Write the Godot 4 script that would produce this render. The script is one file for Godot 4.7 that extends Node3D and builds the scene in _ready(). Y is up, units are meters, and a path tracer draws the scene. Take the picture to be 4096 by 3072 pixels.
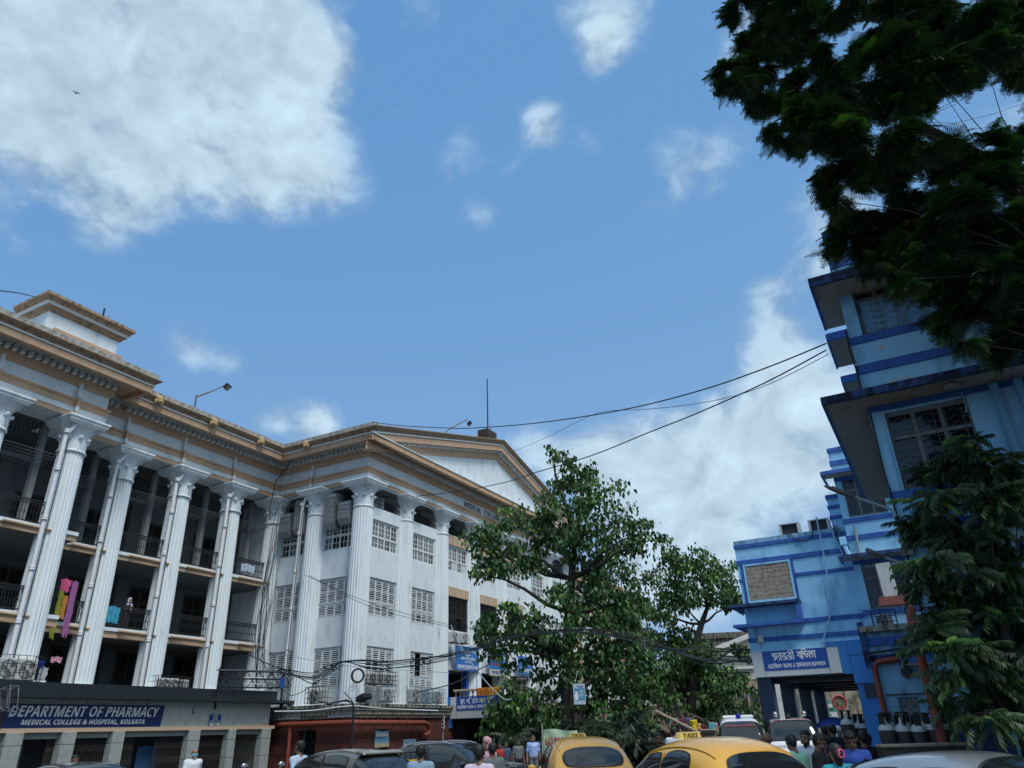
extends Node3D
# A hospital forecourt: colonnaded college building on the left, blue emergency block on the right, taxis and people below.

const UP := Vector3.UP
var M := {}
var rng := RandomNumberGenerator.new()
var taken := {}
var college: Node3D
var CT: Transform3D   # college frame: x along the pediment front, z outwards
var BT: Transform3D   # blue block frame: x to the right along its front, z outwards

# ---------------------------------------------------------------- mesh builder
class MB:
	var v := PackedVector3Array()
	var n := PackedVector3Array()
	var ix := PackedInt32Array()
	func tri(a: Vector3, b: Vector3, c: Vector3) -> void:
		var nn := (b - a).cross(c - a)
		if nn.length_squared() < 1e-16: return
		nn = nn.normalized()
		var k := v.size()
		v.append_array([a, b, c]); n.append_array([nn, nn, nn]); ix.append_array([k, k + 2, k + 1])
	func quad(a: Vector3, b: Vector3, c: Vector3, d: Vector3) -> void:
		var nn := (c - a).cross(d - b)
		if nn.length_squared() < 1e-16: return
		nn = nn.normalized()
		var k := v.size()
		v.append_array([a, b, c, d]); n.append_array([nn, nn, nn, nn]); ix.append_array([k, k + 2, k + 1, k, k + 3, k + 2])
	func box(c: Vector3, s: Vector3, b := Basis.IDENTITY, bev := 0.0) -> MB:
		var h := s * 0.5
		if bev <= 0.0:
			var p := []
			for i in 8: p.append(c + b * Vector3(h.x if i & 1 else -h.x, h.y if i & 2 else -h.y, h.z if i & 4 else -h.z))
			quad(p[4], p[5], p[7], p[6]); quad(p[1], p[0], p[2], p[3]); quad(p[5], p[1], p[3], p[7])
			quad(p[0], p[4], p[6], p[2]); quad(p[6], p[7], p[3], p[2]); quad(p[0], p[1], p[5], p[4])
			return self
		var e := minf(bev, minf(h.x, minf(h.y, h.z)) * 0.9)
		var g := func(sx: float, sy: float, sz: float, ax: int) -> Vector3:
			var q := Vector3(sx * h.x, sy * h.y, sz * h.z)
			for k in 3:
				if k != ax: q[k] -= signf(q[k]) * e
			return c + b * q
		for ax in 3:
			var a1 := (ax + 1) % 3
			var a2 := (ax + 2) % 3
			for s1 in [-1.0, 1.0]:
				var q := []
				for t in [[-1, -1], [1, -1], [1, 1], [-1, 1]]:
					var w := Vector3(); w[ax] = s1; w[a1] = t[0]; w[a2] = t[1]
					q.append(g.call(w.x, w.y, w.z, ax))
				if s1 > 0: quad(q[0], q[1], q[2], q[3])
				else: quad(q[3], q[2], q[1], q[0])
				for s2 in [-1.0, 1.0]:   # edge between faces ax and a1
					var w1 := Vector3(); w1[ax] = s1; w1[a1] = s2; w1[a2] = -1
					var w2 := w1; w2[a2] = 1
					var A: Vector3 = g.call(w1.x, w1.y, w1.z, ax)
					var B: Vector3 = g.call(w2.x, w2.y, w2.z, ax)
					var C: Vector3 = g.call(w2.x, w2.y, w2.z, a1)
					var D: Vector3 = g.call(w1.x, w1.y, w1.z, a1)
					if s1 * s2 > 0: quad(A, D, C, B)
					else: quad(A, B, C, D)
		for i in 8:
			var w := Vector3(1 if i & 1 else -1, 1 if i & 2 else -1, 1 if i & 4 else -1)
			var A: Vector3 = g.call(w.x, w.y, w.z, 0)
			var B: Vector3 = g.call(w.x, w.y, w.z, 1)
			var C: Vector3 = g.call(w.x, w.y, w.z, 2)
			if w.x * w.y * w.z > 0: tri(A, B, C)
			else: tri(A, C, B)
		return self
	func mm(a: Vector3, b: Vector3, bev := 0.0) -> MB:
		return box((a + b) * 0.5, (b - a).abs(), Basis.IDENTITY, bev)
	func grid(pts: Array, w: int, hh: int, loop_u := false) -> MB:   # smooth grid, row-major, outward when u runs counter-clockwise seen from outside and v runs up
		var k := v.size()
		var nn := PackedVector3Array(); nn.resize(w * hh)
		var p := PackedVector3Array(pts)
		v.append_array(p)
		for j in hh - 1:
			for i in (w if loop_u else w - 1):
				var i2 := (i + 1) % w
				var a := j * w + i
				var b := j * w + i2
				var c := (j + 1) * w + i2
				var d := (j + 1) * w + i
				var f := (p[c] - p[a]).cross(p[d] - p[b])
				nn[a] += f; nn[b] += f; nn[c] += f; nn[d] += f
				ix.append_array([k + a, k + c, k + b, k + a, k + d, k + c])
		for i in nn.size(): nn[i] = nn[i].normalized() if nn[i].length_squared() > 1e-18 else Vector3.UP
		n.append_array(nn)
		return self
	func lathe(prof: Array, seg := 16, c := Vector3.ZERO, b := Basis.IDENTITY) -> MB:   # prof of Vector2(radius, height)
		var pts := []
		for q in prof:
			for i in seg:
				var t := TAU * i / seg
				pts.append(c + b * Vector3(q.x * cos(t), q.y, -q.x * sin(t)))
		return grid(pts, seg, prof.size(), true)
	func tube(path: Array, r, seg := 8, cap := true) -> MB:
		var m := path.size()
		var pts := []
		var side := Vector3.ZERO
		for i in m:
			var d: Vector3 = (path[mini(i + 1, m - 1)] - path[maxi(i - 1, 0)]).normalized()
			if side == Vector3.ZERO: side = d.cross(Vector3.UP if absf(d.y) < 0.9 else Vector3.RIGHT).normalized()
			side = (side - d * side.dot(d)).normalized()
			var up := side.cross(d)
			var rr: float = r[i] if r is Array else r
			for k in seg:
				var t := TAU * k / seg
				pts.append(path[i] + (side * cos(t) + up * sin(t)) * rr)
		grid(pts, seg, m, true)
		if cap:
			for e in [0, m - 1]:
				for k in range(1, seg - 1):
					var a: Vector3 = pts[e * seg]
					var b: Vector3 = pts[e * seg + k]
					var c: Vector3 = pts[e * seg + k + 1]
					if e == 0: tri(a, c, b)
					else: tri(a, b, c)
		return self
	func prism(poly: Array, z0: float, z1: float, t := Transform3D.IDENTITY) -> MB:   # poly of Vector2 counter-clockwise
		var pp := PackedVector2Array(poly)
		var area := 0.0
		for i in pp.size(): area += pp[i].cross(pp[(i + 1) % pp.size()])
		if area < 0: pp.reverse()
		var tr := Geometry2D.triangulate_polygon(pp)
		for i in range(0, tr.size(), 3):
			var q := [pp[tr[i]], pp[tr[i + 1]], pp[tr[i + 2]]]
			if (q[1] - q[0]).cross(q[2] - q[0]) < 0: q.reverse()
			tri(t * Vector3(q[0].x, q[0].y, z1), t * Vector3(q[1].x, q[1].y, z1), t * Vector3(q[2].x, q[2].y, z1))
			tri(t * Vector3(q[2].x, q[2].y, z0), t * Vector3(q[1].x, q[1].y, z0), t * Vector3(q[0].x, q[0].y, z0))
		for i in pp.size():
			var a := pp[i]
			var b := pp[(i + 1) % pp.size()]
			quad(t * Vector3(a.x, a.y, z0), t * Vector3(b.x, b.y, z0), t * Vector3(b.x, b.y, z1), t * Vector3(a.x, a.y, z1))
		return self
	func sweep(prof: Array, path: Array) -> MB:   # prof of Vector2(out, y); path of Vector2(x, z) with outward on the left of travel in plan (z towards the viewer)
		var m := path.size()
		var rows := []
		for i in m:
			var d0: Vector2 = (path[i] - path[maxi(i - 1, 0)]).normalized()
			var d1: Vector2 = (path[mini(i + 1, m - 1)] - path[i]).normalized()
			if i == 0: d0 = d1
			if i == m - 1: d1 = d0
			var n0 := Vector2(-d0.y, d0.x)
			var n1 := Vector2(-d1.y, d1.x)
			var mi := (n0 + n1) / (1.0 + n0.dot(n1))
			var row := []
			for q in prof: row.append(Vector3(path[i].x + mi.x * q.x, q.y, path[i].y + mi.y * q.x))
			rows.append(row)
		for i in m - 1:
			for j in prof.size() - 1:
				quad(rows[i][j], rows[i + 1][j], rows[i + 1][j + 1], rows[i][j + 1])
		return self
	func add(o: MB, t := Transform3D.IDENTITY) -> MB:
		var k := v.size()
		for p in o.v: v.append(t * p)
		var nb := t.basis.inverse().transposed()
		for q in o.n: n.append((nb * q).normalized())
		for i in o.ix: ix.append(i + k)
		return self
	func ellipsoid(c: Vector3, r: Vector3, seg := 10, rings := 7, b := Basis.IDENTITY) -> MB:
		var pts := []
		for j in rings + 1:
			var ph := -PI / 2 + PI * j / rings
			for i in seg:
				var t := TAU * i / seg
				pts.append(c + b * (Vector3(cos(ph) * cos(t), sin(ph), -cos(ph) * sin(t)) * r))
		return grid(pts, seg, rings + 1, true)
	func mesh() -> ArrayMesh:
		var am := ArrayMesh.new()
		if v.is_empty(): return am
		var a := []; a.resize(Mesh.ARRAY_MAX)
		a[Mesh.ARRAY_VERTEX] = v; a[Mesh.ARRAY_NORMAL] = n; a[Mesh.ARRAY_INDEX] = ix
		am.add_surface_from_arrays(Mesh.PRIMITIVE_TRIANGLES, a)
		return am

# ---------------------------------------------------------------- objects
func numbered(called: String) -> String:
	taken[called] = taken.get(called, 0) + 1
	return called if taken[called] == 1 else "%s_%03d" % [called, taken[called] - 1]

func tag(o: Node, label: String, category: String, group := "", kind := "") -> Node:
	if label: o.set_meta("label", label)
	if category: o.set_meta("category", category)
	if group: o.set_meta("group", group)
	if kind: o.set_meta("kind", kind)
	return o

func base(called: String, t: Transform3D, label: String, category: String, group := "") -> Node3D:
	var o := Node3D.new(); o.name = numbered(called); add_child(o); o.transform = t
	tag(o, label, category, group)
	return o

func part(called: String, mesh, mat: Material, parent: Node, t := Transform3D.IDENTITY) -> MeshInstance3D:
	var o := MeshInstance3D.new()
	o.mesh = mesh.mesh() if mesh is MB else mesh
	o.material_override = mat
	o.name = called
	o.transform = t
	parent.add_child(o, true)
	return o

func solo(called: String, mesh, mat: Material, t: Transform3D, label: String, category: String, group := "", kind := "") -> MeshInstance3D:
	var o := part(numbered(called), mesh, mat, self, t)
	tag(o, label, category, group, kind)
	return o

func copy(o: Node3D, t: Transform3D, label := "") -> Node3D:
	var c: Node3D = o.duplicate()
	c.name = numbered(str(o.name).rstrip("0123456789").trim_suffix("_")); add_child(c); c.transform = t
	if label: c.set_meta("label", label)
	return c

func T(p: Vector3, yaw := 0.0) -> Transform3D: return Transform3D(Basis(UP, deg_to_rad(yaw)), p)
func V(x: float, y: float, z: float) -> Vector3: return Vector3(x, y, z)

func text_mb(s: String, size: float, bold := true, shear := 0.0, serif := false, width := 0.0, thick := 0.012) -> MB:   # lettering centred on the origin, facing +z
	var f := SystemFont.new()
	f.font_names = PackedStringArray(["Droid Serif" if serif else "Droid Sans"])
	f.font_weight = 700 if bold else 400
	var tm := TextMesh.new()
	tm.font = f; tm.text = s; tm.font_size = 64; tm.pixel_size = 0.01; tm.depth = 0.02; tm.curve_step = 2.0
	var arr := tm.get_mesh_arrays()
	var mb := MB.new()
	var lo := Vector3.INF
	var hi := -Vector3.INF
	for p in arr[Mesh.ARRAY_VERTEX]: lo = lo.min(p); hi = hi.max(p)
	var k := size / maxf(hi.y - lo.y, 1e-3)
	var kx := width / maxf(hi.x - lo.x, 1e-3) if width > 0 else k
	for p in arr[Mesh.ARRAY_VERTEX]:
		var q: Vector3 = p - (lo + hi) * 0.5
		q = Vector3(q.x * kx, q.y * k, q.z / maxf(hi.z - lo.z, 1e-3) * thick)
		q.x += q.y * shear
		mb.v.append(q)
	for q in arr[Mesh.ARRAY_NORMAL]: mb.n.append(q)
	mb.ix = arr[Mesh.ARRAY_INDEX]
	return mb

# ---------------------------------------------------------------- materials: colours are linear values, gallery tones with shade painted in
func lin(r: float, g: float, b: float) -> Color: return Color(r, g, b).linear_to_srgb()

func mat(key: String, r: float, g: float, b: float, rough := 0.8, metal := 0.0) -> StandardMaterial3D:
	var m := StandardMaterial3D.new()
	m.resource_name = key
	m.albedo_color = lin(r, g, b); m.roughness = rough; m.metallic = metal
	M[key] = m
	return m

var texs := {}
func noise_tex(sd: int, freq: float, ramp: Array, size := 256, oct := 5, normal := 0.0) -> NoiseTexture2D:
	var id := str([sd, freq, ramp, size, oct, normal])
	if texs.has(id): return texs[id]
	var f := FastNoiseLite.new()
	f.seed = sd; f.frequency = freq; f.noise_type = FastNoiseLite.TYPE_SIMPLEX_SMOOTH; f.fractal_octaves = oct; f.fractal_gain = 0.55
	var t := NoiseTexture2D.new()
	t.width = size; t.height = size; t.seamless = true; t.noise = f
	if normal > 0.0: t.as_normal_map = true; t.bump_strength = normal
	else:
		var gr := Gradient.new()
		var of := PackedFloat32Array()
		var co := PackedColorArray()
		for q in ramp: of.append(q[0]); co.append(lin(q[1], q[1], q[1]) if q.size() == 2 else lin(q[1], q[2], q[3]))
		gr.offsets = of; gr.colors = co
		t.color_ramp = gr
	texs[id] = t
	return t

# painted wall: base colour times a weathering texture laid in world space; scale in metres per repeat
func worn(key: String, r: float, g: float, b: float, ramp: Array, metres: float, streak := 1.0, rough := 0.85, sd := 1, bump := 0.0) -> StandardMaterial3D:
	var m := mat(key, r, g, b, rough)
	m.albedo_texture = noise_tex(sd, 0.012, ramp, 512, 6)
	m.uv1_triplanar = true; m.uv1_world_triplanar = true
	m.uv1_scale = Vector3(1.0 / metres, streak / metres, 1.0 / metres)
	m.uv1_triplanar_sharpness = 4.0
	if bump > 0.0:
		m.normal_enabled = true
		m.normal_texture = noise_tex(sd + 7, 0.03, [], 256, 5, 4.0)
		m.normal_scale = bump
	return m

func glass(key: String, r: float, g: float, b: float, alpha := 0.25, rough := 0.02) -> StandardMaterial3D:
	var m := mat(key, r, g, b, rough)
	m.transparency = BaseMaterial3D.TRANSPARENCY_ALPHA
	m.albedo_color.a = alpha
	return m

func make_materials() -> void:
	var soft := [[0.0, 0.72], [0.35, 0.9], [0.6, 0.98], [1.0, 1.0]]
	worn("white", 0.72, 0.785, 0.82, [[0.0, 0.62, 0.62, 0.6], [0.25, 0.86, 0.86, 0.85], [0.5, 0.97, 0.97, 0.97], [1.0, 1, 1, 1]], 5.0, 0.35, 0.8, 3, 0.15)
	worn("column_white", 0.74, 0.80, 0.83, [[0.0, 0.45, 0.45, 0.43], [0.22, 0.86, 0.86, 0.85], [0.45, 0.97, 0.97, 0.97], [1.0, 1, 1, 1]], 3.0, 0.12, 0.75, 5, 0.1)
	worn("tan", 0.53, 0.355, 0.23, [[0.0, 0.6, 0.58, 0.56], [0.2, 0.88, 0.88, 0.88], [0.45, 0.98, 0.98, 0.98], [1.0, 1, 1, 1]], 3.0, 0.3, 0.85, 8, 0.15)
	worn("tan_dirty", 0.40, 0.275, 0.18, [[0.0, 0.15, 0.15, 0.15], [0.24, 0.45, 0.44, 0.42], [0.4, 0.9, 0.9, 0.9], [1.0, 1, 1, 1]], 2.0, 0.45, 0.9, 9, 0.3)
	worn("beige", 0.52, 0.38, 0.25, soft, 4.0, 0.5, 0.85, 10, 0.1)
	worn("concrete", 0.40, 0.40, 0.37, [[0.0, 0.25, 0.25, 0.24], [0.35, 0.7, 0.7, 0.68], [0.6, 0.95, 0.95, 0.93], [1.0, 1.1, 1.1, 1.05]], 1.6, 0.5, 0.95, 12, 0.6)
	worn("mossy", 0.30, 0.29, 0.25, [[0.0, 0.06, 0.07, 0.05], [0.35, 0.3, 0.31, 0.26], [0.5, 0.9, 0.9, 0.85], [1.0, 1.3, 1.3, 1.25]], 1.5, 0.35, 0.95, 13, 0.5)
	worn("gallery", 0.13, 0.135, 0.135, soft, 3.0, 0.5, 0.9, 14, 0.1)  # interior shade put into the colour; the wall paint itself is pale
	worn("redwall", 0.115, 0.032, 0.027, [[0.0, 0.3, 0.3, 0.3], [0.35, 0.75, 0.75, 0.75], [0.6, 1, 1, 1], [1.0, 1.15, 1.15, 1.15]], 2.5, 0.6, 0.9, 15, 0.2)
	worn("stone_tan", 0.30, 0.235, 0.18, [[0.0, 0.35, 0.35, 0.35], [0.4, 0.8, 0.8, 0.8], [1.0, 1.05, 1.05, 1.05]], 1.5, 0.6, 0.9, 16, 0.3)
	worn("sky_blue", 0.33, 0.66, 0.90, [[0.0, 0.5, 0.55, 0.6], [0.28, 0.82, 0.85, 0.88], [0.5, 0.98, 0.98, 0.99], [1.0, 1.05, 1.04, 1.02]], 4.0, 0.4, 0.8, 20, 0.12)
	worn("sky_blue_dirty", 0.24, 0.46, 0.64, [[0.0, 0.25, 0.28, 0.3], [0.35, 0.7, 0.74, 0.76], [0.55, 0.95, 0.95, 0.95], [1.0, 1.1, 1.1, 1.1]], 2.2, 0.4, 0.85, 21, 0.2)
	worn("deep_blue", 0.035, 0.13, 0.43, [[0.0, 0.4, 0.4, 0.45], [0.35, 0.82, 0.82, 0.85], [0.6, 1, 1, 1], [1.0, 1.1, 1.1, 1.1]], 2.0, 0.5, 0.7, 22, 0.12)
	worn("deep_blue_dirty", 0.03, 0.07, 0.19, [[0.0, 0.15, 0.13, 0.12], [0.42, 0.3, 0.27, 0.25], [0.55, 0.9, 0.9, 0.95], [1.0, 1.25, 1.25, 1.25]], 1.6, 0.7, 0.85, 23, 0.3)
	worn("soffit", 0.36, 0.35, 0.33, [[0.0, 0.5, 0.48, 0.45], [0.3, 0.85, 0.84, 0.82], [1.0, 1.0, 1.0, 1.0]], 2.5, 1.0, 0.9, 24, 0.1)
	worn("granite", 0.020, 0.026, 0.030, [[0.0, 0.5], [0.5, 0.9], [1.0, 1.7]], 0.8, 1.0, 0.35, 25)
	mat("grout", 0.05, 0.055, 0.06, 0.9)
	worn("asphalt", 0.06, 0.06, 0.062, [[0.0, 0.5], [0.4, 0.85], [0.7, 1.05], [1.0, 1.4]], 3.0, 1.0, 0.95, 26, 0.5)
	worn("paving", 0.17, 0.16, 0.15, [[0.0, 0.5], [0.4, 0.85], [1.0, 1.1]], 2.0, 1.0, 0.9, 27, 0.3)
	worn("oldwall", 0.36, 0.31, 0.21, [[0.0, 0.1], [0.3, 0.35], [0.5, 0.8], [1.0, 1.1]], 3.5, 0.3, 0.9, 28, 0.3)
	worn("cream", 0.62, 0.60, 0.50, [[0.0, 0.4], [0.3, 0.8], [1.0, 1.0]], 3.5, 0.3, 0.85, 29, 0.1)
	worn("porch_white", 0.72, 0.72, 0.68, [[0.0, 0.6], [0.35, 0.9], [1.0, 1.0]], 3.0, 0.4, 0.8, 30)
	worn("sandstone", 0.37, 0.325, 0.245, [[0.0, 0.35, 0.33, 0.3], [0.3, 0.75, 0.74, 0.72], [0.6, 1, 1, 1], [1.0, 1.1, 1.05, 1.0]], 1.1, 0.8, 0.85, 31, 0.3)
	worn("sandstone_pink", 0.36, 0.29, 0.23, [[0.0, 0.35, 0.33, 0.3], [0.3, 0.75, 0.74, 0.72], [0.6, 1, 1, 1], [1.0, 1.1, 1.05, 1.0]], 1.1, 0.8, 0.85, 32, 0.3)
	worn("dark_cladding", 0.012, 0.016, 0.032, [[0.0, 0.7], [1.0, 1.3]], 1.0, 1.0, 0.3, 33)
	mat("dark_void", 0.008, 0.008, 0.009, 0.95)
	mat("joint_black", 0.02, 0.02, 0.018, 0.95)
	mat("shutter_dark", 0.045, 0.043, 0.04, 0.8)
	worn("shutter_white", 0.70, 0.755, 0.78, [[0.0, 0.55], [0.3, 0.88], [1.0, 1.0]], 1.2, 0.5, 0.8, 34)
	mat("frame_grey", 0.40, 0.41, 0.40, 0.75)
	mat("iron", 0.018, 0.018, 0.02, 0.6, 0.3)
	mat("iron_grey", 0.16, 0.16, 0.165, 0.6, 0.3)
	worn("galvanised", 0.33, 0.35, 0.36, [[0.0, 0.4], [0.4, 0.85], [1.0, 1.1]], 0.9, 0.6, 0.5, 35)
	M.galvanised.metallic = 0.5
	mat("cable", 0.012, 0.012, 0.014, 0.6)
	mat("cable_grey", 0.16, 0.165, 0.17, 0.6)
	mat("cable_teal", 0.03, 0.06, 0.06, 0.6)
	mat("pipe_white", 0.68, 0.71, 0.74, 0.6)
	mat("pipe_grey", 0.30, 0.34, 0.37, 0.6)
	worn("pipe_red", 0.25, 0.055, 0.03, [[0.0, 0.4], [0.3, 0.8], [1.0, 1.05]], 1.0, 0.4, 0.6, 36)
	worn("ac_white", 0.60, 0.61, 0.57, [[0.0, 0.55], [0.3, 0.9], [1.0, 1.0]], 0.9, 0.5, 0.5, 37)
	mat("ac_dark", 0.03, 0.03, 0.032, 0.7)
	mat("sign_navy", 0.012, 0.025, 0.115, 0.4)
	mat("sign_blue", 0.012, 0.07, 0.33, 0.4)
	mat("sign_blue_light", 0.03, 0.17, 0.48, 0.4)
	mat("sign_white", 0.74, 0.75, 0.74, 0.5)
	mat("letter_white", 0.80, 0.81, 0.80, 0.5)
	mat("letter_black", 0.02, 0.02, 0.022, 0.6)
	mat("letter_red", 0.45, 0.03, 0.03, 0.5)
	mat("letter_blue", 0.02, 0.07, 0.35, 0.5)
	mat("panel_blue", 0.022, 0.16, 0.46, 0.35)
	mat("panel_grey", 0.55, 0.56, 0.55, 0.4)
	glass("pane_dark", 0.02, 0.025, 0.03, 0.55, 0.05)
	glass("pane", 0.2, 0.25, 0.27, 0.35, 0.05)
	glass("car_glass", 0.02, 0.03, 0.03, 0.55, 0.02)

# ---------------------------------------------------------------- sky
func sky_image() -> Image:
	# clouds: azimuth and elevation in degrees (azimuth 0 is straight ahead, positive to the right), radius, strength
	var blobs := SKYBLOBS
	var n1 := FastNoiseLite.new(); n1.seed = 11; n1.frequency = 1.0; n1.fractal_octaves = 6; n1.fractal_gain = 0.6
	var n2 := FastNoiseLite.new(); n2.seed = 29; n2.frequency = 1.0; n2.fractal_octaves = 4; n2.fractal_gain = 0.5
	var W := 4096
	var H := 2048
	var dirs := []
	for q in blobs:
		var az := deg_to_rad(q[0])
		var el := deg_to_rad(q[1])
		dirs.append([Vector3(sin(az) * cos(el), sin(el), -cos(az) * cos(el)), deg_to_rad(q[2]), q[3]])
	var render := func(c0: int, c1: int, r0: int, r1: int, step: int) -> Image:
		var w := (c1 - c0) / step
		var h := (r1 - r0) / step
		var by := PackedByteArray(); by.resize(w * h * 3)
		for j in h:
			var el := PI / 2 - PI * (r0 + (j + 0.5) * step) / H
			var ce := cos(el)
			var se := sin(el)
			for i in w:
				var az := TAU * (c0 + (i + 0.5) * step) / W
				var d := Vector3(sin(az) * ce, se, -cos(az) * ce)
				var o := (j * w + i) * 3
				var t := clampf(se, 0.0, 1.0)
				var hz := pow(1.0 - t, 2.3)
				var side := clampf(0.5 + d.x * 0.55, 0.0, 1.0)
				# clear air, linear
				var r := lerpf(0.105 + 0.045 * side, 0.33, hz)
				var g := lerpf(0.285 + 0.055 * side, 0.53, hz)
				var b := lerpf(0.60 + 0.04 * side, 0.80, hz)
				if se < -0.02:
					r = 0.10; g = 0.10; b = 0.10
				else:
					var gap := 1.0
					for q in dirs:
						var ang: float = d.distance_to(q[0]) / (q[1] * 1.45)
						if ang < 1.0:
							var fall := 1.0 - ang * ang
							gap *= 1.0 - fall * fall * q[2] * 0.9
					var m := 1.0 - gap
					if m > 0.02:
						var w1 := n2.get_noise_3d(d.x * 3.0, d.y * 4.0, d.z * 3.0) * 0.08
						var e := d + Vector3(w1, -w1 * 0.6, w1)
						var nz := n1.get_noise_3d(e.x * 4.0, e.y * 6.5, e.z * 4.0)
						var n4 := n1.get_noise_3d(e.x * 13.0 + 5.0, e.y * 19.0, e.z * 13.0)
						var f := m * 2.0 - 0.50 + nz * 1.15 + n4 * 0.55
						var cov := smoothstep(-0.25, 1.05, f) * 0.96
						var thick := smoothstep(0.6, 1.7, f)
						var sh := n2.get_noise_3d(d.x * 3.4 + 3.0, d.y * 6.0, d.z * 3.4)
						var lum := lerpf(0.62, 0.80, smoothstep(0.0, 1.0, f)) - thick * 0.18 * smoothstep(-0.4, 0.5, sh) + 0.26 * n4 + 0.14 * nz
						cov *= clampf(m * 1.3, 0.3, 0.97)
						r = lerpf(r, lum * 0.72, cov); g = lerpf(g, lum * 0.93, cov); b = lerpf(b, lum * 1.10, cov)
				var c := Color(r * SKYK, g * SKYK, b * SKYK).linear_to_srgb()
				by[o] = int(clampf(c.r, 0, 1) * 255.0 + 0.5); by[o + 1] = int(clampf(c.g, 0, 1) * 255.0 + 0.5); by[o + 2] = int(clampf(c.b, 0, 1) * 255.0 + 0.5)
		return Image.create_from_data(w, h, false, Image.FORMAT_RGB8, by)
	var im: Image = render.call(0, W, 0, H, 8)
	im.resize(W, H, Image.INTERPOLATE_BILINEAR)
	var top := 320   # rows from about 62 degrees up to the horizon, 52 degrees either side of straight ahead
	var bot := 1056
	var half := 600
	im.blit_rect(render.call(0, half, top, bot, 1), Rect2i(0, 0, half, bot - top), Vector2i(0, top))
	im.blit_rect(render.call(W - half, W, top, bot, 1), Rect2i(0, 0, half, bot - top), Vector2i(W - half, top))
	return im

const EXPOSURE := 1.9
const SKYK := 1.0 / EXPOSURE

func setup() -> void:
	var cam := Camera3D.new()
	cam.name = "camera"
	add_child(cam)
	cam.transform = Transform3D(Basis(Vector3.RIGHT, deg_to_rad(25.54)) * Basis(Vector3.BACK, deg_to_rad(-1.66)), V(0, 1.75, 0))
	cam.fov = rad_to_deg(2.0 * atan(384.0 / 725.0))
	cam.near = 0.05; cam.far = 2000.0
	cam.current = true
	var sky := Sky.new()
	var pm := PanoramaSkyMaterial.new()
	pm.panorama = ImageTexture.create_from_image(sky_image())
	sky.sky_material = pm
	var env := Environment.new()
	env.background_mode = Environment.BG_SKY
	env.sky = sky
	env.tonemap_mode = Environment.TONE_MAPPER_LINEAR
	env.tonemap_exposure = EXPOSURE
	env.sdfgi_enabled = true; env.ssao_enabled = true; env.ssil_enabled = true
	var we := WorldEnvironment.new()
	we.name = "environment"; we.environment = env
	add_child(we)
	var sun := DirectionalLight3D.new()
	sun.name = "sun"
	sun.light_energy = 0.44
	sun.light_angular_distance = 18.0
	sun.light_color = Color(1.0, 0.985, 0.965)
	sun.shadow_enabled = true
	add_child(sun)
	sun.look_at_from_position(V(0.28, 0.84, 0.46) * 50.0, Vector3.ZERO)
	CT = T(V(-8.65, 0, -40.67), 62.06)
	BT = T(V(0, 0, 0), -28.69)
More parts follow.
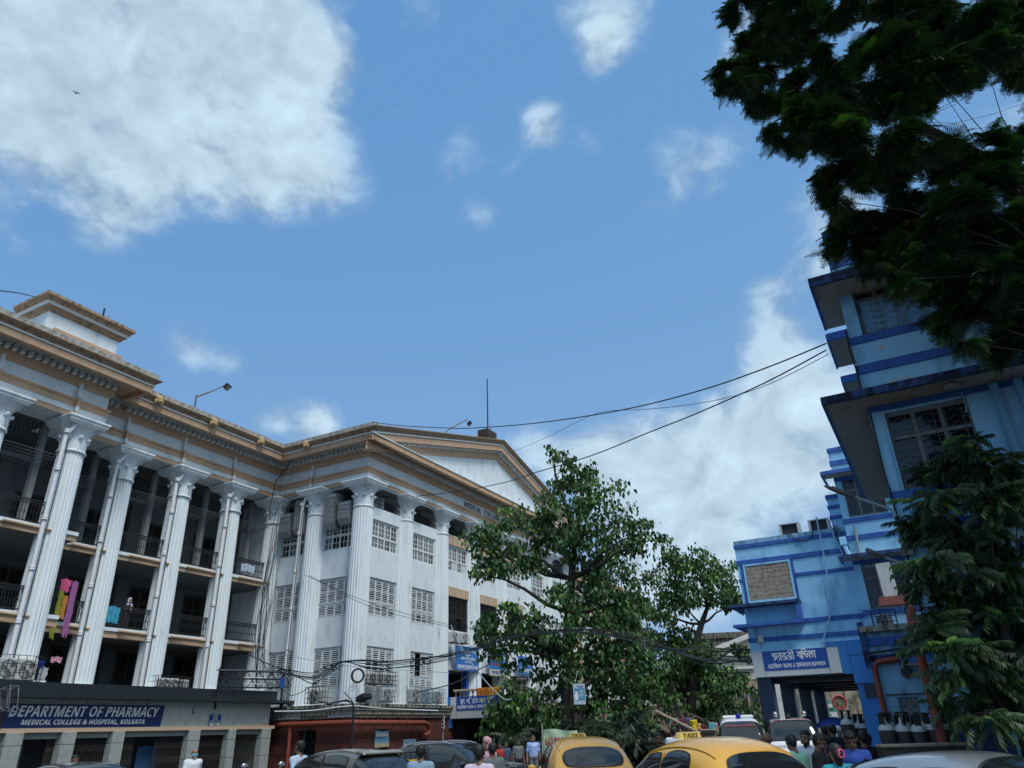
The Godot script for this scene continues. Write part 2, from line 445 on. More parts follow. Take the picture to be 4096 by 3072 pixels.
const SKYBLOBS := [[-41.8, 43.6, 6.6, 1], [-32.1, 46.4, 9.3, 1], [-22.9, 48.0, 5.4, 0.9], [-32.0, 39.3, 6.0, 0.9], [-21.6, 41.6, 4.9, 0.85], [-17.0, 40.0, 2.7, 0.5], [-38.4, 37.2, 5.2, 0.7], [-34.4, 33.8, 3.1, 0.62], [-40.5, 31.8, 2.9, 0.39], [-43.4, 37.8, 4.0, 0.6], [-23.5, 38.3, 3.2, 0.5], [-17.3, 48.6, 1.9, 0.5], [12.4, 51.2, 3.5, 0.8], [10.4, 49.3, 2.0, 0.6], [6.8, 52.6, 1.9, 0.5], [25.4, 48.4, 3.4, 0.62], [22.5, 45.4, 2.0, 0.31], [4.9, 45.3, 2.4, 0.59], [9.5, 43.6, 1.9, 0.46], [3.4, 44.6, 1.8, 0.51], [15.8, 40.1, 3.5, 0.46], [19.9, 40.4, 3.2, 0.46], [-2.5, 38.5, 1.8, 0.39], [-11.2, 46.2, 1.9, 0.31], [-9.8, 52.6, 3.2, 0.46], [-27.4, 26.9, 1.9, 0.5], [-26.2, 26.1, 1.4, 0.39], [-24.0, 26.1, 1.4, 0.46], [-17.6, 21.8, 3.2, 0.62], [-15.8, 22.1, 1.8, 0.62], [-4.8, 43.2, 2.4, 0.34], [0.4, 42.6, 1.8, 0.31], [1.7, 40.2, 1.1, 0.31], [-20.9, 22.2, 2.0, 0.39], [26.5, 30.3, 2.1, 0.6], [23.4, 28.3, 2.8, 0.6], [21.1, 25.9, 2.6, 0.5], [23.4, 23.4, 3.7, 0.8], [18.6, 20.3, 4.2, 0.85], [12.8, 18.5, 4.8, 0.85], [7.2, 19.0, 3.9, 0.75], [4.5, 18.4, 3.2, 0.7], [14.2, 15.6, 7.2, 0.9], [22.2, 17.4, 6.0, 0.9], [1.6, 20.4, 2.2, 0.62], [12.1, 9.9, 5.3, 0.7], [10.4, 13.5, 6.8, 0.8], [28.6, 19.6, 5.5, 0.8], [22.5, 30.6, 2.0, 0.46], [17.3, 17.3, 2.0, 0.5], [29.0, 33.8, 3.6, 0.62], [119.3, 14.9, 14.9, 0.58], [80.3, 34.9, 22.8, 0.9], [241.0, 22.9, 17.1, 0.64], [104.7, 15.1, 12.2, 0.96], [255.7, 62.0, 21.0, 0.6], [136.3, 50.0, 20.0, 0.93], [267.4, 13.8, 18.1, 0.84], [181.4, 19.9, 16.1, 0.54], [280.0, 66.0, 17.2, 0.65], [274.0, 46.3, 22.2, 0.92], [181.9, 35.7, 18.0, 0.72], [102.1, 28.4, 21.2, 0.52], [75.7, 50.0, 13.2, 0.77], [173.4, 31.0, 24.0, 0.6], [159.9, 21.6, 18.5, 0.64], [146.8, 58.0, 13.8, 0.78], [273.0, 14.8, 9.9, 0.61], [241.0, 49.2, 12.6, 0.67], [105.8, 38.8, 9.6, 0.85], [271.1, 72.0, 20.0, 0.98], [69.2, 27.4, 23.5, 0.89], [159.4, 71.2, 18.3, 0.91], [132.5, 20.8, 15.7, 0.57], [152.8, 72.4, 14.0, 0.5], [75.3, 19.4, 20.8, 0.68], [131.8, 14.5, 23.7, 0.71], [0, 88, 16, 0.7], [40, 72, 16, 0.7], [-30, 70, 16, 0.7], [-60, 45, 16, 0.7], [62, 40, 16, 0.7], [75, 20, 16, 0.7], [-75, 20, 16, 0.7]]
const TREE1 := [2.3,15.4,-38.0,0.76,3.1,15.1,-38.4,0.77,4.0,14.6,-39.7,1.2,2.7,14.3,-40.1,1.21,4.6,12.8,-37.9,1.4,1.9,12.9,-37.9,1.02,3.4,12.4,-38.2,1.15,1.4,12.3,-38.4,0.9,0.0,11.9,-39.1,1.18,-1.4,10.9,-37.9,1.14,-2.0,10.4,-38.4,0.9,-0.6,10.0,-38.0,1.15,0.9,11.3,-40.5,1.22,2.2,11.3,-39.7,1.47,3.6,11.0,-37.7,1.52,5.6,12.2,-40.5,1.36,6.5,10.9,-37.7,1.14,7.7,10.8,-38.6,0.65,6.0,10.6,-40.5,1.36,4.6,10.0,-39.9,1.21,3.1,9.9,-39.7,1.07,1.0,9.5,-38.8,1.04,-1.7,9.0,-38.0,1.02,-1.0,6.8,-39.4,1.0,-0.0,6.9,-37.7,1.06,-1.7,6.2,-38.1,0.89,0.9,6.7,-38.6,0.91,2.0,7.7,-37.5,1.01,3.5,8.1,-38.7,1.3,5.0,8.3,-39.9,1.47,6.2,7.7,-39.6,1.2,6.2,6.0,-39.0,1.31,5.0,6.6,-39.4,1.45,3.5,6.5,-38.9,1.3,2.1,5.8,-37.9,1.07,1.0,5.5,-39.3,1.05,-0.5,5.3,-38.7,1.04,-1.7,5.6,-39.8,0.8,4.5,5.1,-40.3,1.62,5.9,4.5,-38.8,1.3,3.0,4.6,-39.2,1.32,1.6,4.2,-39.8,1.2,-0.4,3.4,-38.7,1.17,0.5,2.7,-38.1,1.28,-0.8,2.4,-39.7,1.2,1.0,2.1,-40.2,1.21,-1.6,1.9,-39.9,0.8,-0.2,1.7,-39.6,0.93,4.1,3.5,-40.1,1.35,5.4,3.0,-39.6,1.19,3.1,3.1,-39.5,1.06,5.9,2.0,-38.9,0.91,4.5,1.8,-38.4,1.03,2.3,2.5,-39.4,0.79]
const TREE2 := [10.9,11.9,-50.6,1.19,12.3,12.1,-51.7,1.21,13.7,11.7,-53.0,1.6,15.1,11.4,-52.8,1.13,10.8,10.7,-52.5,1.41,13.9,9.7,-51.1,1.37,12.6,10.2,-51.7,1.39,11.2,9.2,-51.8,1.22,15.0,9.1,-52.4,0.88,9.8,8.6,-51.7,1.39,10.1,6.9,-52.6,1.59,11.5,6.6,-53.5,1.62,12.2,5.8,-50.9,1.53,10.8,5.1,-52.6,1.76,13.0,4.7,-53.0,1.6,13.9,4.3,-51.6,1.21,9.4,4.5,-52.0,1.57,11.8,3.6,-53.7,1.8,12.8,3.2,-50.3,1.52,14.3,4.1,-52.2,0.87,9.6,2.8,-50.8,1.36,12.1,2.2,-53.0,1.42,15.4,6.5,-53.6,0.79]
const TREEB := [6.4,12.5,-56.1,1.32,7.6,11.6,-54.4,1.46,9.6,12.3,-56.3,1.51,5.6,10.3,-56.2,1.69,7.4,10.0,-56.9,1.53,8.9,9.2,-56.0,1.69,9.4,7.0,-56.6,1.9,7.5,7.1,-57.3,1.73,5.7,7.3,-56.1,1.5,9.3,4.4,-55.6,1.68,7.7,4.5,-57.8,1.74]
const BUSHF := [15.5,2.8,-57.4,0.96,16.7,2.3,-58.4,1.1,17.4,1.8,-57.8,0.97,14.9,1.9,-58.5,0.98,15.8,1.3,-57.2,0.96,17.9,2.8,-59.0,0.87,14.2,2.5,-57.7,0.97,17.2,3.6,-57.1,0.69]
const TREE3 := [6.8,15.0,-10.2,0.34,8.8,14.9,-9.5,0.31,6.9,11.3,-9.2,0.31,5.2,14.3,-10.3,0.34,10.5,14.2,-8.8,0.29,11.2,14.2,-11.2,0.37,4.9,13.9,-9.0,0.3,7.4,13.9,-8.7,0.29,6.4,11.7,-8.9,0.3,9.3,9.8,-11.2,0.37,11.1,14.3,-9.6,0.32,7.6,9.2,-9.0,0.3,6.9,8.8,-8.7,0.29,6.6,10.0,-8.7,0.29,8.3,7.3,-10.5,0.35,6.7,9.6,-10.4,0.34,6.2,9.7,-10.6,0.35,8.5,8.0,-10.7,0.35,5.0,10.5,-8.8,0.29,8.4,13.6,-10.3,0.34,5.7,9.9,-9.6,0.32,10.1,9.6,-10.9,0.36,9.5,8.8,-10.9,0.36,7.2,13.0,-11.1,0.37,5.1,13.0,-8.8,0.29,7.8,17.4,-11.0,0.37,9.8,16.2,-11.2,0.37,6.4,13.8,-11.2,0.37,6.0,10.0,-8.9,0.3,6.0,12.4,-9.2,0.3,9.2,13.1,-8.9,0.3,7.1,13.0,-8.7,0.29,7.2,9.0,-11.0,0.36,11.0,12.1,-10.9,0.36,10.8,12.5,-10.4,0.34,6.2,14.9,-10.9,0.36,9.6,11.3,-10.4,0.34,6.8,7.8,-9.4,0.31,8.4,12.9,-8.9,0.29,5.4,10.2,-8.9,0.29,7.9,15.2,-10.7,0.36,8.0,10.0,-9.2,0.3,6.9,7.2,-9.5,0.32,10.5,13.0,-9.8,0.32,8.7,14.3,-8.7,0.29,7.2,10.1,-9.3,0.31,6.5,8.5,-9.4,0.31,6.9,17.4,-10.6,0.35,8.5,8.9,-9.6,0.32,9.4,9.8,-9.5,0.32,8.6,8.8,-11.3,0.38,7.6,9.0,-10.0,0.33,7.7,10.4,-11.0,0.36,8.6,17.1,-10.3,0.34,8.1,11.9,-8.7,0.29,8.5,12.7,-9.8,0.32,10.4,13.7,-9.8,0.33,5.3,13.4,-10.8,0.36,7.8,9.1,-9.6,0.32,9.3,8.0,-10.6,0.35,11.3,16.4,-10.1,0.34,8.4,15.4,-9.2,0.31,7.2,11.2,-11.0,0.37,8.8,12.3,-8.9,0.29,7.1,13.6,-10.9,0.36,8.6,8.9,-9.1,0.3,7.1,7.4,-8.6,0.29,7.5,11.7,-9.2,0.3,11.0,16.5,-10.7,0.36,7.3,17.4,-11.3,0.38,6.7,12.0,-8.6,0.29,8.8,13.9,-10.0,0.33,9.2,10.2,-10.0,0.33,6.6,9.4,-10.8,0.36,4.4,13.6,-9.1,0.17,4.3,13.1,-10.0,0.17,4.2,12.2,-9.6,0.15,5.5,13.2,-10.9,0.18,4.7,10.7,-9.3,0.17,6.2,12.3,-11.2,0.19,5.0,13.4,-9.4,0.18,5.3,9.2,-9.2,0.12,6.0,9.7,-10.6,0.12,6.0,8.6,-10.0,0.11,5.8,7.5,-8.9,0.1,7.1,7.7,-10.4,0.12,6.2,6.4,-8.8,0.1,8.1,7.4,-10.8,0.12,8.4,7.5,-10.6,0.15,5.8,12.7,-10.8,0.19,5.1,13.6,-10.4,0.2]
const TREE4 := [8.0,6.1,-12.0,0.18,7.8,5.8,-12.0,0.28,8.1,5.6,-12.0,0.28,7.9,5.8,-12.8,0.24,8.2,5.5,-11.5,0.27,8.0,5.4,-12.8,0.34,7.6,4.9,-11.4,0.35,6.9,5.1,-11.7,0.2,8.4,5.1,-11.8,0.32,7.3,4.9,-12.8,0.3,7.5,4.6,-12.2,0.37,7.9,4.4,-12.0,0.36,9.0,4.5,-12.8,0.39,6.6,4.1,-11.8,0.28,7.3,3.9,-12.1,0.37,8.0,3.8,-12.3,0.37,6.9,3.7,-12.6,0.27,7.2,3.4,-12.6,0.35,7.7,3.3,-12.4,0.38,7.9,3.2,-12.0,0.36,6.4,3.1,-11.9,0.24,6.5,2.8,-11.6,0.31,7.6,2.8,-12.7,0.38,8.0,2.6,-12.5,0.38,6.5,2.9,-12.6,0.19,6.5,2.4,-11.7,0.31,7.2,2.2,-12.1,0.32,8.0,2.1,-12.6,0.38,6.6,2.0,-12.3,0.21,6.7,1.8,-11.6,0.22,8.9,4.9,-12.1,0.33,9.1,3.9,-12.8,0.43,8.1,2.7,-11.8,0.39]
const SHRUB := [3.3,1.7,-35.6,0.67,4.1,1.4,-35.8,0.72,4.9,1.2,-35.2,0.66,2.9,1.1,-35.9,0.63,3.9,0.7,-35.9,0.72,5.6,1.2,-36.3,0.58,4.7,2.0,-35.8,0.62,2.3,1.5,-35.6,0.6,1.7,1.3,-35.6,0.57,5.3,0.5,-36.4,0.63,0.9,1.1,-36.7,0.62,-0.2,1.3,-36.0,0.53]
const WIRE_HIGH_0 := [-7.98,17.76,-38.0,-5.78,16.29,-35.12,-3.51,14.9,-32.13,-2.05,14.04,-30.2,0.76,12.65,-26.48,3.53,11.53,-22.87,5.59,10.97,-20.26,7.13,10.79,-18.4,8.37,10.8,-17.0]
const WIRE_HIGH_1 := [-5.76,14.25,-41.0,-2.65,12.82,-35.6,-0.25,11.91,-31.45,0.95,11.62,-29.4,2.9,11.1,-26.13,4.64,10.88,-23.31,5.82,10.74,-21.46,7.35,10.7,-19.18,8.57,10.86,-17.5]
const WIRE_HIGH_2 := [-0.78,18.03,-45.0,1.81,16.3,-37.43,3.44,15.41,-32.79,4.27,14.78,-30.43,5.47,13.32,-26.94,6.81,11.89,-23.11,7.81,11.18,-20.43,8.85,10.99,-18.0]
const WIRE_LEFT_0 := [-15.08,13.9,-18.0,-17.83,16.56,-22.12,-20.86,19.44,-26.71,-23.39,21.85,-30.5]
const WIRE_BUNDLE_0 := [-11.63,4.8,-37.0,-11.11,4.65,-36.82,-9.73,4.42,-36.35,-9.06,4.65,-36.1,-8.18,4.84,-35.78,-7.1,4.8,-35.41,-6.1,4.67,-35.06,-4.49,4.7,-34.49,-2.93,4.9,-33.94,-1.71,5.14,-33.52,-0.5,5.44,-33.1,1.55,5.58,-32.39,3.25,5.39,-31.8,4.7,5.01,-31.29,5.33,4.75,-31.06,5.99,4.52,-30.82,7.13,4.28,-30.41,8.01,4.15,-30.1,8.84,4.04,-29.8]
const WIRE_BUNDLE_1 := [-11.61,4.68,-37.0,-11.09,4.5,-36.82,-9.72,4.26,-36.35,-9.05,4.5,-36.1,-8.18,4.83,-35.78,-7.09,4.7,-35.41,-6.09,4.61,-35.06,-4.49,4.67,-34.49,-2.93,4.97,-33.94,-1.7,5.23,-33.52,-0.5,5.53,-33.1,1.55,5.68,-32.39,3.26,5.44,-31.8,4.71,5.1,-31.29,5.35,4.88,-31.06,5.99,4.54,-30.82,7.16,4.49,-30.41,8.05,4.38,-30.1,8.88,4.28,-29.8]
const WIRE_BUNDLE_2 := [-11.63,4.79,-37.0,-11.11,4.65,-36.82,-9.73,4.42,-36.35,-9.06,4.67,-36.1,-8.18,4.85,-35.78,-7.1,4.84,-35.41,-6.1,4.72,-35.06,-4.49,4.76,-34.49,-2.93,4.82,-33.94,-1.71,5.05,-33.52,-0.51,5.34,-33.1,1.54,5.48,-32.39,3.26,5.44,-31.8,4.71,5.09,-31.29,5.34,4.86,-31.06,5.99,4.54,-30.82,7.15,4.43,-30.41,8.04,4.31,-30.1,8.87,4.19,-29.8]
const WIRE_BUNDLE_3 := [-11.61,4.61,-37.0,-11.08,4.4,-36.82,-9.71,4.13,-36.35,-9.03,4.35,-36.1,-8.18,4.81,-35.78,-7.08,4.53,-35.41,-6.09,4.44,-35.06,-4.48,4.53,-34.49,-2.92,4.72,-33.94,-1.71,5.01,-33.52,-0.51,5.35,-33.1,1.55,5.5,-32.39,3.25,5.34,-31.8,4.7,4.97,-31.29,5.33,4.71,-31.06,5.99,4.52,-30.82,7.13,4.28,-30.41,8.01,4.16,-30.1,8.85,4.07,-29.8]
const WIRE_BUNDLE_4 := [-11.61,4.67,-37.0,-11.09,4.47,-36.82,-9.71,4.21,-36.35,-9.04,4.42,-36.1,-8.18,4.82,-35.78,-7.08,4.56,-35.41,-6.09,4.45,-35.06,-4.48,4.51,-34.49,-2.92,4.72,-33.94,-1.71,5.01,-33.52,-0.51,5.36,-33.1,1.55,5.5,-32.39,3.25,5.29,-31.8,4.69,4.88,-31.29,5.31,4.59,-31.06,5.99,4.5,-30.82,7.11,4.1,-30.41,7.99,3.97,-30.1,8.81,3.88,-29.8]
const WIRE_BUNDLE_5 := [-11.61,4.66,-37.0,-11.09,4.48,-36.82,-9.72,4.24,-36.35,-9.04,4.48,-36.1,-8.18,4.83,-35.78,-7.09,4.68,-35.41,-6.09,4.59,-35.06,-4.49,4.66,-34.49,-2.93,4.81,-33.94,-1.71,5.07,-33.52,-0.51,5.37,-33.1,1.55,5.52,-32.39,3.26,5.44,-31.8,4.71,5.1,-31.29,5.35,4.88,-31.06,5.99,4.54,-30.82,7.16,4.49,-30.41,8.05,4.38,-30.1,8.88,4.28,-29.8]
const WIRE_BUNDLE_6 := [-11.63,4.78,-37.0,-11.1,4.63,-36.82,-9.73,4.42,-36.35,-9.06,4.67,-36.1,-8.18,4.85,-35.78,-7.1,4.86,-35.41,-6.1,4.74,-35.06,-4.49,4.78,-34.49,-2.93,4.87,-33.94,-1.71,5.1,-33.52,-0.51,5.38,-33.1,1.55,5.53,-32.39,3.26,5.48,-31.8,4.72,5.15,-31.29,5.35,4.93,-31.06,6.0,4.55,-30.82,7.17,4.53,-30.41,8.05,4.41,-30.1,8.89,4.3,-29.8]
const WIRE_BUNDLE_7 := [-11.61,4.65,-37.0,-11.08,4.44,-36.82,-9.71,4.17,-36.35,-9.04,4.37,-36.1,-8.18,4.81,-35.78,-7.08,4.52,-35.41,-6.08,4.41,-35.06,-4.48,4.48,-34.49,-2.92,4.66,-33.94,-1.71,4.96,-33.52,-0.51,5.31,-33.1,1.54,5.45,-32.39,3.25,5.28,-31.8,4.69,4.87,-31.29,5.31,4.57,-31.06,5.99,4.5,-30.82,7.11,4.09,-30.41,7.98,3.96,-30.1,8.81,3.87,-29.8]
const WIRE_BUNDLE_8 := [-11.62,4.75,-37.0,-11.1,4.58,-36.82,-9.73,4.33,-36.35,-9.05,4.55,-36.1,-8.18,4.83,-35.78,-7.09,4.68,-35.41,-6.09,4.55,-35.06,-4.48,4.6,-34.49,-2.93,4.8,-33.94,-1.71,5.07,-33.52,-0.51,5.39,-33.1,1.55,5.53,-32.39,3.25,5.32,-31.8,4.69,4.92,-31.29,5.32,4.64,-31.06,5.99,4.51,-30.82,7.11,4.14,-30.41,7.99,4.01,-30.1,8.82,3.91,-29.8]
const WIRE_LOWER_0 := [6.41,4.7,-33.0,7.14,4.28,-32.1,7.82,3.98,-31.24,8.52,3.98,-30.44,8.89,4.01,-30.0]
const WIRE_LOWER_1 := [6.36,4.7,-33.0,6.02,4.49,-33.65,5.43,4.32,-34.78,4.82,4.33,-36.0]
const WIRE_LOWER_2 := [6.6,4.6,-33.0,7.32,4.05,-32.0,7.96,3.62,-31.1,8.81,3.53,-30.0]
const WIRE_LOWER_3 := [-13.0,5.36,-37.0,-12.11,4.96,-36.82,-10.82,4.48,-36.56,-9.69,3.97,-36.33,-9.05,4.29,-36.18,-8.22,4.73,-36.0]
const WIRE_LOWER_4 := [-12.6,5.29,-37.0,-11.06,3.72,-36.56,-10.41,3.52,-36.36,-9.35,4.0,-36.0]
const WIRE_LOWER_5 := [-3.42,6.6,-38.0,-2.86,5.47,-37.82,-1.92,4.19,-37.5,-0.95,3.19,-37.17,-0.5,3.05,-37.01,-0.46,3.11,-37.0]
const WIRE_LOWER_6 := [-4.71,3.47,-36.0,-3.16,3.82,-36.83,-1.92,4.49,-37.49,-0.94,4.94,-38.0]
const WIRE_LOWER_7 := [-11.22,2.82,-36.0,-9.56,2.81,-36.0,-7.72,2.95,-36.0,-6.17,2.8,-36.0,-3.76,2.65,-36.0]
const WIRE_LOWER_8 := [-7.68,3.46,-34.0,-7.24,3.02,-34.0,-7.59,3.08,-34.0,-8.17,3.02,-34.0]
const WIRE_LOWER_9 := [-13.05,5.74,-37.0,-10.51,5.16,-37.52,-7.3,4.69,-38.19,-3.49,4.45,-39.0]
const WIRE_LOWER_10 := [-10.89,9.2,-37.5,-7.52,7.83,-38.42,-3.56,6.8,-39.55,-2.03,6.61,-40.0]
const WIRE_LOWER_11 := [-10.69,9.19,-37.5,-7.54,7.66,-38.58,-3.6,6.75,-40.0]
const WIRE_BLUE_0 := [8.68,4.37,-31.0,9.29,4.42,-30.81,10.51,4.41,-30.44,11.94,4.44,-30.0]
const WIRE_BLUE_1 := [9.04,4.32,-30.0,10.79,4.4,-29.83,11.83,4.43,-29.72,13.16,4.76,-29.6]

# ---------------------------------------------------------------- wall pieces
func holes(mb: MB, x0: float, x1: float, y0: float, y1: float, z0: float, z1: float, cut: Array) -> MB:   # a wall slab with rectangular openings [x0, x1, y0, y1]
	var xs := [x0, x1]
	var ys := [y0, y1]
	for c in cut: xs.append_array([clampf(c[0], x0, x1), clampf(c[1], x0, x1)]); ys.append_array([clampf(c[2], y0, y1), clampf(c[3], y0, y1)])
	xs.sort(); ys.sort()
	for i in xs.size() - 1:
		if xs[i + 1] - xs[i] < 1e-4: continue
		var run := -1.0
		for j in ys.size() - 1:
			if ys[j + 1] - ys[j] < 1e-4: continue
			var mx: float = (xs[i] + xs[i + 1]) / 2
			var my: float = (ys[j] + ys[j + 1]) / 2
			var open := false
			for c in cut: if mx > c[0] and mx < c[1] and my > c[2] and my < c[3]: open = true
			if open:
				if run >= 0: mb.mm(V(xs[i], run, z0), V(xs[i + 1], ys[j], z1)); run = -1.0
			elif run < 0: run = ys[j]
		if run >= 0: mb.mm(V(xs[i], run, z0), V(xs[i + 1], ys[-1], z1))
	return mb

# louvred shutters: an opening w by h, facing +z, origin at the middle of its foot
func shutters(parent: Node, t: Transform3D, w: float, h: float, m: Material, lower := 0.36, ajar := -1) -> Node3D:
	var o := part("window", MB.new().mm(V(-w / 2, 0, -0.05), V(-w / 2 + 0.07, h, 0.05)).mm(V(w / 2 - 0.07, 0, -0.05), V(w / 2, h, 0.05)).mm(V(-w / 2, h - 0.07, -0.048), V(w / 2, h, 0.052)).mm(V(-w / 2, 0, -0.048), V(w / 2, 0.06, 0.07)).mm(V(-w / 2 + 0.05, h * lower - 0.03, -0.046), V(w / 2 - 0.05, h * lower + 0.03, 0.056)), M.frame_grey if m != M.shutter_dark else M.shutter_dark, parent, t)
	var lw := (w - 0.14) / 4
	for i in 4:
		for k in 2:
			var y0 := 0.06 if k == 0 else h * lower + 0.03
			var y1 := h * lower - 0.03 if k == 0 else h - 0.07
			var mb := MB.new()
			var hh := y1 - y0
			mb.mm(V(0.005, 0, 0), V(0.06, hh, 0.04)).mm(V(lw - 0.06, 0, 0), V(lw - 0.005, hh, 0.04)).mm(V(0.06, 0, 0.002), V(lw - 0.06, 0.07, 0.038)).mm(V(0.06, hh - 0.07, 0.002), V(lw - 0.06, hh, 0.038))
			if k == 1: mb.mm(V(0.06, hh * 0.5 - 0.03, 0.002), V(lw - 0.06, hh * 0.5 + 0.03, 0.038))
			var n := int(hh / 0.105)
			for s in n:
				var y := 0.07 + (hh - 0.14) * (s + 0.5) / n
				mb.box(V(lw / 2, y, 0.02), V(lw - 0.12, 0.014, 0.088), Basis(Vector3.RIGHT, 0.62 + rng.randf_range(-0.12, 0.12)))
			var tt := Transform3D(Basis(UP, rng.randf_range(-0.02, 0.02) if i * 2 + k != ajar else 1.2), V(-w / 2 + 0.07 + lw * i, y0, 0.0))
			part("shutter_leaf", mb, m, o, tt)
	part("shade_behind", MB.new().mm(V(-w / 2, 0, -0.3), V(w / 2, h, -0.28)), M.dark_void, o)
	return o

# many-paned casement; blind = list of leaves filled with plain board
func casement(parent: Node, t: Transform3D, w: float, h: float, lower := 0.42, blind := []) -> Node3D:
	var fr := MB.new().mm(V(-w / 2, 0, -0.05), V(-w / 2 + 0.08, h, 0.05)).mm(V(w / 2 - 0.08, 0, -0.05), V(w / 2, h, 0.05)).mm(V(-w / 2, h - 0.08, -0.048), V(w / 2, h, 0.052)).mm(V(-w / 2, 0, -0.048), V(w / 2, 0.07, 0.08)).mm(V(-w / 2, h * lower - 0.03, -0.046), V(w / 2, h * lower + 0.03, 0.054)).mm(V(-0.04, 0.07, -0.044), V(0.04, h - 0.08, 0.056))
	var o := part("window", fr, M.frame_white, parent, t)
	var lw := (w - 0.16) / 4
	for i in 4:
		for k in 2:
			var y0 := 0.07 if k == 0 else h * lower + 0.03
			var y1 := h * lower - 0.03 if k == 0 else h - 0.08
			var hh := y1 - y0
			var rows := 2 if k == 0 else 3
			var x0 := -w / 2 + 0.08 + lw * i
			if i * 2 + k in blind:
				part("board", MB.new().mm(V(x0, y0, -0.01), V(x0 + lw, y1, 0.02)), M.panel_grey, o); continue
			var mb := MB.new().mm(V(0, 0, -0.02), V(0.05, hh, 0.02)).mm(V(lw - 0.05, 0, -0.02), V(lw, hh, 0.02)).mm(V(0.05, 0, -0.018), V(lw - 0.05, 0.05, 0.018)).mm(V(0.05, hh - 0.05, -0.018), V(lw - 0.05, hh, 0.018)).mm(V(lw / 2 - 0.016, 0.05, -0.012), V(lw / 2 + 0.016, hh - 0.05, 0.012))
			for r in range(1, rows): mb.mm(V(0.05, hh * r / rows - 0.016, -0.011), V(lw - 0.05, hh * r / rows + 0.016, 0.011))
			var s := part("sash", mb, M.frame_white, o, Transform3D(Basis.IDENTITY, V(x0, y0, 0)))
			part("pane", MB.new().mm(V(0.04, 0.04, -0.004), V(lw - 0.04, hh - 0.04, 0.004)), M.pane if rng.randf() < 0.55 else M.pane_dark, s) if false else part("pane", MB.new().mm(V(x0 + 0.04, y0 + 0.04, -0.004), V(x0 + lw - 0.04, y1 - 0.04, 0.004)), M.pane if rng.randf() < 0.5 else M.pane_dark, o)
	if rng.randf() < 0.6: part("curtain", MB.new().mm(V(-w / 2 + 0.1, 0.1, -0.2), V(0.1, h - 0.1, -0.19)), M.curtain_grey, o)
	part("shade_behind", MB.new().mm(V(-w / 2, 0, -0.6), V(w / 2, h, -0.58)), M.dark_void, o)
	return o

func bar_grille(parent: Node, t: Transform3D, w: float, h: float, gap := 0.11) -> Node3D:
	var mb := MB.new()
	var n := int(w / gap)
	for i in n + 1: mb.mm(V(-w / 2 + w * i / n - 0.011, 0, -0.01), V(-w / 2 + w * i / n + 0.011, h, 0.012))
	for y in [0.04, h * 0.25, h * 0.8, h - 0.04]: mb.mm(V(-w / 2, y - 0.018, -0.02), V(w / 2, y + 0.018, -0.008))
	return part("bar_grille", mb, M.iron, parent, t)

func fluted(r0: float, r1: float, h: float) -> ArrayMesh:
	var pts := []
	var fl := 24
	var rows := 9
	var sub := 6
	for j in rows:
		var q := float(j) / (rows - 1)
		var y := h * q
		var r := lerpf(r0, r1, pow(q, 1.35))
		var dep := 0.075 * r
		if j == 0 or j == rows - 1: dep = 0.0
		if j == 1: y = 0.12
		if j == rows - 2: y = h - 0.12
		for i in fl:
			for s in sub:
				var a := TAU * (i + float(s) / sub) / fl
				var c := [0.0, 0.0, 0.7, 1.0, 1.0, 0.7]
				var rr: float = r - dep * c[s]
				pts.append(V(rr * cos(a), y, -rr * sin(a)))
	return MB.new().grid(pts, fl * sub, rows, true).mesh()

func capital_mesh(r: float) -> ArrayMesh:
	var mb := MB.new()
	mb.lathe([Vector2(r * 0.98, -0.12), Vector2(r * 1.06, -0.10), Vector2(r * 1.10, -0.05), Vector2(r * 1.06, 0.0), Vector2(r * 0.96, 0.02)], 40)
	var pts := []
	var seg := 128
	var rows := 22
	for j in rows:
		var q := float(j) / (rows - 1)
		var y := 0.02 + 1.12 * q
		var bell := r * (0.93 + 0.06 * q + 0.62 * pow(maxf(0.0, (q - 0.5) / 0.5), 2.2))
		for i in seg:
			var a := TAU * i / seg
			var rr := bell
			if q < 0.52:
				var p := fposmod(a * 8.0 / TAU, 1.0) - 0.5
				var edge := 0.46 * sqrt(maxf(0.0, 1.0 - pow(q / 0.5, 3.0)))
				if absf(p) < edge: rr += r * (0.05 + 0.035 * sin(q * 60.0 - absf(p) * 22.0) - 0.05 * absf(p)) + (0.04 * r if absf(p) < 0.04 else 0.0)
			else:
				var p := fposmod(a * 16.0 / TAU, 1.0) - 0.5
				var edge := 0.48 * sqrt(maxf(0.0, 1.0 - pow((q - 0.5) / 0.5, 4.0)))
				rr += r * (0.055 * (1.0 - absf(p) * 1.4) if absf(p) < edge else -0.02) - (r * 0.03 if absf(p) < 0.05 else 0.0)
			pts.append(V(rr * cos(a), y, -rr * sin(a)))
	mb.grid(pts, seg, rows, true)
	for i in 8:   # the curled leaf tips
		var a := TAU * (i + 0.5) / 8
		var d := V(cos(a), 0, -sin(a))
		mb.ellipsoid(d * (r * 1.14) + UP * 0.60, V(0.085, 0.075, 0.085), 8, 6)
		mb.ellipsoid(d * (r * 1.06) + UP * 0.54, V(0.10, 0.06, 0.10), 8, 5)
	return mb.mesh()

